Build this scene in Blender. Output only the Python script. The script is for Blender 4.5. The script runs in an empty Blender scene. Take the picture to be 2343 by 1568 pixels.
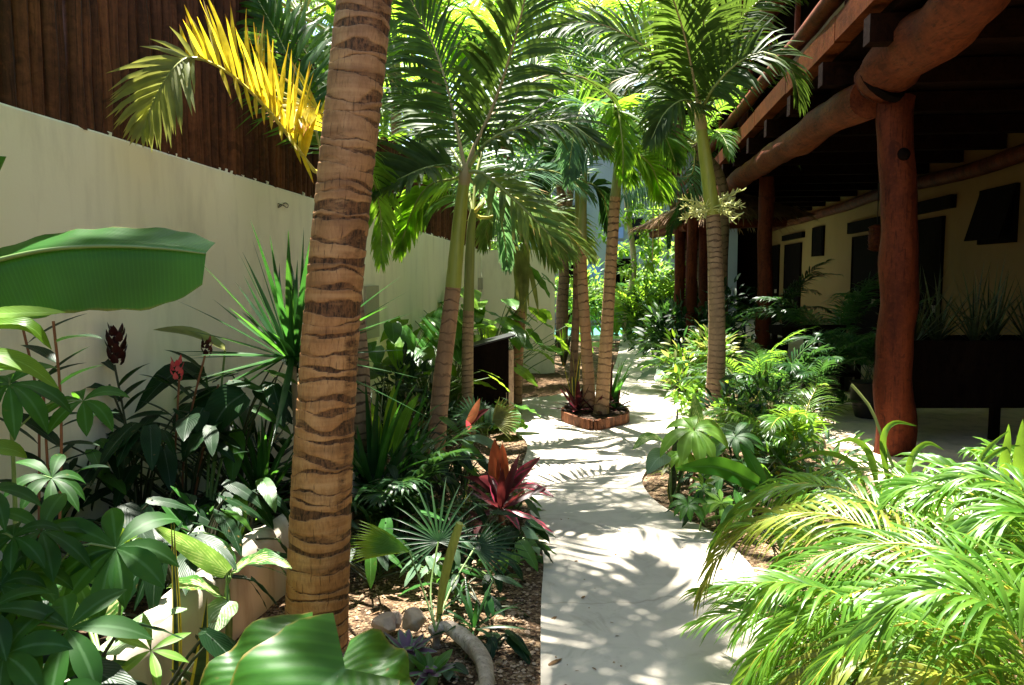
import bpy, math, random
from mathutils import Vector, Matrix, noise
V = Vector
rad = math.radians
Z = V((0, 0, 1))
SC = bpy.context.scene
COL = SC.collection
# ------------------------------------------------------------------ camera maths (used to survey the plan from the photograph)
PITCH = math.atan(159 / 1822.0)
CAMZ = 1.6
CP, SP = math.cos(PITCH), math.sin(PITCH)
def ray(x, y):
    u = (x - 1171.5) / 1822.0; v = (784 - y) / 1822.0
    return V((u, CP + v * SP, -SP + v * CP))
def P(x, y, d):
    r = ray(x, y); return V((0, 0, CAMZ)) + r * (d / r.y)
def G(x, y, z=0.0):
    r = ray(x, y); return V((0, 0, CAMZ)) + r * ((z - CAMZ) / r.z)
def lerp(a, b, t): return a + (b - a) * t
def clamp(x, a=0.0, b=1.0): return max(a, min(b, x))
def catmull(pts, n):
    pts = [V(p) for p in pts]
    if len(pts) == 2: return [pts[0].lerp(pts[1], i / (n - 1)) for i in range(n)]
    q = [pts[0] * 2 - pts[1]] + pts + [pts[-1] * 2 - pts[-2]]
    L = [0]
    for i in range(1, len(pts)): L.append(L[-1] + max(1e-6, (pts[i] - pts[i - 1]).length))
    out = []
    for k in range(n):
        s = L[-1] * k / (n - 1); i = 0
        while i < len(pts) - 2 and L[i + 1] < s: i += 1
        t = clamp((s - L[i]) / (L[i + 1] - L[i]))
        a, b, c, d = q[i], q[i + 1], q[i + 2], q[i + 3]
        out.append(0.5 * ((2 * b) + (c - a) * t + (2 * a - 5 * b + 4 * c - d) * t * t + (3 * b - a - 3 * c + d) * t ** 3))
    return out
def arc(p, az, el, L, bend, n=9, powr=1.4, twist=0.0):
    """a curve that leaves p at azimuth az / elevation el (degrees) and bends down by `bend` degrees"""
    p = V(p); out = [p.copy()]; st = L / (n - 1)
    for i in range(1, n):
        t = (i - .5) / (n - 1)
        e = rad(el - bend * t ** powr); a = rad(az + twist * t)
        p = p + V((math.cos(a) * math.cos(e), math.sin(a) * math.cos(e), math.sin(e))) * st
        out.append(p.copy())
    return out
# ------------------------------------------------------------------ mesh builder
class MB:
    def __init__(s): s.v = []; s.f = []; s.m = []; s.uv = []; s.r = []
    def add(s, vs, fs, mat=0, uvs=None, rnd=0.5):
        b = len(s.v); s.v += vs; s.uv += uvs if uvs else [(0.5, 0.5)] * len(vs)
        s.r += [rnd] * len(vs)
        for f in fs: s.f.append(tuple(i + b for i in f)); s.m.append(mat)
    def tube(s, pts, rads, n=8, mat=0, rnd=.5, cap=True, wob=0.0, seed=0.0, knob=1.0):
        pts = [V(p) for p in pts]; m = len(pts)
        if not isinstance(rads, (list, tuple)): rads = [rads] * m
        vs, uvs, fs = [], [], []; acc = 0.0; ref = None
        for i, p in enumerate(pts):
            t = (pts[min(i + 1, m - 1)] - pts[max(i - 1, 0)])
            if t.length < 1e-9: t = Z.copy()
            t.normalize()
            if ref is None:
                ref = V((1, 0, 0)) if abs(t.x) < .8 else V((0, 1, 0))
            a = (ref - t * ref.dot(t)).normalized(); b = t.cross(a); ref = a
            if i: acc += (pts[i] - pts[i - 1]).length
            for k in range(n + 1):
                th = 2 * math.pi * (k % n) / n; r = rads[i]
                d = a * math.cos(th) + b * math.sin(th)
                if wob: r *= 1 + wob * noise.noise((d.x * knob + seed, d.y * knob + acc * 1.7, d.z * knob + acc * 1.3 + seed))
                vs.append(p + d * r); uvs.append((k / n, acc))
        for i in range(m - 1):
            for k in range(n):
                j = i * (n + 1) + k; fs.append((j, j + 1, j + n + 2, j + n + 1))
        s.add(vs, fs, mat, uvs, rnd)
        if cap:
            for i, q in ((0, -1), (m - 1, 1)):
                ring = [vs[i * (n + 1) + k] for k in range(n)]
                s.add(ring, [tuple(range(n)) if q > 0 else tuple(reversed(range(n)))], mat, [uvs[i * (n + 1)]] * n, rnd)
    def box(s, c, size, rz=0.0, mat=0, rnd=.5, tilt=0.0):
        x, y, z = [q / 2 for q in size]; M = Matrix.Rotation(rz, 3, 'Z') @ Matrix.Rotation(tilt, 3, 'X'); c = V(c)
        vs = [c + M @ V((i * x, j * y, k * z)) for k in (-1, 1) for j in (-1, 1) for i in (-1, 1)]
        # separate verts per face so uv stays sane
        for q in ((0, 2, 3, 1), (4, 5, 7, 6), (0, 1, 5, 4), (2, 6, 7, 3), (0, 4, 6, 2), (1, 3, 7, 5)):
            s.add([vs[i] for i in q], [(0, 1, 2, 3)], mat, [(0, 0), (1, 0), (1, 1), (0, 1)], rnd)
    def prism(s, poly, z0, z1, mat=0, rnd=.5):
        n = len(poly)
        top = [V((p[0], p[1], z1 if not callable(z1) else z1(p))) for p in poly]
        bot = [V((p[0], p[1], z0)) for p in poly]
        s.add(top, [tuple(range(n))], mat, [(p[0], p[1]) for p in poly], rnd)
        s.add(bot, [tuple(reversed(range(n)))], mat, None, rnd)
        for i in range(n):
            j = (i + 1) % n
            s.add([bot[i], bot[j], top[j], top[i]], [(0, 1, 2, 3)], mat, [(0, 0), (1, 0), (1, 1), (0, 1)], rnd)
    def leaflet(s, p, d, wv, L, W, droop, mat, rnd, st=3, fold=.25):
        """narrow blade, three verts across"""
        n = wv.cross(d); c = V(p); vs = []; uvs = []; fs = []
        ws = {3: (.45, 1, .72), 2: (.5, .95), 4: (.4, .95, 1, .62), 5: (.35, .85, 1, .88, .5)}[st]
        dd = V(d); step = L / st
        for i in range(st):
            w = W * .5 * ws[i]
            vs += [c + wv * w + n * (w * fold), c.copy(), c - wv * w + n * (w * fold)]
            u = i / st; uvs += [(u, 0), (u, .5), (u, 1)]
            dd = (dd - Z * (droop * (i + 1) / st)).normalized(); c = c + dd * step
        vs.append(c); uvs.append((1, .5))
        for i in range(st - 1):
            a = i * 3; fs += [(a, a + 1, a + 4, a + 3), (a + 1, a + 2, a + 5, a + 4)]
        a = (st - 1) * 3; fs += [(a, a + 1, a + 3), (a + 1, a + 2, a + 3)]
        s.add(vs, fs, mat, uvs, rnd)
    def blade(s, p, d, wv, L, W, shape='lance', droop=.3, st=9, nac=4, fold=.2, curl=0.0, wave=0.0, wf=4.0, mat=0, rnd=.5, notch=0.0, sidebend=0.0, ph=0.0, line=None):
        prof = SHAPES[shape]; vs, uvs, fs = [], [], []
        c = V(p); dd = V(d).normalized(); wv = V(wv); step = L / st
        if line: line = catmull(line, st + 1)
        for i in range(st + 1):
            u = i / st
            if line:
                c = line[i]; dd = (line[min(i + 1, st)] - line[max(i - 1, 0)]).normalized()
            wv = (wv - dd * wv.dot(dd)).normalized(); n = wv.cross(dd)
            w = W * .5 * max(prof(u), .012)
            for k in range(nac + 1):
                q = -1 + 2 * k / nac; a = abs(q)
                off = wv * (q * w * math.cos(fold)) + n * (a * w * math.sin(fold) - curl * q * q * w)
                if wave: off += n * (wave * a * a * math.sin(u * wf * 6.283 + ph + (1.7 if q > 0 else 0)))
                if notch: off += dd * (-notch * L * a * max(0, 1 - u / .3) + notch * L * .0)
                vs.append(c + off); uvs.append((u, k / nac))
            if not line:
                dd = (dd - Z * (droop / st) + wv * (sidebend / st)).normalized(); c = c + dd * step
        m = nac + 1
        for i in range(st):
            for k in range(nac):
                a = i * m + k; fs.append((a, a + 1, a + m + 1, a + m))
        s.add(vs, fs, mat, uvs, rnd)
    def build(s, name, mats, parent=None, smooth=True, loc=None):
        me = bpy.data.meshes.new(name)
        org = loc if loc is not None else (ORG[parent.name] if parent is not None else V((0, 0, 0)))
        ox, oy, oz = org
        me.from_pydata([(q[0] - ox, q[1] - oy, q[2] - oz) for q in s.v], [], s.f)
        me.polygons.foreach_set('material_index', s.m)
        if smooth: me.polygons.foreach_set('use_smooth', [True] * len(s.f))
        uvl = me.uv_layers.new(name='UVMap'); flat = [0.0] * (2 * len(me.loops)); li = 0
        for f in s.f:
            for i in f: flat[li], flat[li + 1] = s.uv[i]; li += 2
        uvl.data.foreach_set('uv', flat)
        at = me.attributes.new('rnd', 'FLOAT', 'POINT'); at.data.foreach_set('value', s.r)
        for q in (mats if isinstance(mats, (list, tuple)) else [mats]): me.materials.append(q)
        me.update()
        o = bpy.data.objects.new(name, me); COL.objects.link(o)
        if parent is not None:
            o.parent = parent; ORG[o.name] = org
        elif loc is not None: o.location = loc; ORG[o.name] = V(loc)
        else: ORG[o.name] = V((0, 0, 0))
        return o
SHAPES = {
    'lance': lambda u: math.sin(math.pi * min(1, u * .96 + .02) ** .85) ** .85 if 0 < u < 1 else 0.03,
    'ovate': lambda u: (math.sin(math.pi * clamp(u * .93 + .06) ** .62)) ** .8 if u < 1 else 0.0,
    'heart': lambda u: clamp((.62 + u * 3.2), 0, 1) * (1 - clamp((u - .25) / .75) ** 1.8) ** .9 if u < 1 else 0.0,
    'sword': lambda u: (.55 + .45 * math.sin(math.pi * clamp(u * .9 + .1))) * (1 - u ** 3),
    'strap': lambda u: (.5 + .5 * clamp(u * 4)) * (1 - u ** 2.6),
    'banana': lambda u: clamp(.35 + u * 2.4) * (1 - clamp((u - .72) / .28) ** 2.0 * .48),
    'obov': lambda u: math.sin(math.pi * clamp(.03 + .95 * u) ** 1.12) ** 1.15 if 0 < u < 1 else 0.02,
}
ORG = {}
def tag(o, label=None, cat=None, group=None, kind=None):
    if label: o['label'] = label
    if cat: o['category'] = cat
    if group: o['group'] = group
    if kind: o['kind'] = kind
    return o
def thing(name, label, cat, loc, group=None):
    o = bpy.data.objects.new(name, None); COL.objects.link(o); o.location = loc
    o.empty_display_size = .1; ORG[o.name] = V(loc)
    return tag(o, label, cat, group)
def prof_frond(t):
    return (.5 + .5 * clamp(t / .22)) * (1 - .68 * clamp((t - .35) / .65) ** 1.5)
def frond(mb, pts, L, W, n, R, up=None, a0=62, a1=22, lift=.25, droop=.45, start=.14, rr=.011, mr=0, ml=1, st=3, twist=.25, jit=1.0, side_bias=0.0, keep=1.0, rise=0.0, one=0):
    C = catmull(pts, 40); m = len(C)
    cum = [0.0]
    for i in range(1, m): cum.append(cum[-1] + (C[i] - C[i - 1]).length)
    mb.tube(C[::3] + [C[-1]], [lerp(rr, rr * .18, i / 14) for i in range(len(C[::3]) + 1)], 5, mr, .5, cap=False)
    Uu = V(up) if up else Z; seg = 0
    for i in range(n):
        t = (i + .5) / n; tt = start + (1 - start) * t; s = cum[-1] * tt
        while seg < m - 2 and cum[seg + 1] < s: seg += 1
        f = clamp((s - cum[seg]) / max(1e-6, cum[seg + 1] - cum[seg])); p = C[seg].lerp(C[seg + 1], f)
        T = (C[min(seg + 2, m - 1)] - C[max(seg - 1, 0)]).normalized()
        S = T.cross(Uu)
        if S.length < .15: S = T.cross(V((.3, -1, .2)))
        S.normalize(); N = S.cross(T)
        for sd in (-1, 1):
            if R.random() > keep or (one and sd != one and R.random() < .8): continue
            a = rad(lerp(a0, a1, t) + R.uniform(-6, 6) * jit)
            d = S * (sd * math.sin(a)) + T * math.cos(a) + N * (lift * (1 - .5 * t) + R.uniform(-.12, .12) * jit)
            d.normalize()
            wv = T - d * T.dot(d)
            wv = (wv.normalized() + N * (twist * sd * -1 + R.uniform(-.2, .2) * jit)).normalized()
            wv = (wv - d * wv.dot(d)).normalized()
            l = L * prof_frond(t) * R.uniform(.9, 1.08)
            mb.leaflet(p, d, wv, l, W * (.75 + .25 * prof_frond(t)), droop * R.uniform(.6, 1.35) * (.6 + .4 * l / L), ml, R.random(), st)
    # terminal pair
    T = (C[-1] - C[-3]).normalized(); S = T.cross(Uu)
    if S.length < .1: S = V((1, 0, 0))
    S.normalize()
    for sd in (-1, 1):
        d = (T + S * sd * .25).normalized(); wv = (S - d * S.dot(d)).normalized()
        mb.leaflet(C[-1], d, wv, L * .32, W * .7, droop, ml, R.random(), st)
# ------------------------------------------------------------------ materials
class NT:
    def __init__(s, name):
        s.m = bpy.data.materials.new(name); s.m.use_nodes = True; s.n = s.m.node_tree.nodes; s.l = s.m.node_tree.links
        s.n.clear(); s.out = s.n.new('ShaderNodeOutputMaterial')
    def N(s, t, **k):
        o = s.n.new('ShaderNode' + t)
        for a, b in k.items(): setattr(o, a, b)
        return o
    def L(s, a, b): s.l.new(a, b)
    def sock(s, v, inp):
        if hasattr(v, 'links') or isinstance(v, bpy.types.NodeSocket): s.L(v, inp)
        else: inp.default_value = v
    def math(s, op, a, b=0.0, c=0.0, cl=False):
        o = s.N('Math', operation=op, use_clamp=cl)
        for i, v in enumerate((a, b, c)): s.sock(v, o.inputs[i])
        return o.outputs[0]
    def mix(s, f, a, b, bt='MIX'):
        o = s.N('MixRGB', blend_type=bt); s.sock(f, o.inputs[0])
        for i, v in ((1, a), (2, b)): s.sock((*v, 1) if isinstance(v, tuple) and len(v) == 3 else v, o.inputs[i])
        return o.outputs[0]
    def noise(s, scale, detail=3, rough=.55, vec=None, out='Fac', dist=0.0):
        o = s.N('TexNoise'); o.inputs['Scale'].default_value = scale; o.inputs['Detail'].default_value = detail
        o.inputs['Roughness'].default_value = rough; o.inputs['Distortion'].default_value = dist
        if vec is not None: s.L(vec, o.inputs['Vector'])
        return o.outputs[out]
    def ramp(s, fac, stops, interp='LINEAR'):
        o = s.N('ValToRGB'); o.color_ramp.interpolation = interp; e = o.color_ramp.elements
        while len(e) < len(stops): e.new(.5)
        for q, (p, c) in zip(e, stops):
            q.position = p; q.color = (*c, 1) if isinstance(c, tuple) else (c, c, c, 1)
        s.L(fac, o.inputs[0]); return o.outputs[0]
    def mapr(s, v, a, b, c, d):
        o = s.N('MapRange'); s.sock(v, o.inputs[0])
        for i, q in enumerate((a, b, c, d)): o.inputs[i + 1].default_value = q
        return o.outputs[0]
    def pos(s): return s.N('NewGeometry').outputs['Position']
    def obj(s): return s.N('TexCoord').outputs['Object']
    def uv(s):
        o = s.N('SeparateXYZ'); u = s.N('UVMap'); u.uv_map = 'UVMap'; s.L(u.outputs[0], o.inputs[0]); return o.outputs[0], o.outputs[1]
    def attr(s, n): o = s.N('Attribute', attribute_name=n); return o.outputs['Fac']
    def scalev(s, v, x, y, z):
        o = s.N('Mapping'); o.inputs['Scale'].default_value = (x, y, z); s.L(v, o.inputs[0]); return o.outputs[0]
    def bump(s, h, strength=.4, dist=.01):
        o = s.N('Bump'); o.inputs['Strength'].default_value = strength; o.inputs['Distance'].default_value = dist; s.L(h, o.inputs['Height']); return o.outputs[0]
    def bsdf(s, col, rough=.6, bump=None, spec=.5, finish=True, **k):
        o = s.N('BsdfPrincipled'); s.sock((*col, 1) if isinstance(col, tuple) and len(col) == 3 else col, o.inputs['Base Color'])
        s.sock(rough, o.inputs['Roughness']); o.inputs['Specular IOR Level'].default_value = spec
        for a, b in k.items(): s.sock(b, o.inputs[a])
        if bump is not None: s.L(bump, o.inputs['Normal'])
        if finish: s.L(o.outputs[0], s.out.inputs[0])
        return o.outputs[0]

def leafmat(name, a, b, tr, rough=.42, tfac=.5, pattern=None, pc=(.6, .62, .35), spec=.22, nscale=7.0, vein=.18):
    s = NT(name); r = s.attr('rnd'); u, v = s.uv()
    col = s.mix(r, a, b)
    nz = s.noise(nscale, 2, .6, s.obj())
    f = s.mapr(nz, .3, .7, .72, 1.25)
    av = s.math('ABSOLUTE', s.math('SUBTRACT', v, .5))
    trc = (*tr, 1)
    h = None
    if pattern in ('veins', 'varieg', 'banana'):
        k = {'veins': (11.0, 9.0), 'varieg': (7.0, 8.0), 'banana': (62.0, 3.0)}[pattern]
        w = s.math('SINE', s.math('MULTIPLY', s.math('SUBTRACT', s.math('MULTIPLY', u, k[0]), s.math('MULTIPLY', av, k[1])), 6.283))
        h = w
        if pattern == 'varieg':
            nn = s.noise(26, 3, .7, s.obj())
            q = s.math('ADD', s.math('MULTIPLY', w, .34), s.math('MULTIPLY', s.math('SUBTRACT', nn, .5), 2.4))
            q = s.math('SUBTRACT', s.math('ADD', q, .20), s.math('MULTIPLY', av, 1.1))
            q = s.mapr(q, .05, .3, 0, 1)
            col = s.mix(q, col, pc)
        else:
            f = s.math('MULTIPLY', f, s.mapr(w, .2, 1.0, 1.0, 1.0 + vein))
        mid = s.mapr(av, .012, .035, 1, 0)
        col = s.mix(s.math('MULTIPLY', mid, .7), col, tuple(clamp(q * 1.6 + .06) for q in b))
        if pattern in ('banana', 'veins') and nscale < 5:
            e = s.mapr(s.math('ADD', av, s.math('MULTIPLY', s.math('SUBTRACT', s.noise(13, 3, .6, s.obj()), .5), .10)), .478, .50, 0, .85); col = s.mix(e, col, (.22, .15, .04))
            q2 = s.mapr(s.noise(2.2, 4, .65, s.obj()), .45, .72, 0, .5); col = s.mix(q2, col, tuple(clamp(z * 1.9 + .01) for z in b))
    elif pattern == 'edge':
        e = s.mapr(av, .30, .33, 0, 1)
        bands = s.mapr(s.noise(4.0, 2, .5, s.scalev(s.obj(), 1, 1, 9)), .4, .62, .0, 1)
        col = s.mix(s.math('MULTIPLY', bands, .35), col, (.10, .13, .06))
        col = s.mix(e, col, pc)
    elif pattern == 'rib':
        mid = s.mapr(av, .03, .09, 1, 0)
        col = s.mix(s.math('MULTIPLY', mid, .6), col, tuple(clamp(q * 1.5 + .04) for q in b))
    elif pattern == 'tip':   # dry tips
        e = s.mapr(s.math('ADD', u, s.math('MULTIPLY', s.math('SUBTRACT', nz, .5), .7)), .8, .95, 0, 1)
        col = s.mix(e, col, pc)
    elif pattern == 'streak':
        q = s.mapr(s.noise(3.0, 2, .5, s.scalev(s.obj(), 9, 9, 1.5)), .5, .62, 0, 1)
        col = s.mix(q, col, pc)
    sp = s.noise(38, 2, .5, s.obj()); sp2 = s.noise(3.3, 2, .5, s.obj())
    col = s.mix(s.math('MULTIPLY', s.mapr(sp, .66, .72, 0, .75), s.mapr(sp2, .5, .6, 0, 1)), col, (.16, .10, .03))
    colm = s.mix(1.0, col, s.N('CombineXYZ').outputs[0], 'MULTIPLY')
    cx = colm.node.inputs[2].links[0].from_node
    for i in range(3): s.L(f, cx.inputs[i])
    bp = s.bump(h, .06 if pattern == 'banana' else .13, .004) if h is not None else None
    p = s.bsdf(colm, rough, bp, spec, finish=False)
    t = s.N('BsdfTranslucent')
    s.L(s.mix(1.0, s.mix(.55, trc, s.mix(.6, col, (1, 1, 1), 'ADD')) if False else s.mix(.25, trc, colm), cx.outputs[0], 'MULTIPLY'), t.inputs[0])
    mx = s.N('MixShader'); mx.inputs[0].default_value = tfac; s.L(p, mx.inputs[1]); s.L(t.outputs[0], mx.inputs[2]); s.L(mx.outputs[0], s.out.inputs[0])
    return s.m
M = {}
M['palm'] = leafmat('palm_leaf', (.022, .072, .011), (.05, .12, .018), (.25, .48, .035), .40, .5)
M['palm_dark'] = leafmat('palm_leaf_dark', (.008, .036, .009), (.02, .06, .014), (.08, .2, .03), .36, .3)  # palm leaf darkened so the colour itself carries the shade
M['palm_shade'] = leafmat('palm_leaf_shaded', (.026, .058, .010), (.048, .085, .016), (.17, .28, .03), .46, .34, spec=.16)  # shaded copy of the palm leaf, canopy shade painted into its colour
M['palm_blue'] = leafmat('palm_leaf_blue', (.045, .11, .06), (.08, .16, .085), (.20, .42, .12), .34, .34)
M['palm_lime'] = leafmat('palm_leaf_lime', (.06, .16, .012), (.13, .24, .02), (.36, .62, .035), .40, .6)
M['palm_dry'] = leafmat('palm_leaf_dry', (.07, .15, .03), (.13, .19, .045), (.36, .48, .07), .45, .38, 'tip', (.30, .19, .08))
M['areca'] = leafmat('areca_leaf', (.038, .12, .013), (.105, .215, .026), (.32, .54, .035), .32, .40, spec=.32)
M['areca_tip'] = leafmat('areca_leaf_olive', (.12, .17, .02), (.20, .22, .03), (.46, .46, .04), .36, .38, 'tip', (.30, .16, .05))
M['yellow'] = leafmat('yellow_leaf', (.52, .36, .012), (.36, .36, .03), (.92, .70, .03), .45, .5, 'tip', (.46, .13, .02), nscale=14)
M['olive'] = leafmat('olive_leaf', (.13, .16, .04), (.20, .21, .06), (.40, .42, .08), .38, .4, 'tip', (.35, .30, .06))
M['broad'] = leafmat('broad_leaf', (.020, .080, .012), (.045, .13, .018), (.25, .50, .04), .33, .4, 'veins')
M['broad_dark'] = leafmat('broad_leaf_dark', (.004, .018, .005), (.009, .032, .008), (.04, .12, .015), .42, .2, 'veins', spec=.16)  # near-black copy of the broad leaf, deep shade put into its colour
M['broad_lime'] = leafmat('broad_leaf_lime', (.06, .16, .012), (.12, .23, .018), (.42, .64, .04), .36, .46, 'veins')
M['cassava'] = leafmat('palmate_leaf', (.009, .042, .006), (.018, .07, .010), (.16, .42, .03), .5, .34, 'rib', spec=.14)
M['cassava_lime'] = leafmat('palmate_leaf_lime', (.10, .24, .03), (.14, .28, .04), (.48, .72, .06), .42, .46, 'rib')
M['banana'] = leafmat('banana_leaf', (.012, .075, .007), (.022, .10, .010), (.16, .42, .025), .4, .42, 'banana', nscale=2.5, vein=.12)
M['ear'] = leafmat('elephant_ear_leaf', (.02, .085, .012), (.03, .10, .016), (.36, .62, .05), .42, .42, 'veins', nscale=4, vein=.2, spec=.2)
M['ear_blue'] = leafmat('elephant_ear_blue', (.08, .14, .085), (.10, .17, .10), (.25, .42, .15), .28, .3, 'veins', nscale=4)
M['dieff'] = leafmat('mottled_leaf', (.03, .12, .025), (.05, .15, .03), (.32, .55, .08), .36, .38, 'varieg', (.58, .60, .26))
M['dieff_pale'] = leafmat('mottled_leaf_pale', (.16, .28, .12), (.2, .32, .14), (.4, .58, .2), .33, .36, 'varieg', (.62, .66, .48))
M['snake'] = leafmat('snake_leaf', (.022, .04, .018), (.035, .06, .022), (.05, .1, .02), .42, .12, 'edge', (.62, .46, .05))
M['snake_dark'] = leafmat('snake_leaf_dark', (.008, .016, .007), (.016, .028, .01), (.03, .06, .01), .42, .1, 'edge', (.06, .065, .02))
M['yucca'] = leafmat('spiky_leaf', (.008, .036, .010), (.02, .065, .014), (.07, .25, .03), .34, .3, spec=.25)
M['strap'] = leafmat('strap_leaf', (.010, .05, .010), (.028, .10, .016), (.12, .36, .03), .34, .34, 'rib')
M['red'] = leafmat('red_leaf', (.13, .022, .012), (.20, .05, .018), (.55, .12, .04), .35, .4, 'streak', (.05, .045, .02))
M['crimson'] = leafmat('pink_edged_leaf', (.06, .018, .022), (.13, .055, .058), (.4, .07, .07), .32, .32, 'edge', (.55, .05, .11))
M['maroon'] = leafmat('maroon_leaf', (.035, .010, .012), (.08, .02, .02), (.24, .035, .03), .36, .3)
M['purple'] = leafmat('purple_leaf', (.10, .04, .12), (.16, .10, .16), (.3, .12, .3), .35, .25, 'edge', (.12, .25, .12))
M['pink'] = leafmat('pink_petal', (.75, .06, .10), (.8, .16, .16), (.9, .15, .15), .45, .35)
M['rust'] = leafmat('rusty_bract', (.15, .05, .02), (.22, .085, .035), (.42, .14, .06), .4, .35)
M['bract'] = leafmat('dark_red_bract', (.022, .006, .006), (.045, .011, .010), (.10, .015, .012), .4, .2)
M['tree'] = leafmat('tree_leaf', (.04, .12, .018), (.10, .22, .03), (.32, .58, .04), .42, .52)
M['tree_pale'] = leafmat('tree_leaf_pale', (.10, .20, .04), (.18, .28, .06), (.42, .64, .07), .42, .52)
M['tree_dark'] = leafmat('tree_leaf_dark', (.018, .055, .016), (.04, .09, .02), (.14, .32, .04), .4, .35)
M['thatch'] = leafmat('dry_thatch', (.12, .065, .03), (.22, .13, .06), (.25, .15, .07), .8, .2)
M['flower_cream'] = leafmat('cream_flower', (.55, .58, .20), (.68, .68, .32), (.6, .62, .25), .5, .3)

def simple(name, col, rough=.6, var=.2, scale=8.0, bumps=0.0, bd=.01, spec=.4, **k):
    s = NT(name); nz = s.noise(scale, 4, .6, s.obj())
    c = s.mix(nz, tuple(q * (1 - var) for q in col), tuple(min(1, q * (1 + var)) for q in col))
    s.bsdf(c, rough, s.bump(nz, bumps, bd) if bumps else None, spec, **k); return s.m
def barkring(name, base, dark, green=None, spacing=.075, ringw=.16, rough=.7):
    s = NT(name); u, v = s.uv(); o = s.obj()
    nz = s.noise(5, 3, .6, o); n2 = s.noise(22, 4, .65, s.scalev(o, 1, 1, .35)); n3 = s.noise(1.7, 2, .5, o)
    t = s.math('FRACT', s.math('ADD', s.math('DIVIDE', v, spacing), s.math('MULTIPLY', s.math('SUBTRACT', nz, .5), 1.9)))
    line = s.mapr(s.math('ABSOLUTE', s.math('SUBTRACT', t, .5)), ringw * .45, ringw, 1, 0)
    line = s.math('MULTIPLY', line, s.mapr(s.math('ADD', n2, s.math('SUBTRACT', n3, .5)), .3, .65, .25, 1))
    c = s.mix(s.mapr(n2, .3, .72, 0, 1), tuple(q * .68 for q in base), tuple(q * 1.2 for q in base))
    if green: c = s.mix(s.mapr(n3, .42, .62, 0, .75), c, green)
    c = s.mix(line, c, dark)
    h = s.math('SUBTRACT', s.math('MULTIPLY', n2, .35), line)
    s.bsdf(c, rough, s.bump(h, .55, .008), .25); return s.m
M['ring_tan'] = barkring('ringed_trunk_tan', (.42, .25, .125), (.085, .045, .024), None, .075, .17)
M['ring_brown'] = barkring('ringed_trunk_brown', (.36, .20, .10), (.095, .048, .026), (.30, .21, .12), .085, .12)
M['ring_grey'] = barkring('ringed_trunk_grey', (.30, .20, .115), (.07, .04, .024), None, .06, .17)
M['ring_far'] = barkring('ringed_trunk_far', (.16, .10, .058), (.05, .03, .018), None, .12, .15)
def shaftmat(name, a, b):
    s = NT(name); o = s.obj(); n1 = s.noise(3, 3, .6, s.scalev(o, 2, 2, .35)); n2 = s.noise(40, 3, .6, s.scalev(o, 1, 1, .06))
    c = s.mix(n1, a, b); c = s.mix(s.mapr(n2, .52, .68, 0, .45), c, tuple(q * .55 for q in a))
    s.bsdf(c, .42, s.bump(n2, .12, .004), .4); return s.m
M['shaft'] = shaftmat('green_crownshaft', (.25, .30, .035), (.36, .36, .07))
M['shaft_dull'] = shaftmat('dull_crownshaft', (.17, .20, .05), (.24, .24, .085))
M['rachis'] = simple('frond_stalk', (.26, .29, .07), .5, .25, 6)
M['rachis_tan'] = simple('frond_stalk_tan', (.36, .27, .11), .55, .25, 6)
M['rachis_yel'] = simple('frond_stalk_yellow', (.50, .42, .06), .5, .2, 6)
M['stem'] = simple('green_stem', (.10, .17, .04), .5, .3, 9)
M['stem_dark'] = simple('dark_stem', (.035, .045, .018), .5, .3, 9)
M['stem_red'] = simple('red_cane', (.20, .075, .03), .5, .3, 14)
M['twig'] = simple('grey_bark', (.20, .16, .12), .8, .4, 12, .4)
M['soil'] = None
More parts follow.
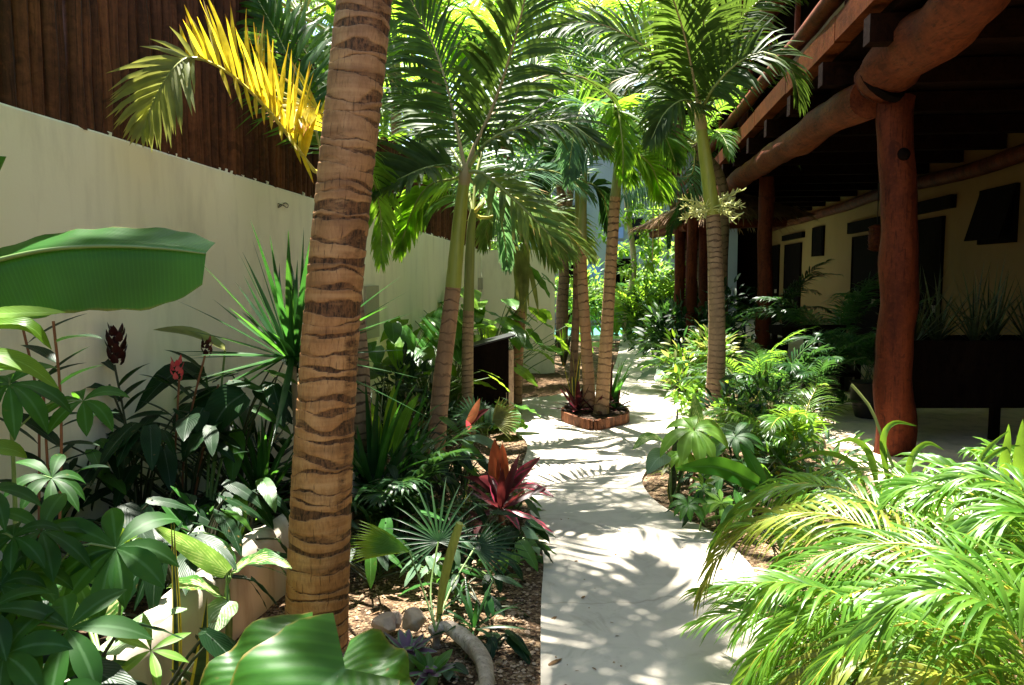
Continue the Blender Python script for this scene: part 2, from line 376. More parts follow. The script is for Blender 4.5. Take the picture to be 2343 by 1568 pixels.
def trunkmat():
    s = NT('coconut_bark'); o = s.obj(); dk = s.attr('rnd'); u, v = s.uv()
    n1 = s.noise(9, 4, .65, s.scalev(o, 1, 1, .5)); n2 = s.noise(30, 5, .72, s.scalev(o, .55, .55, 1.7)); n3 = s.noise(1.1, 2, .5, o); n4 = s.noise(90, 3, .7, s.scalev(o, 1, 1, .3))
    base = s.ramp(n1, [(.25, (.27, .11, .035)), (.48, (.47, .22, .075)), (.68, (.58, .32, .135)), (.85, (.42, .19, .07))])
    base = s.mix(s.mapr(v, .9, 3.2, 0, .62), base, s.mix(n1, (.19, .125, .085), (.34, .24, .165)))
    base = s.mix(s.mapr(n3, .45, .65, 0, .35), base, (.22, .12, .055))
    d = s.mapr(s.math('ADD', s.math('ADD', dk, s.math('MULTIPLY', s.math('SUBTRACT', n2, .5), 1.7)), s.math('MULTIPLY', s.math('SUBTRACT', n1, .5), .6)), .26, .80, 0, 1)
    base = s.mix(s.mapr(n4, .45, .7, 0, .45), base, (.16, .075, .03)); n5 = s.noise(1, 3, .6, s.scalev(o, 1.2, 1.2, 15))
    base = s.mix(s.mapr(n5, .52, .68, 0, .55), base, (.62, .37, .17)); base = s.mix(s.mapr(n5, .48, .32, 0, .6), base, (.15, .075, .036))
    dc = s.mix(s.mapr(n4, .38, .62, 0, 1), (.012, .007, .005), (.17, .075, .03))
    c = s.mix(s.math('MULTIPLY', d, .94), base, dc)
    # fine vertical cracks
    w = s.N('TexWave', wave_type='BANDS', bands_direction='X'); cb = s.N('CombineXYZ'); s.L(s.math('ADD', s.math('MULTIPLY', u, 24.0), s.math('MULTIPLY', n1, 1.3)), cb.inputs[0]); s.L(v, cb.inputs[1])
    s.L(cb.outputs[0], w.inputs['Vector']); w.inputs['Scale'].default_value = .32; w.inputs['Distortion'].default_value = 1.5; w.inputs['Detail'].default_value = 2
    cr = s.math('MULTIPLY', s.mapr(w.outputs['Fac'], .0, .055, 1, 0), s.mapr(s.noise(14, 2, .5, s.scalev(o, 1, 1, 1.2)), .5, .62, 0, .6))
    c = s.mix(cr, c, (.03, .016, .01))
    h = s.math('SUBTRACT', s.math('ADD', s.math('MULTIPLY', n2, .5), s.math('MULTIPLY', n1, .6)), s.math('ADD', s.math('MULTIPLY', cr, .5), s.math('MULTIPLY', d, .35)))
    s.bsdf(c, .72, s.bump(h, .7, .007), .25); return s.m
M['coco'] = trunkmat()
def plaster(name, a, b, stain=(.3, .25, .16), sf=.25):
    s = NT(name); p = s.pos(); n1 = s.noise(.7, 4, .6, p); n2 = s.noise(6, 4, .6, s.scalev(p, 1, 1, .25)); n3 = s.noise(60, 3, .6, p)
    c = s.mix(s.mapr(n1, .3, .7, 0, 1), a, b); c = s.mix(s.mapr(n2, .5, .75, 0, sf), c, stain)
    n4 = s.noise(3.2, 4, .65, s.scalev(p, 1.6, 1.6, .12)); c = s.mix(s.mapr(n4, .56, .72, 0, sf * .4), c, stain)
    h = s.math('ADD', s.math('MULTIPLY', n3, .15), s.noise(2.2, 3, .5, p))
    s.bsdf(c, .78, s.bump(h, .35, .012), .25); return s.m
M['wall'] = plaster('cream_render', (.88, .81, .62), (.91, .86, .70))
M['wall_house'] = plaster('house_render', (.17, .088, .027), (.21, .112, .038), (.14, .08, .03), .25)
M['wall_white'] = plaster('white_render', (.74, .75, .76), (.80, .80, .80), (.4, .4, .4), .2)
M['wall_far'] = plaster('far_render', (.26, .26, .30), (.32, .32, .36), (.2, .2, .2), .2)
M['wall_blue'] = plaster('far_blue_render', (.20, .26, .62), (.26, .32, .70), (.2, .2, .4), .2)
M['curb'] = plaster('white_curb', (.46, .40, .31), (.54, .48, .39), (.18, .11, .06), .7)
def wood(name, a, b, rough=.6, sx=14, sz=.8, axis='Z', bumps=.4, knots=True, spec=.2):
    s = NT(name); o = s.obj(); sc = {'Z': (sx, sx, sz), 'Y': (sx, sz, sx), 'X': (sz, sx, sx)}[axis]
    n1 = s.noise(1, 4, .6, s.scalev(o, *sc), dist=.6); n2 = s.noise(1.6, 4, .6, o); n3 = s.noise(1, 3, .7, s.scalev(o, *[q * 5 for q in sc]))
    r = s.attr('rnd')
    c = s.mix(s.mapr(n1, .3, .7, 0, 1), a, b); c = s.mix(s.mapr(n2, .45, .7, 0, .7), c, tuple(q * .42 for q in a))
    f = s.mapr(r, 0, 1, .55, 1.35); cx = s.N('CombineXYZ')
    for i in range(3): s.L(f, cx.inputs[i])
    c = s.mix(1.0, c, cx.outputs[0], 'MULTIPLY')
    c = s.mix(s.mapr(n3, .54, .68, 0, .75), c, tuple(q * .25 for q in a))
    n5 = s.noise(28, 5, .7, o); c = s.mix(s.mapr(n5, .52, .70, 0, .45), c, tuple(q * .38 for q in a)); c = s.mix(s.mapr(n5, .48, .30, 0, .3), c, tuple(min(1, q * 1.35) for q in b))
    n6 = s.noise(5, 3, .6, o, dist=1.2); c = s.mix(s.mapr(n6, .58, .66, 0, .5), c, tuple(q * .3 for q in a))
    s.bsdf(c, rough, s.bump(s.math('ADD', s.math('ADD', n1, s.math('MULTIPLY', n3, .4)), s.math('MULTIPLY', n5, .5)), bumps, .01), spec); return s.m
M['log'] = wood('red_brown_log', (.058, .011, .004), (.135, .029, .009), .7, 8, .9, bumps=.9, spec=.12)
M['logh'] = wood('orange_brown_log', (.078, .016, .005), (.155, .038, .011), .7, 9, 1.3, 'Y', bumps=.9, spec=.12)
M['pole'] = wood('dark_fence_pole', (.05, .018, .008), (.17, .062, .026), .72, 22, .7)
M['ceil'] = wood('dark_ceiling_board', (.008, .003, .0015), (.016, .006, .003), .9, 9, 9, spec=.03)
M['dark'] = wood('dark_wood', (.004, .002, .0015), (.009, .005, .003), .9, 12, 2, spec=.04)
M['fascia'] = wood('fascia_board', (.075, .018, .005), (.12, .032, .009), .6, 8, 8, spec=.04)
M['tilewood'] = wood('edging_stake', (.15, .052, .022), (.27, .105, .045), .65, 20, 3)
M['pale_wood'] = wood('pale_board', (.40, .25, .15), (.55, .38, .25), .6, 14, 2)
def gravelmat(name, cols, scale=70, bump=1.0):
    s = NT(name); p = s.pos(); vo = s.N('TexVoronoi'); vo.inputs['Scale'].default_value = scale; s.L(p, vo.inputs['Vector'])
    sp = s.N('SeparateXYZ'); s.L(vo.outputs['Color'], sp.inputs[0])
    c = s.ramp(sp.outputs[0], [(0, cols[0]), (.35, cols[1]), (.7, cols[2]), (1, cols[3])])
    n1 = s.noise(2.2, 4, .65, p); c = s.mix(s.mapr(n1, .4, .68, 0, .7), c, cols[0])
    n2 = s.noise(30, 3, .6, p)
    h = s.math('SUBTRACT', s.math('MULTIPLY', n2, .6), vo.outputs['Distance'])
    s.bsdf(c, .9, s.bump(h, bump, .012), .15); return s.m
M['gravel'] = gravelmat('brown_gravel', ((.03, .017, .009), (.11, .066, .034), (.22, .145, .08), (.36, .26, .155)), 75)
M['soil'] = gravelmat('dark_soil', ((.012, .007, .004), (.028, .016, .009), (.06, .036, .02), (.12, .08, .05)), 60)
M['ground'] = gravelmat('brown_earth', ((.06, .038, .02), (.12, .08, .045), (.18, .12, .07), (.24, .17, .10)), 30)
M['pebble'] = simple('pebble', (.36, .26, .17), .85, .5, 30, .2)
M['stone'] = simple('pale_stone', (.46, .34, .24), .85, .45, 6, .8, .03)
def pathmat():
    s = NT('polished_concrete'); p = s.pos()
    n1 = s.noise(.9, 5, .6, p); n2 = s.noise(5.5, 5, .65, p, dist=1.0); n3 = s.noise(60, 3, .6, p); n4 = s.noise(2.3, 4, .7, p, dist=2.0)
    c = s.mix(s.mapr(n1, .3, .7, 0, 1), (.40, .36, .29), (.50, .455, .375)); c = s.mix(s.mapr(n2, .5, .72, 0, .35), c, (.23, .20, .155))
    c = s.mix(s.mapr(n4, .57, .66, 0, .3), c, (.19, .16, .115))
    c = s.mix(s.mapr(n3, .62, .75, 0, .25), c, (.16, .135, .10))
    vo = s.N('TexVoronoi', feature='DISTANCE_TO_EDGE'); vo.inputs['Scale'].default_value = .55; wn = s.noise(3, 3, .6, p, out='Color')
    s.L(s.mix(.18, p, wn), vo.inputs['Vector'])
    c = s.mix(s.mapr(vo.outputs['Distance'], .0, .0035, .55, 0), c, (.2, .17, .13))
    h = s.math('ADD', s.math('MULTIPLY', n2, .8), s.math('MULTIPLY', n3, .12))
    s.bsdf(c, s.mapr(n2, .3, .7, .48, .68), s.bump(h, .3, .006), .3); return s.m
M['path'] = pathmat()
M['floor'] = plaster('terrace_concrete', (.62, .49, .32), (.72, .58, .40), (.28, .22, .14), .6)
def watermat():
    s = NT('pool_water'); n = s.noise(5, 3, .5, s.pos())
    s.bsdf((.16, .46, .36), .08, s.bump(n, .2, .02), .5); return s.m
M['water'] = watermat()
M['pool_tile'] = simple('pool_coping', (.55, .62, .52), .6, .15, 4)
M['glass'] = simple('dark_glass', (.012, .014, .016), .08, .1, 3)
M['metal'] = simple('tan_metal', (.42, .33, .24), .45, .2, 10)
M['black'] = simple('black_paint', (.008, .008, .009), .4, .2, 10)
M['rope'] = simple('dark_rope', (.010, .005, .003), .8, .3, 30)
M['tile'] = simple('grey_plate', (.42, .38, .28), .6, .12, 6)
M['mark'] = simple('dark_scratch', (.10, .09, .06), .8, .1, 5)
M['pot'] = simple('ochre_pot', (.55, .28, .06), .5, .25, 6)
M['pot_dark'] = simple('dark_pot', (.008, .006, .005), .5, .25, 6)

M['drift'] = wood('driftwood', (.42, .33, .24), (.62, .53, .42), .8, 16, 3, bumps=.9)
# ------------------------------------------------------------------ ground, path, pool
mb = MB(); mb.add([V((-70, -40, -.12)), V((70, -40, -.12)), V((70, 110, -.12)), V((-70, 110, -.12))], [(0, 1, 2, 3)])
tag(mb.build('ground', M['ground']), kind='structure')
LP = [(1230, 2300), (1236, 1700), (1237, 1568), (1237, 1440), (1239, 1360), (1244, 1290), (1240, 1255), (1222, 1225), (1218, 1190), (1205, 1140), (1192, 1090), (1196, 1060), (1206, 1030), (1203, 1008), (1182, 990), (1172, 965), (1170, 935), (1182, 914), (1260, 906), (1310, 894), (1385, 872), (1405, 840), (1415, 805), (1420, 772)]
RP = [(1520, 772), (1530, 800), (1512, 830), (1512, 858), (1545, 890), (1578, 925), (1572, 968), (1545, 1012), (1505, 1052), (1478, 1078), (1469, 1104), (1498, 1145), (1558, 1182), (1640, 1222), (1722, 1300), (1752, 1400), (1785, 1568), (1800, 1700), (1830, 2300)]
left = catmull([G(x, y) for x, y in LP], 120); right = catmull([G(x, y) for x, y in RP], 110)
poly = left + right
mb = MB(); mb.prism([(p.x, p.y) for p in poly][::-1], -.11, 0.0)
tag(mb.build('path', M['path'], smooth=False), kind='structure')
def inpath(x, y):
    c = False; n = len(poly); j = n - 1
    for i in range(n):
        a, b = poly[i], poly[j]
        if (a.y > y) != (b.y > y) and x < (b.x - a.x) * (y - a.y) / (b.y - a.y) + a.x: c = not c
        j = i
    return c
# garden beds: one soil sheet at either side, just below the path top
def soil_h(x, y):
    return -.035 + .028 * noise.noise((x * 1.7, y * 1.7, 0)) + .012 * noise.noise((x * 7, y * 7, 3))
def sheet(name, mat, x0, x1, y0, y1, st, hf, keep=lambda x, y: True):
    mb = MB(); nx = int((x1 - x0) / st); ny = int((y1 - y0) / st); idx = {}; vs = []; fs = []
    for j in range(ny + 1):
        for i in range(nx + 1):
            x, y = x0 + i * st, y0 + j * st; vs.append(V((x, y, hf(x, y))))
    for j in range(ny):
        for i in range(nx):
            if keep(x0 + (i + .5) * st, y0 + (j + .5) * st):
                a = j * (nx + 1) + i; fs.append((a, a + 1, a + nx + 2, a + nx + 1))
    mb.add(vs, fs); o = mb.build(name, mat); tag(o, kind='structure'); return o
sheet('garden_bed', M['gravel'], -3.0, 3.2, 1.5, 20.0, .085, soil_h)
def wallx(y): return -2.73 + .172 * y
def wallz(y): return 2.442 - .0364 * y
# raised bed between kerb wall and boundary wall
CURB = [G(*q) for q in ((395, 1600, .34), (432, 1330, .34), (505, 1268, .34), (560, 1232, .34), (610, 1203, .34), (668, 1170, .34), (735, 1130, .34), (800, 1080, .34))]
CURB = [V((-1.62, .9, .34)), V((-1.42, 2.0, .34))] + [q for q in CURB[1:]]
curbl = catmull(CURB, 60)
def curbx(y):
    for a, b in zip(curbl, curbl[1:]):
        if a.y <= y <= b.y: return lerp(a.x, b.x, (y - a.y) / (b.y - a.y))
    return curbl[0].x if y < curbl[0].y else -9
YC = curbl[-1].y
sheet('raised_soil', M['soil'], -2.9, -.7, .8, YC, .07, lambda x, y: .25 + .03 * noise.noise((x * 3, y * 3, 1)) + .012 * noise.noise((x * 11, y * 11, 1)), lambda x, y: x < curbx(y) - .03)
t = thing('planter_wall', 'low rounded white rendered kerb wall holding up the shaded soil behind the thick palm trunk', 'planter wall', (-1.3, 3.0, 0))
mb = MB(); vs = []; fs = []
profile = [(.065, -.12), (.062, .24), (.055, .30), (.03, .335), (0, .345), (-.03, .335), (-.055, .30), (-.062, .2)]
for i, p in enumerate(curbl):
    T = (curbl[min(i + 1, 59)] - curbl[max(i - 1, 0)]).normalized(); S = V((T.y, -T.x, 0))
    for a, z in profile:
        w = 1 + .25 * noise.noise((p.x * 3, p.y * 3, z * 2)) + .10 * noise.noise((p.x * 11, p.y * 11, z * 9)); vs.append(V((p.x, p.y, 0)) + S * a * 1.15 * w + Z * (z + .026 * noise.noise((p.x * 3, p.y * 3, 5)) * (z > 0)))
k = len(profile)
for i in range(59):
    for j in range(k - 1): a = i * k + j; fs.append((a, a + 1, a + k + 1, a + k))
fs.append(tuple(range(59 * k, 60 * k)))
mb.add(vs, fs); mb.build('kerb', M['curb'], t)
# pebbles on the near bed: uncountable
R = random.Random(5); mb = MB()
for i in range(4200):
    y = 2.9 + 7.5 * R.random() ** 1.8; x = lerp(-.95, .45, R.random())
    if i % 6 == 0: x = R.uniform(.9, 2.2); y = R.uniform(4.5, 8)
    if inpath(x, y) and R.random() < .96: continue
    onp = inpath(x, y)
    s_ = R.uniform(.004, .011) * (1 if R.random() < .93 else 1.9); z = (0.002 if onp else soil_h(x, y) + .004)
    if onp: s_ *= .6
    o = V((x, y, z)); A = R.random() * 6.28; ca, sa = math.cos(A), math.sin(A); a, b, c = s_ * R.uniform(.8, 1.5), s_, s_ * R.uniform(.5, .9)
    q = [V((a * ca, a * sa, 0)), V((-b * sa, b * ca, 0)), V((-a * ca, -a * sa, 0)), V((b * sa, -b * ca, 0))]
    mb.add([o + w for w in q] + [o + Z * c, o - Z * c], [(0, 1, 4), (1, 2, 4), (2, 3, 4), (3, 0, 4), (1, 0, 5), (2, 1, 5), (3, 2, 5), (0, 3, 5)])
tag(mb.build('gravel', M['pebble'], smooth=False), 'brown crushed gravel and pebbles scattered over the beds beside the pale path', kind='stuff')
R = random.Random(15); mb = MB()
for i in range(420):
    y = 2.9 + 7 * R.random() ** 1.5; x = R.uniform(-1.1, .6) if i % 4 else R.uniform(.9, 2.4)
    if inpath(x, y) and R.random() < .72: continue
    z = (.004 if inpath(x, y) else soil_h(x, y) + .012); az = R.random() * 6.28
    d = V((math.cos(az), math.sin(az), R.uniform(-.1, .25))); L = R.uniform(.03, .10)
    mb.blade((x, y, z), d, (-d.y, d.x, R.uniform(-.3, .3)), L, L * R.uniform(.12, .4), 'lance', .5, 4, 2, .3, curl=R.uniform(0, .8), mat=0, rnd=R.random())
tag(mb.build('leaf_litter', M['thatch']), 'dry fallen leaf scraps lying on the gravel beds', kind='stuff')
# pool at the far end
mb = MB(); mb.prism([(.6, 19.2), (5.2, 19.2), (5.2, 20.3), (.6, 20.3)], -.11, .012); tag(mb.build('pool_deck', M['pool_tile'], smooth=False), kind='structure')
mb = MB(); mb.add([V((.3, 20.3, -.06)), V((5.2, 20.3, -.06)), V((5.2, 25.5, -.06)), V((.3, 25.5, -.06))], [(0, 1, 2, 3)]); tag(mb.build('water', M['water']), kind='structure')
# ------------------------------------------------------------------ boundary wall with pole fence
t = thing('boundary_wall', 'long cream rendered garden wall below the dark pole fence, turning at its far end', 'wall', (wallx(6), 6, 0))
mb = MB(); ys = [-1.5 + i * .5 for i in range(30)]; ys[-1] = 12.96
front = [V((wallx(y), y, 0)) for y in ys]; back = [V((wallx(y) - .22, y + .04, 0)) for y in ys]
def wtop(y): return wallz(y) + .008 * noise.noise((y * 1.3, 0, 0))
vs, fs = [], []
for p, q, y in zip(front, back, ys):
    z = wtop(y); vs += [p - Z * .1, p + Z * (z - .012), p + V((-.012, 0, z)), q + Z * z, q - Z * .1]
for i in range(len(ys) - 1):
    for j in range(4): a = i * 5 + j; fs.append((a, a + 1, a + 6, a + 5))
fs.append((0, 4, 3, 2, 1)); fs.append(tuple((len(ys) - 1) * 5 + q for q in range(5)))
mb.add(vs, fs); mb.build('wall', M['wall'], t, smooth=False)
mb = MB(); y = 12.96; x0, x1 = wallx(y) + .002, P(1270, 600, 12.96).x; z = wtop(y)
mb.prism([(x0, y), (x1, y - .02), (x1, y + .2), (x0, y + .22)], -.1, z); mb.build('return_wall', M['wall'], t, smooth=False)
def onwall(x, y_):  # pixel on the wall face -> (Y, z)
    r = (x - 1171.5) / 1822.0; d = -2.73 / (r - .172); return d, P(x, y_, d).z
for (xa, ya, xb, yb) in ((832, 655, 862, 770), (1094, 636, 1106, 662)):
    d0, z0 = onwall(xa, ya); d1, z1 = onwall(xb, yb); dm = (d0 + d1) / 2; mb = MB()
    mb.box((wallx(dm) + .012, dm, (z0 + z1) / 2), (.03, abs(d1 - d0), abs(z0 - z1)), -math.atan(.172)); mb.build('cover_plate', M['tile'], t, smooth=False)
mb = MB(); pts = []
for (x, y_) in ((640, 466), (648, 470), (640, 475), (646, 468), (654, 472), (660, 476), (663, 470), (658, 465), (652, 466)):
    d, z = onwall(x, y_); pts.append(V((wallx(d) + .008, d, z)))
mb.tube(catmull(pts, 24), .0035, 5); mb.build('wire_hook', M['mark'], t)
mb = MB(); pts = [P(x, y_, 12.2) for x, y_ in ((1120, 572), (1120, 545), (1123, 531), (1132, 525), (1160, 524), (1185, 526))]
mb.tube(catmull(pts, 20), .017, 8); tag(mb.build('bent_pipe', M['metal'], loc=P(1120, 572, 12.2)), 'bent tan metal pipe rising over the wall top near its far corner', 'pipe')
# fence of poles
t = thing('pole_fence', 'tall fence of close dark brown wooden poles standing on the cream wall', 'fence', (wallx(6) - .1, 6, wallz(6)))
R = random.Random(3); y = 1.2; poles = []
while y < 12.9:
    r = R.uniform(.03, .046); poles.append((y + r, r)); y += 2 * r * .99
rest = MB()
for i, (y, r) in enumerate(poles):
    z0 = wtop(y) + R.uniform(-.02, .012); h = lerp(1.55, .85, clamp((y - 5) / 2.5)) + R.uniform(-.05, .05); x = wallx(y) - .055 + R.uniform(-.012, .012)
    far = i >= 99; mb = rest if far else MB(); lx = R.uniform(-.012, .012); ly = R.uniform(-.012, .012); n = 3 if far else 6
    pts = [V((x + lx * j / n, y + ly * j / n + .006 * math.sin(j * 1.7 + i), z0 + h * j / n)) for j in range(n + 1)]
    mb.tube(pts, [r * (1 + .1 * math.sin(j * 2.1 + i * 1.3)) for j in range(n + 1)], 8, 0, R.random(), True, .16, i * 3.1, 2.0)
    if not far: mb.build('pole', M['pole'], t)
o = rest.build('pole_run', M['pole'], t); tag(o, kind='stuff')
for i in range(48):
    mb = MB(); y = R.choice(poles)[0] + R.uniform(-.05, .05); x = wallx(y) - .02; s_ = R.uniform(.01, .024); z = wtop(y)
    mb.tube([V((x, y, z - .004)), V((x + .006, y, z + s_ * .7)), V((x - .01, y, z + s_ * 1.3))], [s_ * .6, s_ * .45, s_ * .1], 6, 0, .5, False, .3, i); mb.build('mortar_daub', M['wall'], t)
mb = MB()
for zz in (.25, .7):
    mb.tube([V((wallx(y) - .13, y, wallz(y) + zz)) for y in (1.2, 4, 8, 12.9)], .03, 6)
mb.build('rail', M['pole'], t)
# ------------------------------------------------------------------ house with terrace
H = thing('guest_house', 'shaded two storey house with crooked red log posts, log beams and a dark terrace', 'house', (3.3, 6.86, 0))
def px_(a, o=0.0): return 2.41 + .13 * a + o      # post line
def wx_(a, o=0.0): return 5.2 + .13 * a + o       # house wall line
ANG = -math.atan(.13)
def strip(name, mat, y0, y1, f0, f1, z0, z1, parent=H, smooth=False):
    mb = MB(); mb.prism([(f0(y0), y0), (f1(y0), y0), (f1(y1), y1), (f0(y1), y1)], z0, z1); return mb.build(name, mat, parent, smooth)
strip('floor', M['floor'], -2, 29, lambda a: px_(a, -.42), lambda a: wx_(a), -.1, .03)
strip('wall', M['wall_house'], -2, 30, lambda a: wx_(a), lambda a: wx_(a, .25), -.1, 3.47)
strip('ceiling', M['ceil'], -2, 30, lambda a: px_(a, -.45), lambda a: wx_(a, .2), 3.48, 3.56)
strip('balcony_wall', M['wall_white'], -2, 30, lambda a: wx_(a, -.3), lambda a: wx_(a, -.05), 3.565, 8.5)
mb = MB(); mb.prism([(wx_(-2), -2.2), (px_(-2, -.4), -2.2), (px_(-2, -.4), -2.0), (wx_(-2), -2.0)], -.1, 3.45); mb.build('end_wall', M['wall_house'], H, False)
mb = MB()
for a in (-1.5, 30.5):
    pass
vs = [V((px_(-2, -.75), -2, 6.15)), V((px_(30, -.75), 30, 6.15)), V((wx_(30), 30, 7.9)), V((wx_(-2), -2, 7.9))]
mb.add(vs + [q + Z * .25 for q in vs], [(0, 1, 2, 3), (7, 6, 5, 4), (0, 4, 5, 1), (1, 5, 6, 2), (3, 2, 6, 7), (0, 3, 7, 4)]); mb.build('roof', M['ceil'], H, False)
a = 0.3
while a < 29:
    mb = MB(); p, q = V((px_(a, -.55), a + .4, 3.36)), V((wx_(a, -.02), a, 3.36))
    mid = (p + q) / 2; mb.box(mid, ((p - q).length, .15, .2), math.atan2(q.y - p.y, q.x - p.x)); mb.build('joist', M['ceil'], H, False); a += 1.32
R = random.Random(21)
def log(name, pts, r0, r1, mat, n=40, wob=.14, sides=14, parent=H, seed=0, knob=1.0):
    C = catmull(pts, n); mb = MB(); rs = []
    for i in range(n):
        t = i / (n - 1); rs.append(lerp(r0, r1, t) * (1 + .07 * noise.noise((t * 5 + seed, seed, 0)) + .05 * noise.noise((t * 13, seed * 2, 0))))
    C = [c + V((.05 * noise.noise((i * .12, seed, 1)), 0, .05 * noise.noise((i * .12, seed, 7)))) * (r0 / .17) for i, c in enumerate(C)]
    mb.tube(C, rs, sides, 0, .5, True, wob, seed, knob); return mb.build(name, mat, parent)
p1 = [P(x, y, 6.86) for x, y in ((2052, 222), (2046, 280), (2047, 340), (2054, 420), (2058, 520), (2055, 640), (2056, 720), (2047, 800), (2045, 900), (2046, 980), (2042, 1062))]
o = log('post', p1, .146, .160, M['log'], 60, .12, 18, H, 2.0)
kn = P(2072, 352, 6.68); mb = MB(); mb.tube([kn + V((0, .03, 0)), kn + V((0, -.006, 0)), kn + V((0, -.012, 0))], [.055, .04, .012], 12); mb.build('knot', M['dark'], o)
log('post', [V((px_(12.9, -.01), 12.9, z)) for z in (0, 1, 2, 3.1)], .125, .115, M['log'], 30, .1, 14, H, 5.0)
log('post', [V((px_(19, .0), 19, z)) for z in (0, 1, 2, 3.1)], .13, .12, M['log'], 30, .1, 12, H, 6.0)
log('post', [V((px_(25, .0), 25, z)) for z in (0, 1, 2, 3.1)], .13, .12, M['log'], 20, .1, 10, H, 6.5)
log('post', [V((px_(.8, .2), .8, z)) for z in (0, 1, 2, 3.2)], .17, .16, M['log'], 30, .1, 12, H, 9.0)
# beams
log('beam', [P(2300, -120, 4.75), P(2215, -10, 5.15), P(2150, 60, 5.6), P(2075, 120, 6.2), P(2010, 180, 6.75), P(1995, 195, 6.86)], .20, .205, M['logh'], 50, .16, 18, H, 3.3, .8)
log('beam', [P(1990, 222, 6.9), P(1915, 262, 7.7), P(1850, 305, 8.7), P(1790, 345, 10.0), P(1725, 385, 12.0), P(1665, 432, 14.6), P(1630, 462, 17.5), P(1600, 486, 21)], .165, .15, M['logh'], 60, .16, 16, H, 7.7, .8)
mb = MB(); q = P(1982, 205, 6.8); mb.tube([q + V((.05, -.23, .03)), q + V((.03, -.19, .0))], [.200, .204], 18); o2 = mb.build('rope_binding', M['dark'], H)
# plate log on the house wall
log('wall_beam', [V((wx_(a, -.12), a, 3.10 + .03 * math.sin(a))) for a in (4, 8, 11, 14, 18, 24, 29)], .115, .11, M['log'], 60, .12, 12, H, 11)
# deck edge and upper floor logs
a = 3.0
while a < 26:
    b = a + 1.92; strip('edge_board', M['fascia'], a, b, lambda q: px_(q, -.60), lambda q: px_(q, -.46), 3.53 + R.uniform(-.01, .01), 3.74 + R.uniform(-.015, .015)); a += 1.94
log('deck_log', [V((px_(a, -.55), a, 3.93 + .02 * math.sin(a * 1.3) + .008 * a)) for a in (2, 5, 8, 11, 15, 20, 27)], .085, .08, M['logh'], 60, .15, 10, H, 13)
log('rail_log', [V((px_(a, -.50), a, 4.78 + .03 * math.sin(a * 1.1) + .012 * a)) for a in (3, 6, 9, 12, 15, 19, 26)], .115, .11, M['log'], 60, .15, 10, H, 15)
for a in (7.2, 13.4, 19.5):
    log('balcony_post', [V((px_(a, -.35), a, z)) for z in (3.95, 5, 6.2)], .085, .08, M['log'], 16, .1, 10, H, a)
for a in (4.3, 5.7, 8.7, 10.2, 11.7, 15, 16.5, 18):
    mb = MB(); mb.tube([V((px_(a, -.52), a, 3.95)), V((px_(a, -.51), a, 4.85))], .03, 8); mb.build('baluster', M['log'], H)
mb = MB(); mb.box((wx_(17.2, -.33), 17.2, 6.3), (.06, 1.4, 1.2), ANG); mb.build('balcony_window', M['dark'], H, False)
mb = MB(); mb.box((wx_(12.0, -.33), 12.0, 5.0), (.06, 1.1, 2.4), ANG); mb.build('balcony_door', M['dark'], H, False)
mb = MB(); mb.prism([(px_(21, -.4), 21.0), (wx_(21, -.32), 20.7), (wx_(21, -.32), 20.85), (px_(21, -.4), 21.15)], 3.57, 6.6); mb.build('balcony_shade_sheet', M['ceil'], H, False)  # dark sheet standing in for the shaded interior beyond the balcony
mb = MB(); mb.prism([(px_(28.4, -.4), 28.4), (wx_(28.4, -.02), 28.1), (wx_(28.4, -.02), 28.25), (px_(28.4, -.4), 28.55)], .031, 3.2); mb.build('terrace_shade_sheet', M['ceil'], H, False)  # dark sheet standing in for deep shade at the terrace end
def opening(kind, d0, d1, z0, z1):
    dm = (d0 + d1) / 2; w = abs(d1 - d0) * 1.008
    mb = MB(); mb.box((wx_(dm, -.012), dm, (z0 + z1) / 2), (.05, w, z1 - z0), ANG)
    o = mb.build(kind, M['dark'], H, False)
    mb = MB()
    for s_ in (-1, 1): mb.box((wx_(dm + s_ * (w / 2 - .03), -.045), dm + s_ * (w / 2 - .03), (z0 + z1) / 2), (.03, .06, z1 - z0), ANG)
    mb.box((wx_(dm, -.045), dm, z1 - .03), (.03, w - .125, .06), ANG); mb.build('frame', M['dark'], o, False)
    if kind == 'door':
        mb = MB(); mb.box((wx_(dm - w * .36, -.07), dm - w * .36, 1.02), (.06, .03, .12), ANG); mb.build('handle', M['metal'], o, False)
    return o
opening('door', 15.6, 17.5, .03, 2.38); opening('door', 12.7, 14.0, .03, 2.50); opening('door', 22.4, 24.5, .03, 2.45); opening('door', 25.4, 27.0, .03, 2.5)
for (d0, d1, z0, z1) in ((15.2, 17.8, 2.46, 2.70), (12.32, 14.3, 2.60, 2.80), (22.1, 24.8, 2.58, 2.74)):
    dm = (d0 + d1) / 2; mb = MB(); mb.box((wx_(dm, -.03), dm, (z0 + z1) / 2), (.12, d1 - d0, z1 - z0), ANG); mb.build('lintel', M['dark'], H, False)
for (d0, d1, z0, z1, tl) in ((10.40, 11.43, 2.0, 2.76, .2), (20.0, 21.1, 2.03, 2.78, .0)):
    o = opening('window', d0, d1, z0, z1); dm = (d0 + d1) / 2; mb = MB()
    if tl:
        p0 = V((wx_(d1, -.05), d1, z1 - .02)); p1_ = V((wx_(d0, -.05), d0, z1 - .02)); q0 = V((wx_(d1, -.05 - tl), d1, z0 + .05)); q1 = V((wx_(d0, -.05 - tl), d0, z0 + .05))
        vs = [p0, p1_, q1, q0]; mb.add(vs + [v + V((.03, 0, 0)) for v in vs], [(0, 1, 2, 3), (7, 6, 5, 4), (0, 4, 5, 1), (1, 5, 6, 2), (2, 6, 7, 3), (3, 7, 4, 0)])
    else: mb.box((wx_(dm, -.05), dm, (z0 + z1) / 2), (.02, (d1 - d0) * .8, (z1 - z0) * .85), ANG)
    mb.build('shutter', M['dark'], o, False)
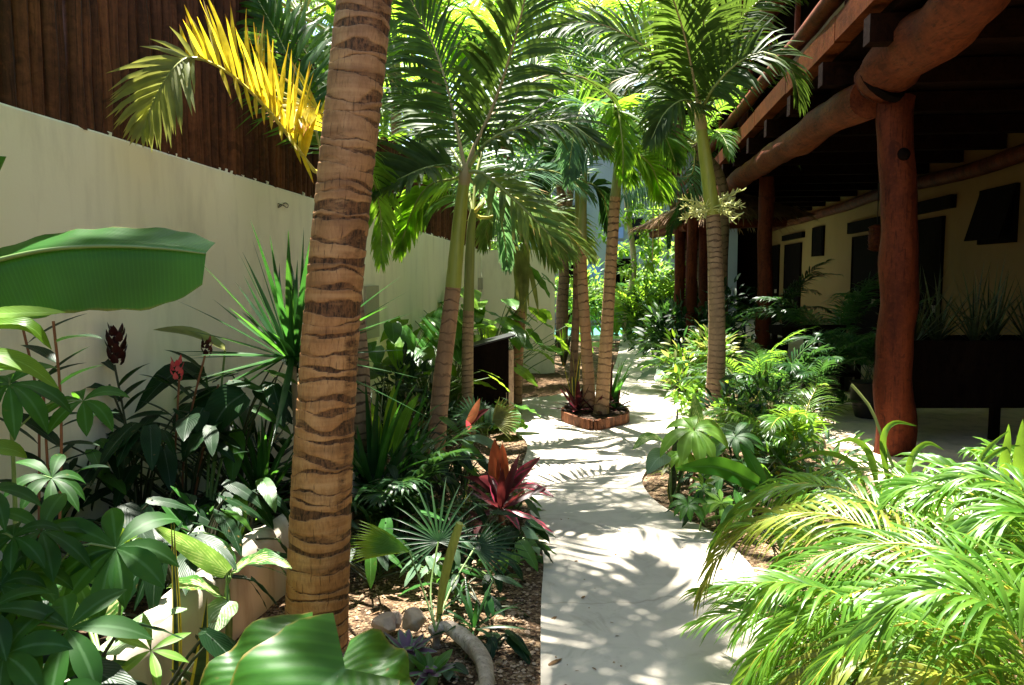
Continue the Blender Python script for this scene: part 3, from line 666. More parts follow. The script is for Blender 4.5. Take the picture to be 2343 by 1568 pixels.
# ------------------------------------------------------------------ shelter further on
t = thing('shelter', 'small red post shelter with a dry leaf roof edge beyond the slim palm trunk', 'shelter', (3.0, 14.2, 0))
for (x, d) in ((1551, 14.4), (1580, 13.4), (1606, 14.2), (1570, 17.0), (1640, 17)):
    q = P(x, 800, d); log('post', [V((q.x, q.y, z)) for z in (0, .9, 1.8, 2.55)], .10 if d < 16 else .085, .09, M['log'], 20, .12, 12, t, x * .1)
q = P(1536, 520, 14.3); mb = MB(); mb.tube([V((q.x, q.y, 2.46)), V((q.x + .75, q.y - .05, 2.46)), V((q.x + 2.0, q.y - .1, 2.5))], .085, 12, 0, .5, True, .1); mb.build('beam', M['logh'], t)
mb = MB(); mb.tube([V((q.x + .2, q.y - .4, 2.40)), V((q.x + .2, q.y + 3, 2.42))], .08, 12, 0, .5, True, .1); mb.build('beam', M['logh'], t)
mb = MB(); vs = [V((q.x - .15, q.y - .5, 2.56)), V((q.x + 2.4, q.y - .5, 2.6)), V((q.x + 2.4, q.y + 3.6, 2.6)), V((q.x - .15, q.y + 3.6, 2.56))]; ap = V((q.x + 1.2, q.y + 1.5, 3.3))
mb.add(vs + [ap], [(0, 1, 4), (1, 2, 4), (2, 3, 4), (3, 0, 4), (3, 2, 1, 0)])
R = random.Random(8)
for i in range(700):
    e = R.random(); k = R.randrange(4); a_, b_ = vs[k], vs[(k + 1) % 4]; h = R.random() ** 1.5
    p = a_.lerp(b_, e).lerp(ap, h * .85) + V((0, 0, R.uniform(.0, .05))); dn = (a_.lerp(b_, e) - ap).normalized()
    sd = (b_ - a_).normalized(); mb.leaflet(p, (dn + sd * R.uniform(-.3, .3)).normalized(), sd, R.uniform(.25, .5), .03, .25, 0, R.random(), 2)
mb.build('roof', M['thatch'], t)
# ------------------------------------------------------------------ pool house far behind
t = thing('pool_house', 'bluish white house behind the pool with dark openings, seen between the palms', 'house', (3.0, 28, 0))
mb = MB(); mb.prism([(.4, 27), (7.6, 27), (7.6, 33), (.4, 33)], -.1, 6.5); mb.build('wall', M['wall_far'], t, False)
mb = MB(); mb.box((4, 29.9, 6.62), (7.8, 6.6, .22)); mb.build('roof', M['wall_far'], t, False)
for (xa, ya, xb, yb, mt, nm) in ((1338, 605, 1374, 665, 'wall_blue', 'blue_panel'), (1394, 612, 1418, 660, 'wall_blue', 'blue_panel'), (1403, 520, 1426, 545, 'wall_blue', 'blue_panel'), (1403, 552, 1426, 580, 'wall_blue', 'blue_panel'), (1398, 592, 1450, 765, 'dark', 'door'), (1478, 655, 1525, 770, 'dark', 'door'), (1296, 585, 1330, 770, 'dark', 'door'), (1440, 500, 1470, 560, 'glass', 'window'), (1300, 470, 1340, 540, 'glass', 'window')):
    a_, b_ = P(xa, ya, 26.97), P(xb, yb, 26.97); mb = MB(); mb.box(((a_.x + b_.x) / 2, 26.965, (a_.z + b_.z) / 2), (abs(b_.x - a_.x), .09, abs(a_.z - b_.z))); mb.build(nm, M[mt], t, False)
# ------------------------------------------------------------------ sign cabinet
t = thing('sign_box', 'dark wooden lectern box with slanted lid beside the path, backed by a pale board', 'sign box', G(1120, 972))
d = 8.45; a_, b_ = P(1069, 905, d), P(1164, 897, d + .08); dirx = V((b_.x - a_.x, b_.y - a_.y, 0)).normalized(); nrm = V((dirx.y, -dirx.x, 0))
W_ = (b_ - a_).length; zl, zr = P(1069, 800, d).z, P(1164, 775, d).z; zb = .31; D_ = .24
def q8(u0, u1, z00, z01, z10, z11, y0, y1):
    A = V((a_.x, a_.y, 0))
    c = [A + dirx * u0 + Z * z00, A + dirx * u1 + Z * z10, A + dirx * u1 + Z * z11, A + dirx * u0 + Z * z01]
    return [p - nrm * y0 for p in c] + [p - nrm * y1 for p in c]
F8 = [(0, 1, 2, 3), (7, 6, 5, 4), (0, 4, 5, 1), (1, 5, 6, 2), (2, 6, 7, 3), (3, 7, 4, 0)]
mb = MB(); mb.add(q8(0, W_, zb, zl, zb, zr, 0, D_), F8); mb.build('cabinet', M['dark'], t, False)
mb = MB(); mb.add(q8(-.02, W_ + .07, zl + .004, zl + .022, zr + .019, zr + .038, -.04, D_ + .05), F8); mb.build('lid', M['black'], t, False)
mb = MB(); mb.add(q8(.02, W_ - .02, -.08, zb - .003, -.08, zb - .003, .05, .12), F8); mb.build('leg', M['dark'], t, False)
mb = MB(); mb.add(q8(W_ + .004, W_ + .06, -.08, zr - .14, -.08, zr - .13, .03, .15), F8); mb.build('side_board', M['pale_wood'], t, False)
# ------------------------------------------------------------------ round-cornered island planter
cor = [G(1278, 962), G(1357, 988), G(1447, 966), G(1395, 928), G(1325, 928)]
ring = []
n = len(cor)
for i in range(n):
    a_, b_, c_ = cor[i - 1], cor[i], cor[(i + 1) % n]; s0 = b_.lerp(a_, .28); s1 = b_.lerp(c_, .28)
    for k in range(7): u = k / 6; ring.append(s0 * (1 - u) ** 2 + b_ * 2 * u * (1 - u) + s1 * u * u)
ctr = sum(ring, V()) / len(ring)
PL = thing('island_planter', 'low planter edged with orange brown wooden stakes standing on the pale path', 'planter', (ctr.x, ctr.y, 0))
mb = MB(); R = random.Random(4); acc = []; rr_ = ring + [ring[0]]
for p, q in zip(rr_, rr_[1:]):
    L = (q - p).length; k = max(1, round(L / .026))
    for j in range(k): acc.append(p.lerp(q, (j + .5) / k))
for i, p in enumerate(acc):
    q = acc[(i + 1) % len(acc)]; ang = math.atan2(q.y - p.y, q.x - p.x); h = .105 + R.uniform(-.004, .005)
    mb.box((p.x, p.y, h / 2 + .001), (.024, .028, h), ang, 0, R.random())
mb.build('edging', M['tilewood'], PL, False)
mb = MB(); mb.prism([(lerp(ctr.x, p.x, .97), lerp(ctr.y, p.y, .97)) for p in ring], .004, .085); mb.build('soil', M['soil'], PL, False)
# ------------------------------------------------------------------ terrace furniture
t = thing('planter_box', 'long black planter box on legs holding spiky plants at the end of the dark terrace', 'planter', (4.45, 7.6, .03))
mb = MB(); mb.box((4.5, 7.33, .665), (1.7, .03, .63)); mb.box((4.5, 7.97, .665), (1.7, .03, .63)); mb.box((3.665, 7.65, .665), (.03, .606, .63)); mb.box((5.335, 7.65, .665), (.03, .606, .63)); mb.box((4.5, 7.65, .37), (1.636, .606, .03)); mb.build('box', M['dark'], t, False)
mb = MB(); mb.box((4.5, 7.65, .90), (1.636, .606, .03)); mb.build('soil', M['soil'], t, False)
for (x, y) in ((3.75, 7.42), (5.25, 7.42), (3.75, 7.88), (5.25, 7.88), (4.55, 7.42)):
    mb = MB(); mb.box((x, y, .19), (.07, .07, .318)); mb.build('leg', M['dark'], t, False)
t = thing('side_table', 'small dark wooden table standing farther back on the shaded terrace', 'table', (4.55, 12.0, .03))
mb = MB(); mb.box((4.45, 12.0, .74), (.95, .6, .13)); mb.build('tabletop', M['dark'], t, False)
for (x, y) in ((4.05, 11.76), (4.85, 11.76), (4.05, 12.24), (4.85, 12.24)):
    mb = MB(); mb.box((x, y, .35), (.07, .07, .64)); mb.build('leg', M['dark'], t, False)
t = thing('slatted_chair', 'dark wooden slatted chair between the crooked post and the leafy palms on the terrace', 'chair', (3.75, 9.3, .03))
cx, cy = 3.75, 9.3; mb = MB(); mb.box((cx, cy, .44), (.5, .5, .05)); mb.build('seat', M['dark'], t, False)
for (x, y, h) in ((-.22, -.22, .62), (.22, -.22, .62), (-.22, .22, .95), (.22, .22, .95)):
    mb = MB(); mb.box((cx + x, cy + y, .03 + h / 2), (.05, .05, h)); mb.build('leg', M['dark'], t, False)
for s_ in (-.25, .25):
    mb = MB(); mb.box((cx + s_ * 1.0, cy, .67), (.06, .54, .035)); mb.build('armrest', M['dark'], t, False)
mb = MB()
for k in range(5): mb.box((cx - .16 + k * .08, cy + .255, .70), (.04, .018, .44))
mb.box((cx, cy + .25, .95), (.5, .03, .06)); mb.build('backrest', M['dark'], t, False)
t = thing('hanging_lantern', 'striped lantern hanging under the terrace ceiling beside the crooked post', 'lantern', P(2008, 520, 9.6))
c = P(2006, 545, 9.6); mb = MB()
mb.tube([c + Z * q for q in (-.16, -.14, 0, .14, .16)], [.03, .085, .095, .085, .03], 14); mb.build('shade', M['log'], t)
mb = MB()
for k in range(6): mb.tube([c + Z * (-.125 + .05 * k - .006), c + Z * (-.125 + .05 * k + .006)], .099, 14)
mb.build('band', M['fascia'], t)
mb = MB(); mb.tube([c + Z * .15, c + Z * (3.47 - c.z)], .006, 6); mb.build('cord', M['rope'], t)
# ------------------------------------------------------------------ plant generators
def frond_part(parent, pts, R, L=.4, W=.03, n=34, mats=('rachis', 'palm'), name='frond', **k):
    mb = MB(); frond(mb, pts, L, W, n, R, **k); return mb.build(name, [M[q] for q in mats], parent)
def ringtrunk(parent, pts, r0, r1, mat, n=40, sides=16, flare=1.0, wob=.05, name='trunk', seed=0.0):
    C = catmull(pts, n); mb = MB()
    rs = [lerp(r0, r1, i / (n - 1)) * (1 + (flare - 1) * max(0, 1 - i / (n - 1) / .12) ** 2) for i in range(n)]
    mb.tube(C, rs, sides, 0, .5, True, wob, seed, .8); return mb.build(name, M[mat], parent)
def auto_fronds(parent, c, R, n, Lr, L, W, el=(75, -5), bend=(50, 95), az0=0, azs=360, nl=34, mats=('rachis', 'palm'), **k):
    for i in range(n):
        t = (i + .5) / n; az = az0 + azs * ((i * .381966) % 1) + R.uniform(-12, 12); e = lerp(el[0], el[1], t) + R.uniform(-6, 6)
        pts = arc(c, az, e, Lr * R.uniform(.85, 1.1), R.uniform(*bend), 9, 1.4, R.uniform(-18, 18))
        kk = dict(k); mm = kk.pop('matsf', None)
        frond_part(parent, pts, R, L * R.uniform(.9, 1.1), W, nl, mm[i % len(mm)] if mm else mats, **kk)
def nface(d, n):  # side vector so that the blade's face looks along n
    wv = V(d).normalized().cross(V(n))
    return wv.normalized() if wv.length > 1e-3 else V((1, 0, 0))
def pxleaf(parent, mat, a, b, d0, d1, W, shape='lance', k=.55, bow=.12, stem=None, sm='stem', sr=.004, roll=0.0, name='leaf', st=10, nac=4, R=None, **kw):
    """one leaf from blade base a to tip b (surveyed points), face between camera-wards (k=0) and skywards (k=1)"""
    p0, p1 = P(a[0], a[1], d0), P(b[0], b[1], d1); L = (p1 - p0).length
    n = (V((roll, -(1 - k), k))).normalized(); mid = p0.lerp(p1, .5) + Z * (bow * L)
    mb = MB(); wv = nface(p1 - p0, n)
    mb.blade(p0, p1 - p0, wv, L, W, shape, st=st, nac=nac, line=[p0, mid, p1], mat=0, rnd=(R.random() if R else .5), **kw)
    if stem:
        q = [V(s) for s in stem] + [p0]; mb.tube(catmull(q, 9), [sr * 1.3] * 5 + [sr] * 4, 6, 1, .5, False)
    return mb.build(name, [M[mat], M[sm]], parent)
def whorl(mb, c, axis, n, L, W, R, mat=0, droop=.6, spread=70, shape='obov', span=360, az0=0, fold=.18):
    axis = V(axis).normalized(); u = axis.cross(V((.31, .12, .9)));
    if u.length < .1: u = axis.cross(V((1, 0, 0)))
    u.normalize(); w = axis.cross(u)
    for i in range(n):
        a = rad(az0 + span * i / n + R.uniform(-7, 7)); s_ = rad(spread + R.uniform(-8, 8))
        d = (u * math.cos(a) + w * math.sin(a)) * math.sin(s_) + axis * math.cos(s_)
        l = L * R.uniform(.8, 1.1); mb.blade(c, d, nface(d, axis), l, W * R.uniform(.9, 1.1), shape, droop * R.uniform(.7, 1.3), 7, 2, fold, mat=mat, rnd=R.random())
def palmate(name, label, cat, base, heads, L, W, mat='cassava', sm='stem', n=8, seed=1, group=None, droop=.7, spread=72, sr=.006):
    """upright stem carrying whorled leaves; heads are points (or (point, scale, axis))"""
    R = random.Random(seed); t = thing(name, label, cat, base, group); base = V(base)
    hs = [h if isinstance(h, tuple) else (h, 1.0, (0, 0, 1)) for h in heads]; top = max(hs, key=lambda h: h[0].z)[0]
    line = catmull([base, base.lerp(top, .5) + V((.02, 0, .02)), top - Z * .04], 10); mb = MB(); mb.tube(line, [sr * 1.5 - sr * .07 * i for i in range(10)], 7, 0); mb.build('stem', M[sm], t)
    for h, sc, ax in hs:
        mb = MB(); q = min(line, key=lambda p: (p - h).length + (.3 if p.z > h.z - .01 else 0))
        mb.tube(catmull([q, q.lerp(h, .5) + Z * .04, h], 7), sr * .5, 5, 1, .5, False)
        whorl(mb, h, V(ax) + V((R.uniform(-.25, .25), R.uniform(-.25, .25), 0)), n + R.randint(-1, 1), L * sc, W * sc, R, 0, droop, spread, az0=R.uniform(0, 90)); mb.build('leaf', [M[mat], M[sm]], t)
    return t
def rosette(name, label, cat, base, n, L, W, mat, shape='sword', el=(85, 20), droop=.5, seed=1, stem=0.0, group=None, nac=2, fold=.3, curl=0, sm='stem', st=8, wave=0, part='leaf', az0=0, lj=(.75, 1.1), mats2=None, azs=360, tw=.3):
    R = random.Random(seed); t = thing(name, label, cat, base, group); c = V(base) + Z * stem
    if stem: mb = MB(); mb.tube([V(base) - Z * .05, V(base) + Z * stem * .5 + V((.01, 0, 0)), c + Z * .03], [.022, .02, .016], 8); mb.build('stem', M[sm], t)
    for i in range(n):
        az = rad(az0 + (i * 137.5) % azs + R.uniform(-15, 15)); e = rad(lerp(el[0], el[1], i / max(1, n - 1)) + R.uniform(-6, 6))
        d = V((math.cos(az) * math.cos(e), math.sin(az) * math.cos(e), math.sin(e))); wv = V((-math.sin(az), math.cos(az), R.uniform(-tw, tw))).normalized()
        mb = MB(); l = L * R.uniform(*lj); mm = mat if not mats2 or R.random() > .4 else mats2
        mb.blade(c + d * .012 + Z * (.002 * i if stem else 0), d, wv, l, W * R.uniform(.8, 1.15), shape, droop * R.uniform(.6, 1.4), st, nac, fold, curl, wave, mat=0, rnd=R.random(), ph=R.random() * 6, sidebend=R.uniform(-.25, .25))
        mb.build(part, M[mm], t)
    return t
def petioled(name, label, cat, base, n, H_, L, W, mat, shape='heart', el=(80, 35), seed=1, droop=.9, group=None, sm='stem', fold=.15, wave=.0, curl=.1, notch=.14, mats2=None, az0=0, azs=360, sr=.006, tilt=25):
    """leaves on long stalks from one crown: aroids and the like"""
    R = random.Random(seed); t = thing(name, label, cat, base, group); b = V(base)
    for i in range(n):
        az = az0 + (i * 137.5) % azs + R.uniform(-20, 20); e = lerp(el[0], el[1], ((i * .618) % 1)) + R.uniform(-6, 6); hh = H_ * R.uniform(.6, 1.1)
        pet = arc(b + V((R.uniform(-.03, .03), R.uniform(-.03, .03), 0)), az, e, hh, 35, 7); mb = MB(); mb.tube(pet, [sr * 1.3 - sr * .1 * j for j in range(7)], 6, 1, .5, False)
        a = rad(az + R.uniform(-25, 25)); el_ = rad(R.uniform(-tilt - 20, tilt * .4)); d = V((math.cos(a) * math.cos(el_), math.sin(a) * math.cos(el_), math.sin(el_)))
        wv = V((-math.sin(a), math.cos(a), R.uniform(-.35, .35))).normalized(); l = L * R.uniform(.65, 1.1)
        mb.blade(pet[-1] - d * l * .12, d, wv, l, W * l / L, shape, droop * R.uniform(.5, 1.2), 9, 4, fold, curl, wave * l, 3, 0, R.random(), notch, R.uniform(-.2, .2), R.random() * 6)
        mb.build('leaf', [M[mat if not mats2 or R.random() > .4 else mats2], M[sm]], t)
    return t
def shrub(name, label, cat, base, rx, ry, h, n, L, W, mat, seed=1, shape='ovate', group=None, sm='twig', z0=.15, nst=5, mats=None, droop=.4, up=.35, clump=9):
    R = random.Random(seed); t = thing(name, label, cat, base, group); b = V(base); mb = MB(); st = MB()
    cl = []
    for i in range(clump):
        a = R.random() * 6.283; q = R.random() ** .5; z = R.uniform(z0, 1)
        s_ = math.sin(math.pi * clamp(.12 + z * .82)) ** .6; cl.append(b + V((math.cos(a) * rx * q * s_, math.sin(a) * ry * q * s_, z * h)))
    for c in cl[:max(nst, 3)]: st.tube(catmull([b + V((R.uniform(-.05, .05), R.uniform(-.05, .05), -.05)), b.lerp(c, .5) + V((0, 0, h * .1)), c], 6), [.016, .013, .011, .009, .007, .004], 6, 0, .5, False)
    rr = (rx + ry) * .5 * .62
    for i in range(n):
        c = R.choice(cl); o = V((R.gauss(0, 1), R.gauss(0, 1), R.gauss(0, .8))); o = o.normalized() * rr * (R.random() ** .45)
        d = (o.normalized() + V((R.uniform(-.5, .5), R.uniform(-.5, .5), up + R.uniform(-.3, .3)))).normalized()
        wv = nface(d, V((R.uniform(-.5, .5), R.uniform(-.7, .3), 1)).normalized()); l = L * R.uniform(.6, 1.15)
        p = c + o * V((1, 1, 1)).x; p.z = max(p.z, b.z + .02)
        mb.blade(p, d, wv, l, W * l / L, shape, droop * R.uniform(.4, 1.5), 4, 2, .25, mat=(R.randrange(len(mats)) if mats else 0), rnd=R.random())
    mb.build('foliage', [M[q] for q in (mats or [mat])], t); st.build('stem', M[sm], t); return t
def arecaclump(name, label, base, n, Lr, L, W, seed, mats=('rachis', 'areca'), el=(82, 35), bend=(60, 105), nl=30, group=None, az0=0, azs=360, cat='palm', spreadb=.12, st=3, cane=True, **k):
    R = random.Random(seed); t = thing(name, label, cat, base, group); b = V(base)
    for i in range(n):
        o = V((R.uniform(-1, 1), R.uniform(-1, 1), 0)) * spreadb; az = az0 + azs * ((i * .381966) % 1) + R.uniform(-15, 15); e = lerp(el[0], el[1], ((i * .618) % 1))
        frond_part(t, arc(b + o, az, e, Lr * R.uniform(.75, 1.1), R.uniform(*bend), 9, 1.5, R.uniform(-20, 20)), R, L * R.uniform(.85, 1.1), W, nl, mats, st=st, rr=.006, start=.22, **k)
    if cane:
        for i in range(max(3, n // 4)):
            mb = MB(); a = R.random() * 6.28; mb.tube([b + V((math.cos(a) * spreadb, math.sin(a) * spreadb, -.05)), b + V((math.cos(a) * spreadb * 1.5, math.sin(a) * spreadb * 1.5, Lr * .22))], [.014, .009], 7, 0); mb.build('cane', M['stem'], t)
    return t
def canes(name, label, cat, base, cs, mat='broad_dark', sm='stem_dark', L=.22, W=.06, seed=1, nl=9, t0=.35, flower=None, group=None, sr=.006, droop=.5, shape='lance'):
    """ginger-like canes with leaves in two ranks; cs is a list of point lists"""
    R = random.Random(seed); t = thing(name, label, cat, base, group)
    for c in cs:
        C = catmull(c, 24); mb = MB(); mb.tube(C[::2] + [C[-1]], sr, 6); mb.build('cane', M[sm], t); fo = MB()
        ang = R.uniform(-.5, .5)
        for i in range(nl):
            u = lerp(t0, 1, (i + .5) / nl); p = C[int(u * 23)]; T = (C[min(23, int(u * 23) + 1)] - C[int(u * 23) - 1]).normalized()
            s_ = 1 if i % 2 else -1; h = V((math.cos(ang + R.uniform(-.4, .4)) * s_, math.sin(ang + R.uniform(-.4, .4)) * s_, 0)); d = (h * .9 + T * R.uniform(.35, .9)).normalized()
            fo.blade(p, d, nface(d, (T - h * .4)), L * R.uniform(.75, 1.15), W, shape, droop * R.uniform(.6, 1.5), 7, 2, .2, mat=0, rnd=R.random())
        fo.build('foliage', M[mat], t)
    return t
def cone_flower(parent, c, h, r, mat, R, n=26, name='flower'):
    mb = MB()
    for i in range(n):
        u = i / n; a = i * 2.4; rr = r * math.sin(math.pi * clamp(.15 + u * .75)); p = c + V((math.cos(a) * rr * .6, math.sin(a) * rr * .6, u * h)); d = V((math.cos(a) * .55, math.sin(a) * .55, 1)).normalized()
        mb.blade(p, d, nface(d, V((math.cos(a), math.sin(a), .2))), h * .34, r * .95, 'ovate', -.2, 4, 2, .35, mat=0, rnd=R.random())
    return mb.build(name, M[mat], parent)
def fanleaf(mb, c, axis, d0, n, L, W, R, span=150, mat=0, droop=.15):
    axis = V(axis).normalized(); d0 = V(d0); d0 = (d0 - axis * d0.dot(axis)).normalized(); w = axis.cross(d0)
    for i in range(n):
        a = rad(lerp(-span / 2, span / 2, i / (n - 1))); d = (d0 * math.cos(a) + w * math.sin(a) + axis * .12).normalized()
        mb.leaflet(c, d, nface(d, axis), L * (1 - .25 * abs(a) / 1.5) * R.uniform(.9, 1.05), W, droop, mat, R.random(), 4, .4)
# ------------------------------------------------------------------ the thick palm trunk close by
t = thing('coconut_palm', 'thickest leaning palm trunk, orange brown bark with dark ragged ring scars', 'palm', P(724, 1500, 3.37))
ax = [P(722, 1545, 3.36), P(724, 1470, 3.37), P(735, 1150, 3.36), P(742, 1000, 3.37), P(762, 700, 3.40), P(791, 400, 3.42), P(813, 200, 3.44), P(834, 0, 3.46), P(862, -260, 3.5), V((-.44, 3.75, 4.2)), V((-.28, 4.35, 5.3)), V((-.12, 5.0, 6.3))]
NS = 72
C0 = catmull(ax, 1600); cum = [0.0]
for i in range(1, 1600): cum.append(cum[-1] + (C0[i] - C0[i - 1]).length)
HT = cum[-1]
hs = [i * .0030 for i in range(int(3.3 / .003))] + [3.3 + (HT - 3.3) * i / 120 for i in range(121)]; NH = len(hs); C = []; q = 0
for h in hs:
    while q < 1598 and cum[q + 1] < h: q += 1
    C.append(C0[q].lerp(C0[q + 1], clamp((h - cum[q]) / max(1e-6, cum[q + 1] - cum[q]))))
cum = hs
R = random.Random(12); rings = [0.0]
while rings[-1] < HT: rings.append(rings[-1] + R.uniform(.042, .092))
rp = [(R.uniform(-.024, .024), R.uniform(0, 6.28), R.uniform(0, 100)) for _ in rings]
def rb(k, th):
    a, ph, sd = rp[k]; ct, stt = math.cos(th), math.sin(th)
    return rings[k] + a * math.cos(th - ph) + .026 * noise.noise((ct * .9 + sd, stt * .9, sd)) + .006 * noise.noise((ct * 4 + sd, stt * 4, sd))
mb = MB(); vs, uvs, rn, fs = [], [], [], []
cs = [(math.cos(6.28318 * j / NS), math.sin(6.28318 * j / NS)) for j in range(NS)]
tab = [[rb(k, 6.28318 * j / NS) for j in range(NS)] for k in range(len(rings))]
kk = [0] * NS
for i in range(NH):
    h = cum[i]; T = (C[min(i + 1, NH - 1)] - C[max(i - 1, 0)]).normalized(); A = (V((1, 0, 0)) - T * T.x).normalized(); B = T.cross(A)
    r = lerp(.139, .118, clamp(h / 1.6)) if h < 1.6 else lerp(.118, .108, clamp((h - 1.6) / 4))
    r *= 1 + .14 * max(0, 1 - h / .22) ** 2
    for j in range(NS + 1):
        jj = j % NS; c_, s_ = cs[jj]
        k = kk[jj]
        while k < len(rings) - 2 and tab[k + 1][jj] < h: k += 1
        kk[jj] = k; b0, b1 = tab[k][jj], tab[k + 1][jj]; u = clamp((h - b0) / max(.012, b1 - b0)); sd = rp[k][2]
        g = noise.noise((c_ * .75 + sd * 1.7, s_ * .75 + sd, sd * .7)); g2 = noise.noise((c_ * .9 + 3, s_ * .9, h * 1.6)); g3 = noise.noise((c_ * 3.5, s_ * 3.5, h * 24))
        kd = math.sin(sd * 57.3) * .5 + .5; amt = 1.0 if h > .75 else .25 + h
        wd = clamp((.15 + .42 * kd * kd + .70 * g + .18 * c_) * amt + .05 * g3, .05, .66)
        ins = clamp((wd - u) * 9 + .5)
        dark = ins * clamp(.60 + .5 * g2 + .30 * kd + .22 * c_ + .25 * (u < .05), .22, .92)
        dark = max(dark, clamp(.9 * noise.noise((c_ * 1.6 + 9, s_ * 1.6, h * 4.5)) + .55 * c_ - .30 + .3 * g3, 0, .75))  # dark bark patches, weighted to one side as painted shade
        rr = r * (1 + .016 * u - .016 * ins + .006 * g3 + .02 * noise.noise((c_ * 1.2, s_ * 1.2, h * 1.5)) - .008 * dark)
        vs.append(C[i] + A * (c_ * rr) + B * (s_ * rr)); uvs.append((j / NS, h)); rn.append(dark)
for i in range(NH - 1):
    for j in range(NS): a = i * (NS + 1) + j; fs.append((a, a + 1, a + NS + 2, a + NS + 1))
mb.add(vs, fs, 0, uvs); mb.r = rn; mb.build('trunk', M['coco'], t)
R = random.Random(44); top = ax[-1]
auto_fronds(t, top, R, 8, 2.0, .60, .05, (60, 5), (55, 90), 55, 215, 44, ('rachis', 'palm'), start=.2, rr=.022)
# ------------------------------------------------------------------ palm behind the thick trunk: yellow frond
t = thing('young_palm', 'young palm behind the thick trunk, with one bright yellow frond against the dark fence', 'palm', G(832, 1090))
d0 = 5.3
ringtrunk(t, [G(830, 1100), P(828, 1000, d0), P(824, 850, d0), P(812, 700, d0), P(795, 560, d0)], .075, .055, 'ring_grey', 40, 14, 1.15)
mb = MB(); mb.tube([P(795, 562, d0), P(775, 480, d0), P(752, 400, d0 - .05)], [.056, .05, .03], 12); mb.build('crownshaft', M['shaft_dull'], t)
R = random.Random(2); cr = P(745, 395, 5.1)
yl = [cr, P(720, 392, 4.95), P(640, 285, 4.6), P(585, 222, 4.4), P(530, 172, 4.25), P(470, 138, 4.15), P(432, 132, 4.1)]; C2 = catmull(yl, 46); mb = MB(); mb.tube(C2[::3], [lerp(.014, .006, i / 15) for i in range(16)], 6, 0)
for i in range(10, 45):
    for q in range(2):
        if (q and i % 3) or (i < 14 and q): continue
        u = i / 45; p = C2[i] + (C2[min(45, i + 1)] - C2[i]) * R.random()
        d = V((lerp(.30, -.42, u) + R.uniform(-.07, .07), R.uniform(.1, .45) if not q else R.uniform(-.5, -.2), 1)).normalized()
        l = (.30 + .22 * math.sin(u * 3.0)) * R.uniform(.82, 1.12) * (.75 if q else 1) * (1 - .5 * max(0, u - .85) / .15)
        mb.blade(p, d, nface(d, V((R.uniform(-.9, .9), -1, .05))), l, R.uniform(.022, .034), 'strap', R.uniform(-.05, .35), 7, 2, .18, 0, .003, 1.5, 1, R.random(), 0, R.uniform(-.2, .2), R.random() * 6)
for i in range(12, 40, 3):
    d = V((R.uniform(.1, .5), -.5, R.uniform(-1.0, -.4))).normalized(); mb.blade(C2[i], d, nface(d, V((R.uniform(-.5, .5), -1, .3))), R.uniform(.10, .24), .024, 'strap', .3, 6, 2, .2, mat=1, rnd=R.random())
mb.build('frond', [M['rachis_yel'], M['yellow']], t)
frond_part(t, [P(470, 139, 4.15), P(440, 131, 4.1), P(415, 140, 4.06), P(385, 172, 4.02), P(355, 225, 4.0), P(330, 290, 4.0)], R, .33, .03, 24, ('rachis', 'olive'), start=.1, a0=62, a1=18, lift=.15, droop=.35, rr=.007, up=(.1, -1, .25), name='frond')
frond_part(t, [P(745, 340, 5.1), P(735, 260, 5.0), P(700, 245, 4.9), P(660, 262, 4.8)], R, .35, .042, 14, ('rachis_yel', 'yellow'), start=.2, a0=60, a1=40, lift=.2, droop=.2, rr=.009, up=(0, -1, .6))
frond_part(t, [cr, P(720, 290, 5.2), P(690, 200, 5.3), P(640, 90, 5.4), P(590, 0, 5.5)], R, .5, .04, 34, ('rachis', 'palm'), up=(0, -1, .5), lift=.1)
frond_part(t, [cr, P(735, 240, 5.4), P(700, 120, 5.6), P(600, 10, 5.7), P(500, -40, 5.7)], R, .55, .04, 34, ('rachis', 'palm_lime'), up=(.2, -1, .6), lift=.1)
frond_part(t, [cr, P(800, 330, 5.4), P(850, 400, 5.7), P(872, 500, 5.9), P(872, 590, 5.9)], R, .38, .03, 34, ('rachis', 'palm_lime'), up=(0, -1, .5), lift=.1, droop=.5)
frond_part(t, [cr, P(790, 300, 5.7), P(850, 180, 6.1), P(900, 60, 6.4)], R, .5, .04, 34, ('rachis', 'palm'), up=(0, -1, .4))
frond_part(t, [cr, P(760, 250, 5.6), P(780, 120, 5.9), P(790, -20, 6.1)], R, .5, .04, 30, ('rachis', 'palm_lime'), up=(0, -1, .4))
# ------------------------------------------------------------------ slim palm with a lime crownshaft (left of the path)
SH = dict(start=.13, rr=.019)
t = thing('slim_palm', 'slim leaning palm with a smooth lime green shaft, between thick trunk and sign box', 'palm', G(997, 1085))
d0 = 6.4
ringtrunk(t, [G(992, 1092), P(1000, 1000, d0), P(1012, 860, d0), P(1027, 740, d0), P(1037, 655, d0)], .078, .062, 'ring_brown', 44, 16, 1.2)
mb = MB(); mb.tube(catmull([P(1037, 658, d0), P(1043, 590, d0), P(1053, 490, d0), P(1062, 415, d0)], 12), [.064, .063, .06, .06, .058, .056, .055, .054, .052, .05, .047, .043], 14); mb.build('crownshaft', M['shaft'], t)
mb = MB(); mb.tube([P(1061, 425, d0), P(1065, 395, d0), P(1068, 375, d0)], [.046, .05, .03], 10); mb.build('sheath', M['rachis_tan'], t)
R = random.Random(7); c = P(1065, 395, d0)
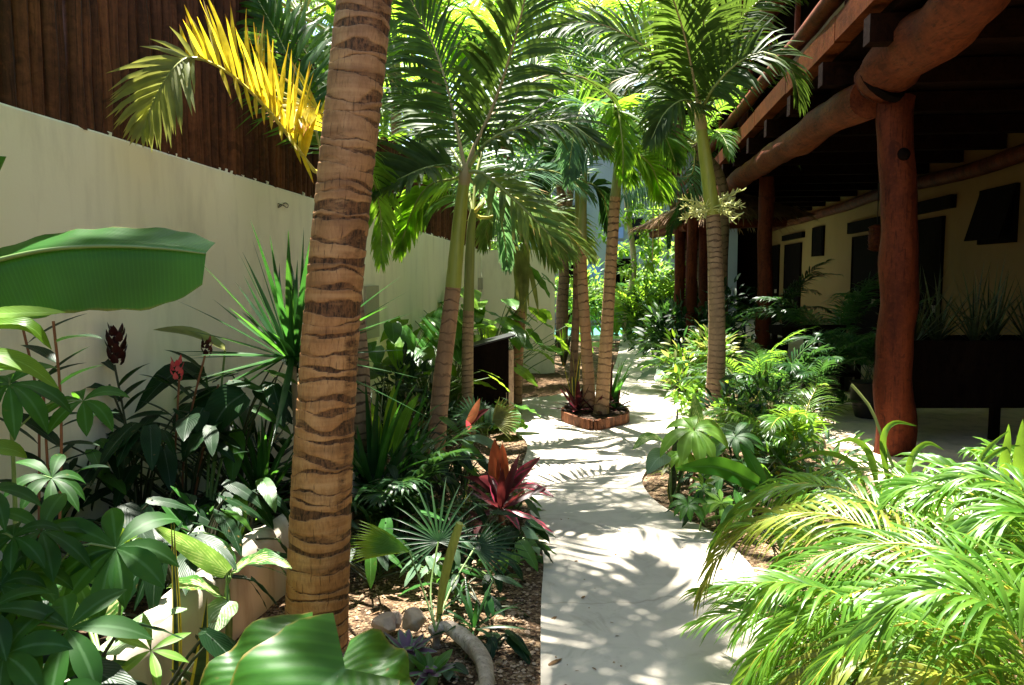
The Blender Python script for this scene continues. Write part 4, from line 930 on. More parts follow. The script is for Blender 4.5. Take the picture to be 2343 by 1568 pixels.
for pts, L, mt, up, kw in (
    ([c, P(1088, 330, 6.4), P(1120, 262, 6.4), P(1160, 150, 6.35), P(1198, 10, 6.3), P(1215, -90, 6.3)], .62, ('rachis_tan', 'palm_shade'), (.3, -1, .3), {}),
    ([c, P(1052, 330, 6.5), P(1040, 270, 6.6), P(1018, 180, 6.7), P(990, 100, 6.8), P(935, -10, 6.9)], .6, ('rachis_tan', 'palm_shade'), (-.3, -1, .3), {}),
    ([c, P(1030, 380, 6.3), P(974, 386, 6.1), P(905, 415, 5.9), P(858, 440, 5.8)], .46, ('rachis', 'palm_shade'), (0, -.7, .7), dict(droop=.25, lift=.6)),
    ([c, P(1100, 395, 6.3), P(1140, 425, 6.2), P(1190, 470, 6.1), P(1250, 530, 6.0), P(1300, 580, 6.0)], .42, ('rachis', 'palm_dry'), (0, -.6, .8), dict(droop=.35, keep=.8)),
    ([c, P(1110, 330, 6.3), P(1190, 290, 6.2), P(1290, 280, 6.1), P(1370, 330, 6.0)], .55, ('rachis', 'palm_shade'), (0, -.5, .9), {}),
    ([c, P(1040, 410, 6.6), P(990, 420, 6.8), P(955, 460, 6.9), P(930, 520, 7.0), P(915, 570, 7.0)], .40, ('rachis', 'palm_lime'), (0, -1, .4), dict(droop=.5)),
    ([c, P(1100, 300, 6.7), P(1170, 220, 7.1), P(1260, 170, 7.5), P(1340, 180, 7.8), P(1400, 225, 8.0), P(1412, 285, 8.0)], .52, ('rachis_tan', 'palm_shade'), (0, -.6, .8), dict(droop=.5)),
    ([c, P(1085, 420, 6.9), P(1120, 450, 7.3), P(1150, 520, 7.6), P(1160, 600, 7.7)], .42, ('rachis', 'palm_blue'), (0, -1, .5), dict(droop=.6)),
    ([c, P(1020, 320, 7.0), P(960, 250, 7.5), P(890, 220, 8.0), P(830, 240, 8.2)], .5, ('rachis', 'palm_shade'), (0, -1, .6), {}),
):
    kw = {**SH, **kw}; frond_part(t, pts, R, L, .047, 36, mt, up=up, **kw)
# second slim stem just behind it
t = thing('slim_palm', 'thin palm with a dull green shaft standing directly behind the sign box', 'palm', G(1072, 1000))
d0 = 7.9
ringtrunk(t, [G(1074, 1000), P(1070, 900, d0), P(1070, 780, d0), P(1072, 710, d0)], .062, .055, 'ring_grey', 36, 14, 1.1)
mb = MB(); mb.tube(catmull([P(1072, 712, d0), P(1074, 620, d0), P(1078, 520, d0), P(1085, 480, d0)], 10), [.055, .054, .052, .05, .05, .048, .045, .042, .04, .036], 12); mb.build('crownshaft', M['shaft_dull'], t)
R = random.Random(9); c = P(1083, 490, d0)
for pts, L, mt, up in (
    ([c, P(1100, 470, 7.8), P(1140, 440, 7.6), P(1210, 470, 7.5), P(1290, 530, 7.4), P(1350, 585, 7.4)], .42, ('rachis_yel', 'palm_dry'), (0, -.6, .8)),
    ([c, P(1110, 500, 7.9), P(1160, 490, 8.0), P(1230, 530, 8.1), P(1270, 600, 8.1)], .45, ('rachis_yel', 'palm_dry'), (0, -1, .5)),
    ([c, P(1090, 400, 8.1), P(1120, 300, 8.4), P(1180, 200, 8.8), P(1260, 120, 9.2)], .6, ('rachis', 'palm'), (0, -1, .5)),
    ([c, P(1060, 400, 8.2), P(1020, 330, 8.6), P(960, 300, 9.0), P(890, 330, 9.2)], .55, ('rachis', 'palm_lime'), (0, -1, .5)),
    ([c, P(1130, 430, 8.1), P(1200, 390, 8.3), P(1290, 400, 8.5), P(1350, 450, 8.6)], .5, ('rachis', 'palm_blue'), (0, -.8, .8)),
    ([c, P(1050, 450, 8.3), P(1000, 460, 8.6), P(950, 520, 8.8)], .4, ('rachis', 'palm'), (0, -1, .5))):
    frond_part(t, pts, R, L, .042, 36, mt, up=up, **SH)
# third stem with hanging sheath
t = thing('slim_palm', 'palm stem with a hanging dead brown sheath, just past the dark sign box', 'palm', G(1182, 925))
d0 = 9.6
ringtrunk(t, [G(1184, 925), P(1184, 860, d0), P(1188, 760, d0), P(1192, 690, d0)], .06, .07, 'ring_brown', 30, 14, 1.0)
mb = MB(); mb.tube(catmull([P(1190, 700, d0), P(1195, 620, d0), P(1200, 560, d0)], 8), [.07, .075, .078, .07, .06, .05, .045, .04], 12, 0, .5, True, .15); mb.build('crownshaft', M['shaft_dull'], t)
mb = MB(); R = random.Random(31)
for i in range(16):
    a = P(1190 + R.uniform(-12, 20), 560 + R.uniform(0, 40), d0 - .08); d = V((R.uniform(-.1, .25), -.1, -1)).normalized(); mb.leaflet(a, d, V((1, 0, 0)), R.uniform(.3, .75), .06, .2, 0, R.random(), 4)
mb.build('dead_sheath', M['olive'], t)
c = P(1202, 555, d0)
for pts, L, mt, up in (
    ([c, P(1215, 500, 9.5), P(1260, 480, 9.4), P(1310, 520, 9.3), P(1350, 580, 9.3)], .5, ('rachis', 'palm_dry'), (0, -.7, .7)),
    ([c, P(1190, 500, 9.7), P(1150, 470, 9.8), P(1120, 500, 9.9), P(1105, 560, 10)], .45, ('rachis', 'palm_dry'), (0, -1, .5)),
    ([c, P(1205, 440, 9.9), P(1230, 350, 10.2), P(1290, 270, 10.6), P(1360, 250, 11)], .6, ('rachis', 'palm_blue'), (0, -1, .5)),
    ([c, P(1170, 430, 10), P(1120, 370, 10.4), P(1050, 350, 10.8)], .55, ('rachis', 'palm'), (0, -1, .5)),
    ([c, P(1240, 520, 9.9), P(1290, 540, 10.2), P(1330, 610, 10.4)], .42, ('rachis', 'palm_blue'), (0, -1, .5))):
    frond_part(t, pts, R, L, .036, 36, mt, up=up, **SH)
# ------------------------------------------------------------------ the palms in the island planter
def planter_palm(label, pts, r0, r1, mat, shaft, fr, seed, d0, n_ring=44):
    t = thing('planter_palm', label, 'palm', pts[0], 'palms growing in the island planter')
    ringtrunk(t, pts, r0, r1, mat, n_ring, 14, 1.18, .05, 'trunk', seed)
    if shaft:
        mb = MB(); C = catmull(shaft, 8); mb.tube(C, [lerp(r1 * 1.02, r1 * .62, i / 7) for i in range(8)], 12); mb.build('crownshaft', M['shaft_dull'], t)
    R = random.Random(seed)
    for p, L, mt, up in fr: frond_part(t, p, R, L, .036, 40, mt, up=up, **SH)
    return t
d0 = 8.75; ba = V((P(1348, 938, d0).x, d0, .06)); c = P(1338, 360, d0)
planter_palm('planter palm with the straighter smooth tan trunk, tallest stem of the island planter', [ba, P(1347, 880, d0), P(1341, 780, d0), P(1333, 640, d0), P(1332, 560, d0)], .072, .05, 'ring_brown',
    [P(1332, 562, d0), P(1334, 470, d0), P(1338, 385, d0)], [
    ([c, P(1330, 300, 8.6), P(1300, 250, 8.5), P(1250, 260, 8.4), P(1215, 320, 8.3)], .5, ('rachis', 'palm'), (0, -.8, .6)),
    ([c, P(1345, 290, 8.5), P(1345, 240, 8.3), P(1325, 260, 8.1), P(1308, 340, 8.0), P(1300, 410, 8.0)], .42, ('rachis', 'palm_blue'), (0, -.6, .8)),
    ([c, P(1360, 280, 8.9), P(1400, 200, 9.1), P(1460, 150, 9.3)], .55, ('rachis', 'palm'), (0, -1, .5)),
    ([c, P(1330, 260, 9.0), P(1300, 150, 9.3), P(1250, 60, 9.6)], .6, ('rachis', 'palm'), (0, -1, .4)),
    ([c, P(1310, 350, 8.9), P(1270, 360, 9.0), P(1230, 420, 9.1)], .45, ('rachis', 'palm_dark'), (0, -1, .6)),
    ([c, P(1370, 340, 8.8), P(1410, 350, 8.8), P(1440, 410, 8.8)], .45, ('rachis', 'palm_lime'), (0, -1, .6))], 51, d0)
d0 = 8.55; ba = V((P(1375, 945, d0).x, d0, .06)); c = P(1412, 345, d0)
planter_palm('planter palm leaning outward with bold dark rings on its brown trunk', [ba, P(1379, 900, d0), P(1388, 760, d0), P(1397, 620, d0), P(1404, 500, d0), P(1408, 450, d0)], .078, .056, 'ring_tan',
    [P(1408, 452, d0), P(1411, 410, d0), P(1413, 360, d0)], [
    ([c, P(1440, 290, 8.5), P(1480, 270, 8.4), P(1520, 310, 8.3), P(1545, 370, 8.2)], .5, ('rachis', 'palm'), (0, -.8, .7)),
    ([c, P(1420, 280, 8.8), P(1440, 180, 9.0), P(1490, 80, 9.2), P(1540, 30, 9.4)], .58, ('rachis_tan', 'palm'), (0, -1, .4)),
    ([c, P(1400, 290, 8.4), P(1400, 240, 8.2), P(1415, 260, 8.0), P(1425, 340, 7.9), P(1425, 400, 7.9)], .45, ('rachis', 'palm_lime'), (0, -.7, .7)),
    ([c, P(1390, 280, 8.9), P(1370, 170, 9.2), P(1330, 70, 9.5)], .58, ('rachis', 'palm'), (0, -1, .4)),
    ([c, P(1450, 350, 8.6), P(1490, 380, 8.6), P(1515, 450, 8.6)], .42, ('rachis', 'palm_lime'), (0, -1, .6)),
    ([c, P(1380, 330, 8.3), P(1345, 330, 8.1), P(1310, 390, 8.0)], .42, ('rachis', 'palm_blue'), (0, -.8, .7))], 52, d0)
d0 = 9.1; ba = V((P(1312, 925, d0).x, d0, .06)); c = P(1320, 430, d0)
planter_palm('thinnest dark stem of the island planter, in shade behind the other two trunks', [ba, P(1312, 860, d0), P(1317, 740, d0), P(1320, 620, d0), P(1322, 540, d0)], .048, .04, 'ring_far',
    [P(1322, 542, d0), P(1322, 480, d0), P(1320, 435, d0)], [
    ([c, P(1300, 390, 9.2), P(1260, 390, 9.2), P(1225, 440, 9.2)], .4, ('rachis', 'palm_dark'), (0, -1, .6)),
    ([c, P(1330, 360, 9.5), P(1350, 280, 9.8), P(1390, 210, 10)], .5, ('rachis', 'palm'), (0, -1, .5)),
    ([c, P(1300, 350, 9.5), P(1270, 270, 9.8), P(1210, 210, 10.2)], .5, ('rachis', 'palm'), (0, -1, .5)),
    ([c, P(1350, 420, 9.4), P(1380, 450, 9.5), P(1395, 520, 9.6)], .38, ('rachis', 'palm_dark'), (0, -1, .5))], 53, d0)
# ------------------------------------------------------------------ palm on the terrace side with cream flowers
t = thing('flowering_palm', 'palm with a yellow green shaft and a cream flower spray below it, beside the terrace', 'palm', G(1632, 985))
d0 = 8.3
ringtrunk(t, [G(1630, 992), P(1634, 930, d0), P(1640, 800, d0), P(1638, 640, d0), P(1634, 540, d0), P(1631, 490, d0)], .105, .072, 'ring_grey', 60, 18, 1.2)
mb = MB(); mb.tube(catmull([P(1631, 492, d0), P(1622, 420, d0), P(1611, 340, d0), P(1604, 290, d0)], 12), [.075, .076, .075, .073, .071, .069, .067, .066, .064, .06, .056, .05], 16); mb.build('crownshaft', M['shaft'], t)
mb = MB(); mb.tube([P(1605, 298, d0), P(1603, 280, d0), P(1602, 262, d0)], [.058, .066, .05], 12); mb.build('sheath', M['rachis_tan'], t)
R = random.Random(61); c = P(1602, 275, d0)
for pts, L, mt, up in (
    ([c, P(1570, 220, 8.2), P(1520, 150, 8.1), P(1440, 85, 8.0), P(1340, 50, 7.9), P(1240, 70, 7.8)], .6, ('rachis_tan', 'palm_shade'), (0, -.8, .7)),
    ([c, P(1575, 240, 8.5), P(1530, 190, 8.7), P(1470, 170, 8.8), P(1400, 190, 8.9), P(1345, 250, 9)], .55, ('rachis_tan', 'palm_shade'), (0, -.8, .7)),
    ([c, P(1598, 190, 8.3), P(1605, 100, 8.2), P(1612, 10, 8.1), P(1610, -90, 8.0)], .62, ('rachis_tan', 'palm_shade'), (.2, -1, .1)),
    ([c, P(1585, 170, 8.1), P(1560, 60, 7.9), P(1520, -60, 7.7)], .62, ('rachis_tan', 'palm_shade'), (-.2, -1, .2)),
    ([c, P(1630, 180, 8.5), P(1670, 80, 8.6), P(1740, 0, 8.6), P(1830, -30, 8.6)], .58, ('rachis', 'palm_shade'), (.2, -1, .3)),
    ([c, P(1620, 220, 8.0), P(1680, 150, 7.8), P(1750, 120, 7.7), P(1810, 160, 7.6), P(1830, 230, 7.6)], .5, ('rachis', 'palm_shade'), (.2, -.8, .6)),
    ([c, P(1590, 240, 8.0), P(1560, 230, 7.8), P(1520, 260, 7.7), P(1490, 320, 7.6)], .46, ('rachis', 'palm_shade'), (0, -.8, .6)),
    ([c, P(1600, 200, 8.7), P(1590, 100, 9.0), P(1560, 20, 9.3), P(1500, -20, 9.5)], .6, ('rachis', 'palm_lime'), (0, -1, .3))):
    frond_part(t, pts, R, L, .042, 44, mt, up=up, **SH)
mb = MB(); pts = [P(1620, 250, 8.15), P(1660, 180, 8.1), P(1700, 115, 8.05), P(1735, 80, 8.0)]; C = catmull(pts, 20); mb.tube(C, [.016 - .0006 * i for i in range(20)], 7, 0)
for i in range(6, 20):
    for sgn in (-1, 1):
        d = V((sgn * R.uniform(.3, .9), R.uniform(-.4, .4), R.uniform(.0, .7))).normalized(); mb.leaflet(C[i], d, nface(d, (0, -1, .5)), R.uniform(.12, .32), .02, 1.0, 1, R.random(), 4)
mb.build('flower_shoot', [M['stem'], M['palm_lime']], t)
def spray(parent, c, R, n=30, L=.28, mat='flower_cream'):
    mb = MB()
    for i in range(n):
        a = R.uniform(0, 6.283); e = R.uniform(-.45, .5); d = V((math.cos(a) * math.cos(e), math.sin(a) * math.cos(e), math.sin(e))); p = c + d * .07; l = L * R.uniform(.5, 1.1)
        C = arc(p, math.degrees(a), math.degrees(e) + 12, l, 30, 6); mb.tube(C, [.007, .0065, .006, .0055, .005, .004], 5, 0, R.random())
        for k in range(2, 6):
            for q in range(3):
                dd = (d + V((R.uniform(-1, 1), R.uniform(-1, 1), R.uniform(-1, 1))) * .9).normalized(); C2 = [C[k], C[k] + dd * L * .14, C[k] + dd * L * .24 + Z * .008]; mb.tube(C2, [.005, .0055, .004], 4, 0, R.random())
    mb.build('flower_spray', M[mat], parent)
spray(t, P(1624, 476, 8.3), R, 34, .27)
# ------------------------------------------------------------------ banana leaf at the very left
t = thing('banana_plant', 'banana plant whose single broad hanging leaf reaches in before the cream wall', 'banana plant', (-1.78, 1.95, .25))
mb = MB(); tip = P(472, 578, 2.02); base_ = P(-170, 640, 1.95)
line = [base_, P(0, 592, 1.97), P(120, 568, 1.98), P(250, 561, 2.0), P(380, 567, 2.01), tip]
mb.blade(base_, tip - base_, nface(tip - base_, V((.05, -.75, .55))), 1, .315, 'banana', st=30, nac=8, fold=-.55, curl=.06, wave=.004, wf=7, mat=0, line=line)
mb.tube([p - Z * .003 + V((0, -.004, 0)) for p in catmull(line, 20)], [.008 - .0003 * i for i in range(20)], 6, 1, .5, False)
mb.build('leaf', [M['banana'], M['stem']], t)
mb = MB(); mb.tube(catmull([base_, V((-1.6, 1.93, 1.5)), V((-1.76, 1.95, 1.2))], 8), .014, 8); mb.build('petiole', M['stem'], t)
mb = MB(); mb.tube([V((-1.78, 1.95, .2)), V((-1.78, 1.95, .7)), V((-1.76, 1.95, 1.22))], [.06, .05, .03], 12); mb.build('stem', M['stem'], t)
R = random.Random(70); mb = MB()
for az, e, L in ((150, 60, .9), (230, 50, .8), (60, 70, .9)):
    d = V((math.cos(rad(az)) * math.cos(rad(e)), math.sin(rad(az)) * math.cos(rad(e)), math.sin(rad(e)))); mb.blade(V((-1.77, 1.95, 1.2)), d, nface(d, V((0, -1, .5))), L, .25, 'banana', .9, 14, 4, .2, 0, .006, 8, 0, R.random())
mb.build('leaf', M['banana'], t)
for q_, w_ in (((( -1.77, 1.95, 1.2), (-1.74, 2.1, 2.2), (-1.62, 2.5, 2.95), (-1.4, 3.1, 3.2), (-1.2, 3.6, 3.05)), .42), (((-1.78, 1.93, 1.2), (-1.85, 1.95, 2.2), (-1.75, 2.3, 3.0), (-1.45, 2.75, 3.35), (-1.1, 3.1, 3.3)), .40), (((-1.78, 1.93, 1.2), (-1.95, 2.0, 2.3), (-2.0, 2.5, 3.1), (-1.9, 3.0, 3.4), (-1.75, 3.5, 3.4)), .40)):  # extra overhead leaves out of view, added to shade the plants below
    mb = MB(); q_ = [V(p) for p in q_]; mb.blade(q_[0], q_[1] - q_[0], V((.9, -.1, .2)), 1, w_, 'lance', st=22, nac=6, fold=.15, wave=.012, wf=5, line=q_, rnd=R.random()); mb.build('leaf', M['banana'], t)
# bright narrow leaves under it
t = thing('bamboo_palm', 'tall plant with long bright lime leaves arching in below the hanging banana leaf', 'plant', G(-60, 1650, .25))
R = random.Random(71); b = P(-90, 900, 1.75); mb = MB(); mb.tube([G(-60, 1650, .25), P(-80, 1200, 1.8), b], [.014, .012, .008], 7); mb.build('stem', M['stem'], t)
for a_, m_, e_, w in (((-60, 745), (60, 745), (118, 800), .05), ((-60, 800), (50, 830), (135, 890), .05), ((-60, 850), (20, 838), (70, 855), .04), ((-40, 1020), (30, 1030), (62, 1048), .05), ((-60, 720), (60, 716), (150, 715), .045)):
    mb = MB(); p0, p1, p2 = P(*a_, 1.85), P(*m_, 1.88), P(*e_, 1.9); mb.blade(p0, p2 - p0, nface(p2 - p0, V((.1, -.6, .8))), 1, w, 'lance', st=10, nac=2, fold=.2, line=[p0, p1, p2], rnd=R.random()); mb.build('leaf', M['broad_lime'], t)
# ------------------------------------------------------------------ palmate cluster, lower left
W8 = dict(L=.20, W=.062)
def heads(*a): return [(P(x, y, d), s_, ax) for x, y, d, s_, ax in a]
palmate('palmate_shrub', 'tall palmate leaved plant with glossy drooping leaflets before the pale wall, highest of its cluster', 'shrub', G(20, 1540, .26), heads((22, 880, 2.15, .95, (.2, -.5, 1)), (190, 918, 2.3, .75, (.2, -.6, 1)), (118, 1095, 2.35, .75, (.3, -.4, 1))), .19, .056, 'cassava', 'stem', 7, 81, None, 1.6, 70, .006)
palmate('palmate_shrub', 'palmate plant with one dark seven fingered leaf spread before the mottled leaves', 'shrub', G(190, 1780, .26), heads((265, 1255, 2.1, 1.05, (.25, -.75, .8)), (95, 1215, 2.05, .85, (.3, -.4, 1)), (175, 1330, 2.2, .7, (.2, -.4, 1)), (60, 1310, 2.0, .8, (.1, -.5, 1))), .20, .062, 'cassava', 'stem', 8, 82, None, 1.1, 76, .006)
palmate('palmate_shrub', 'lowest palmate plant with dark leaflets spreading across the bottom corner', 'shrub', G(100, 2000, .2), heads((155, 1440, 1.85, 1.0, (.1, -.7, .8)), (10, 1500, 1.75, 1.0, (0, -.6, .8)), (250, 1640, 1.85, .7, (.2, -.6, .8)), (90, 1600, 1.75, 1.0, (0, -.6, .8)), (-30, 1400, 1.8, .9, (.2, -.5, 1)), (200, 1560, 2.0, .8, (.1, -.5, 1))), .19, .062, 'cassava', 'stem', 8, 83, None, 1.1, 76, .006)
palmate('palmate_shrub', 'small sunlit palmate seedling with thin pale leaflets before the white kerb wall', 'shrub', G(345, 1900, .0), heads((345, 1488, 2.15, .75, (.4, -.5, .9)),), .17, .038, 'cassava_lime', 'stem', 7, 84, None, .35, 82, .004)
palmate('palmate_shrub', 'palmate plant with broad sunlit leaflets at the picture edge under the lime leaves', 'shrub', G(-60, 1700, .26), heads((-20, 1120, 1.9, .9, (.4, -.3, 1)), (30, 1230, 1.95, .75, (.2, -.5, 1)), (0, 1340, 1.9, .85, (.2, -.5, 1))), .16, .05, 'cassava', 'stem', 7, 85, None, 1.5, 70, .006)
# small yellow green sprouts in the cluster
t = thing('sprout_plant', 'slender plant with two bright yellow green narrow leaves pointing at the mottled leaves', 'plant', G(250, 1640, .26)); R = random.Random(86)
pxleaf(t, 'broad_lime', (300, 1235), (358, 1188), 2.4, 2.5, .035, 'lance', .5, .15, [G(250, 1640, .26), P(285, 1290, 2.38)], R=R); pxleaf(t, 'broad_lime', (295, 1245), (345, 1240), 2.4, 2.45, .03, 'lance', .7, .1, [P(285, 1290, 2.38)], R=R); pxleaf(t, 'broad_lime', (292, 1240), (270, 1205), 2.4, 2.4, .03, 'ovate', .5, .1, [P(285, 1290, 2.38)], R=R)
# mottled dieffenbachia
t = thing('mottled_plant', 'dumb cane with cream mottled leaves between the kerb wall and the thick trunk', 'dumb cane', G(525, 1490)); R = random.Random(88); b = G(522, 1480); st_ = P(520, 1350, 3.0)
mb = MB(); mb.tube([b - Z * .03, P(524, 1420, 3.05), st_], [.016, .014, .010], 8); mb.build('stem', M['stem'], t)
for (a_, e_, d0, d1, w, k, bw, sh, mt) in (((520, 1310), (345, 1200), 3.0, 2.85, .085, .35, .02, 'ovate', 'dieff'), ((525, 1300), (452, 1218), 3.1, 3.15, .10, .55, .08, 'ovate', 'dieff'), ((505, 1362), (382, 1345), 3.0, 2.8, .125, .65, .10, 'ovate', 'dieff'), ((535, 1305), (668, 1300), 3.05, 2.95, .10, .7, .16, 'ovate', 'dieff'), ((522, 1375), (486, 1455), 2.95, 2.85, .12, .5, .10, 'ovate', 'dieff_pale')):
    pxleaf(t, mt, a_, e_, d0, d1, w, sh, k, bw, [st_ + Z * .02, P((a_[0] + 520) / 2, a_[1] + 15, d0)], sr=.005, R=R, wave=.006, wf=2.5, fold=.18)
t = thing('mottled_plant', 'dumb cane with one white sunlit leaf lying over the kerb wall', 'dumb cane', G(270, 1800, .2)); R = random.Random(89); b = G(270, 1800, .2)
for (a_, e_, d0, d1, w, k, bw, mt) in (((250, 1475), (428, 1392), 2.35, 2.5, .09, .8, .05, 'dieff_pale'), ((215, 1440), (285, 1295), 2.4, 2.5, .15, .35, .02, 'dieff'), ((200, 1430), (140, 1290), 2.4, 2.45, .12, .3, .03, 'dieff'), ((240, 1500), (330, 1478), 2.2, 2.3, .06, .85, .1, 'dieff_pale')):
    pxleaf(t, mt, a_, e_, d0, d1, w, 'ovate', k, bw, [b, P(235, 1540, 2.25)], sr=.006, R=R, wave=.006, wf=2.5)
# snake plants with yellow margins
t = thing('snake_plant', 'snake plant with two tall yellow edged leaves in front of the white kerb wall', 'snake plant', G(405, 1760)); R = random.Random(90)
for (x0, y0, x1, y1, d0, d1, w, sg) in ((400, 1720, 391, 1178, 2.55, 2.5, .030, .0), (398, 1720, 398, 1190, 2.56, 2.54, .032, .7), (425, 1720, 474, 1365, 2.5, 2.45, .062, .25), (440, 1700, 455, 1440, 2.6, 2.6, .03, .5)):
    p0, p1 = P(x0, y0, d0), P(x1, y1, d1); mb = MB(); mb.blade(p0, p1 - p0, V((1, sg, 0)), 1, w, 'sword', st=14, nac=10, fold=.35, line=[p0, p0.lerp(p1, .5) + V((.012, 0, 0)), p1], rnd=R.random()); mb.build('leaf', M['snake'], t)
# elephant ears at the bottom
t = thing('elephant_ear', 'elephant ear plant with huge ribbed leaves at the bottom, right under the thick trunk foot', 'elephant ear', G(640, 2100)); R = random.Random(91); b = G(640, 2100)
def ear(a_, n, d, L, W, mt, notch=.16, droop=.5, wave=.02, fold=.12, wf=3.0, curl=.06, ph=0.0):
    p = a_; mb = MB(); n = V(n).normalized(); dd = V(d).normalized(); mb.blade(p, dd, nface(dd, n), L, W, 'heart', droop, 22, 12, fold, curl, wave, wf, 0, .5, notch, 0, ph)
    mb.tube(catmull([b, b.lerp(p, .6) + V((0, -.05, .05)), p + dd * L * .05 - n * .01], 8), .011, 8, 1, .5, False); mb.build('leaf', [M[mt], M['stem']], t)
ear(P(715, 1480, 2.30), (-.05, -.55, .85), (-.80, -.45, -.28), .44, .32, 'ear', .1, .3, .022, .2, ph=1)
ear(P(790, 1530, 2.08), (.05, -.50, .85), (-.62, -.55, -.40), .50, .46, 'ear', .15, .25, .02, .14)
ear(P(770, 1545, 2.14), (.1, -.45, .9), (.72, -.30, -.30), .26, .36, 'ear', .15, .4, .022, .1)
# ------------------------------------------------------------------ canes against the boundary wall
def cpt(*a): return [P(x, y, d) for x, y, d in a]
b = G(130, 1330, .26)
canes('ginger_plant', 'ginger clump with tall orange red canes and dark leaves under the banana leaf', 'ginger', b, [cpt((133, 1290, 3.1), (140, 1080, 3.1), (138, 900, 3.1), (122, 735, 3.1)), cpt((128, 1290, 3.15), (115, 1160, 3.2), (105, 1000, 3.2), (95, 830, 3.2)), cpt((88, 1290, 3.2), (90, 1050, 3.25), (84, 900, 3.3), (50, 740, 3.3))], 'broad_dark', 'stem_red', .26, .075, 101, 8, .25)
b = G(305, 1240, .26)
t = canes('ginger_plant', 'ginger with a dark red cone flower topping its leaning cane against the pale wall', 'ginger', b, [cpt((318, 1240, 3.9), (305, 1080, 3.95), (282, 940, 3.95), (262, 835, 3.95)), cpt((300, 1240, 3.95), (298, 1130, 4.0), (290, 990, 4.0), (250, 880, 3.9))], 'broad_dark', 'stem_dark', .24, .06, 102, 11, .2)
cone_flower(t, P(268, 835, 3.95), .17, .045, 'bract', random.Random(1))
b = G(395, 1220, .26)
t = canes('ginger_plant', 'ginger with one small bright pink flower on a thin cane against the pale wall', 'ginger', b, [cpt((392, 1230, 4.1), (398, 1080, 4.15), (405, 960, 4.15), (410, 868, 4.15)), cpt((415, 1230, 4.15), (420, 1060, 4.2), (440, 930, 4.2), (470, 810, 4.2)), cpt((430, 1230, 4.2), (455, 1080, 4.2), (480, 960, 4.25), (500, 880, 4.25))], 'broad_dark', 'stem_red', .25, .07, 103, 7, .3)
R = random.Random(104); cone_flower(t, P(406, 872, 4.15), .115, .032, 'pink', R, 14); cone_flower(t, P(474, 815, 4.2), .09, .03, 'bract', R, 14)
t = thing('broad_leaf_plant', 'plant with one big dull olive leaf lying flat before the wall above the pink flower', 'plant', G(470, 1225, .26)); R = random.Random(105); b = G(470, 1225, .26)
pxleaf(t, 'olive', (515, 800), (350, 755), 4.35, 4.15, .19, 'ovate', .75, .08, [b, P(500, 950, 4.35)], sr=.006, R=R); pxleaf(t, 'broad_dark', (470, 855), (308, 945), 4.3, 4.1, .17, 'ovate', .5, .22, [b, P(480, 950, 4.35)], sr=.006, R=R)
pxleaf(t, 'broad_dark', (520, 905), (432, 1000), 4.3, 4.2, .2, 'ovate', .5, .18, [b, P(500, 1000, 4.3)], sr=.006, R=R); pxleaf(t, 'broad_dark', (560, 900), (470, 1010), 4.2, 4.1, .22, 'ovate', .4, .15, [b, P(520, 1000, 4.3)], sr=.006, R=R)
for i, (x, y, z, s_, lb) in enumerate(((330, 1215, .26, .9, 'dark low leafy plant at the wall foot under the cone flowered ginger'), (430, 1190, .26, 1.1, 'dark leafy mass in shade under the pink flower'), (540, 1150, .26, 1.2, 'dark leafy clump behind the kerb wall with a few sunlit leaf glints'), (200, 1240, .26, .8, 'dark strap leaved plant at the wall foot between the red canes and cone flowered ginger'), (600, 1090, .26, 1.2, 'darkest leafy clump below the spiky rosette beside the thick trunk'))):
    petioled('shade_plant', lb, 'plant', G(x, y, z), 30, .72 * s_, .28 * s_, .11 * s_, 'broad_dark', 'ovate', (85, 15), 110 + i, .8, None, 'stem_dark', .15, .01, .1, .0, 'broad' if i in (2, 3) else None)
# ------------------------------------------------------------------ spiky rosette left of the thick trunk
rosette('spiky_plant', 'spiky dark green rosette of stiff sword leaves against the wall beside the thick trunk', 'yucca', V((P(672, 850, 4.5).x, 4.5, .26)), 60, .80, .046, 'yucca', 'sword', (88, -25), .18, 120, P(672, 850, 4.5).z - .26, None, 2, .35, 0, 'twig', 7, 0, 'leaf', 0, (.75, 1.08), 'strap')
# strap leaves around the trunk
rosette('strap_plant', 'clump of long shiny strap leaves pressed against the thick trunk on its wall side', 'lily', G(600, 1170, .2), 22, .62, .045, 'strap', 'strap', (85, 40), .8, 121, 0, None, 2, .3)
rosette('strap_plant', 'tall clump of deep green strap leaves just past the thick trunk', 'lily', G(858, 1195), 34, .85, .055, 'strap', 'strap', (86, 30), .9, 122, .12, None, 2, .3, mats2='yucca')
rosette('strap_plant', 'clump of long dark arching leaves leaning over to the slim palm foot', 'lily', G(925, 1150), 30, .8, .045, 'yucca', 'strap', (80, 20), .9, 123, .15, None, 2, .3, mats2='strap')
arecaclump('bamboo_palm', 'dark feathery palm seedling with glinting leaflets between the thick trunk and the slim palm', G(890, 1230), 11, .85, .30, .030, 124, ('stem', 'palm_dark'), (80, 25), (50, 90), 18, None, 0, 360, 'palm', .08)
t = thing('upright_leaf_plant', 'plant with one tall bright lime leaf rising between the dark strap leaves', 'plant', G(885, 1130)); R = random.Random(125)
pxleaf(t, 'broad_lime', (885, 1040), (902, 880), 5.2, 5.2, .09, 'lance', .2, .0, [G(885, 1130)], R=R); pxleaf(t, 'broad', (900, 1040), (960, 900), 5.2, 5.0, .08, 'lance', .4, .1, [G(885, 1130)], R=R); pxleaf(t, 'broad_lime', (875, 1050), (850, 920), 5.2, 5.1, .07, 'lance', .3, .1, [G(885, 1130)], R=R)
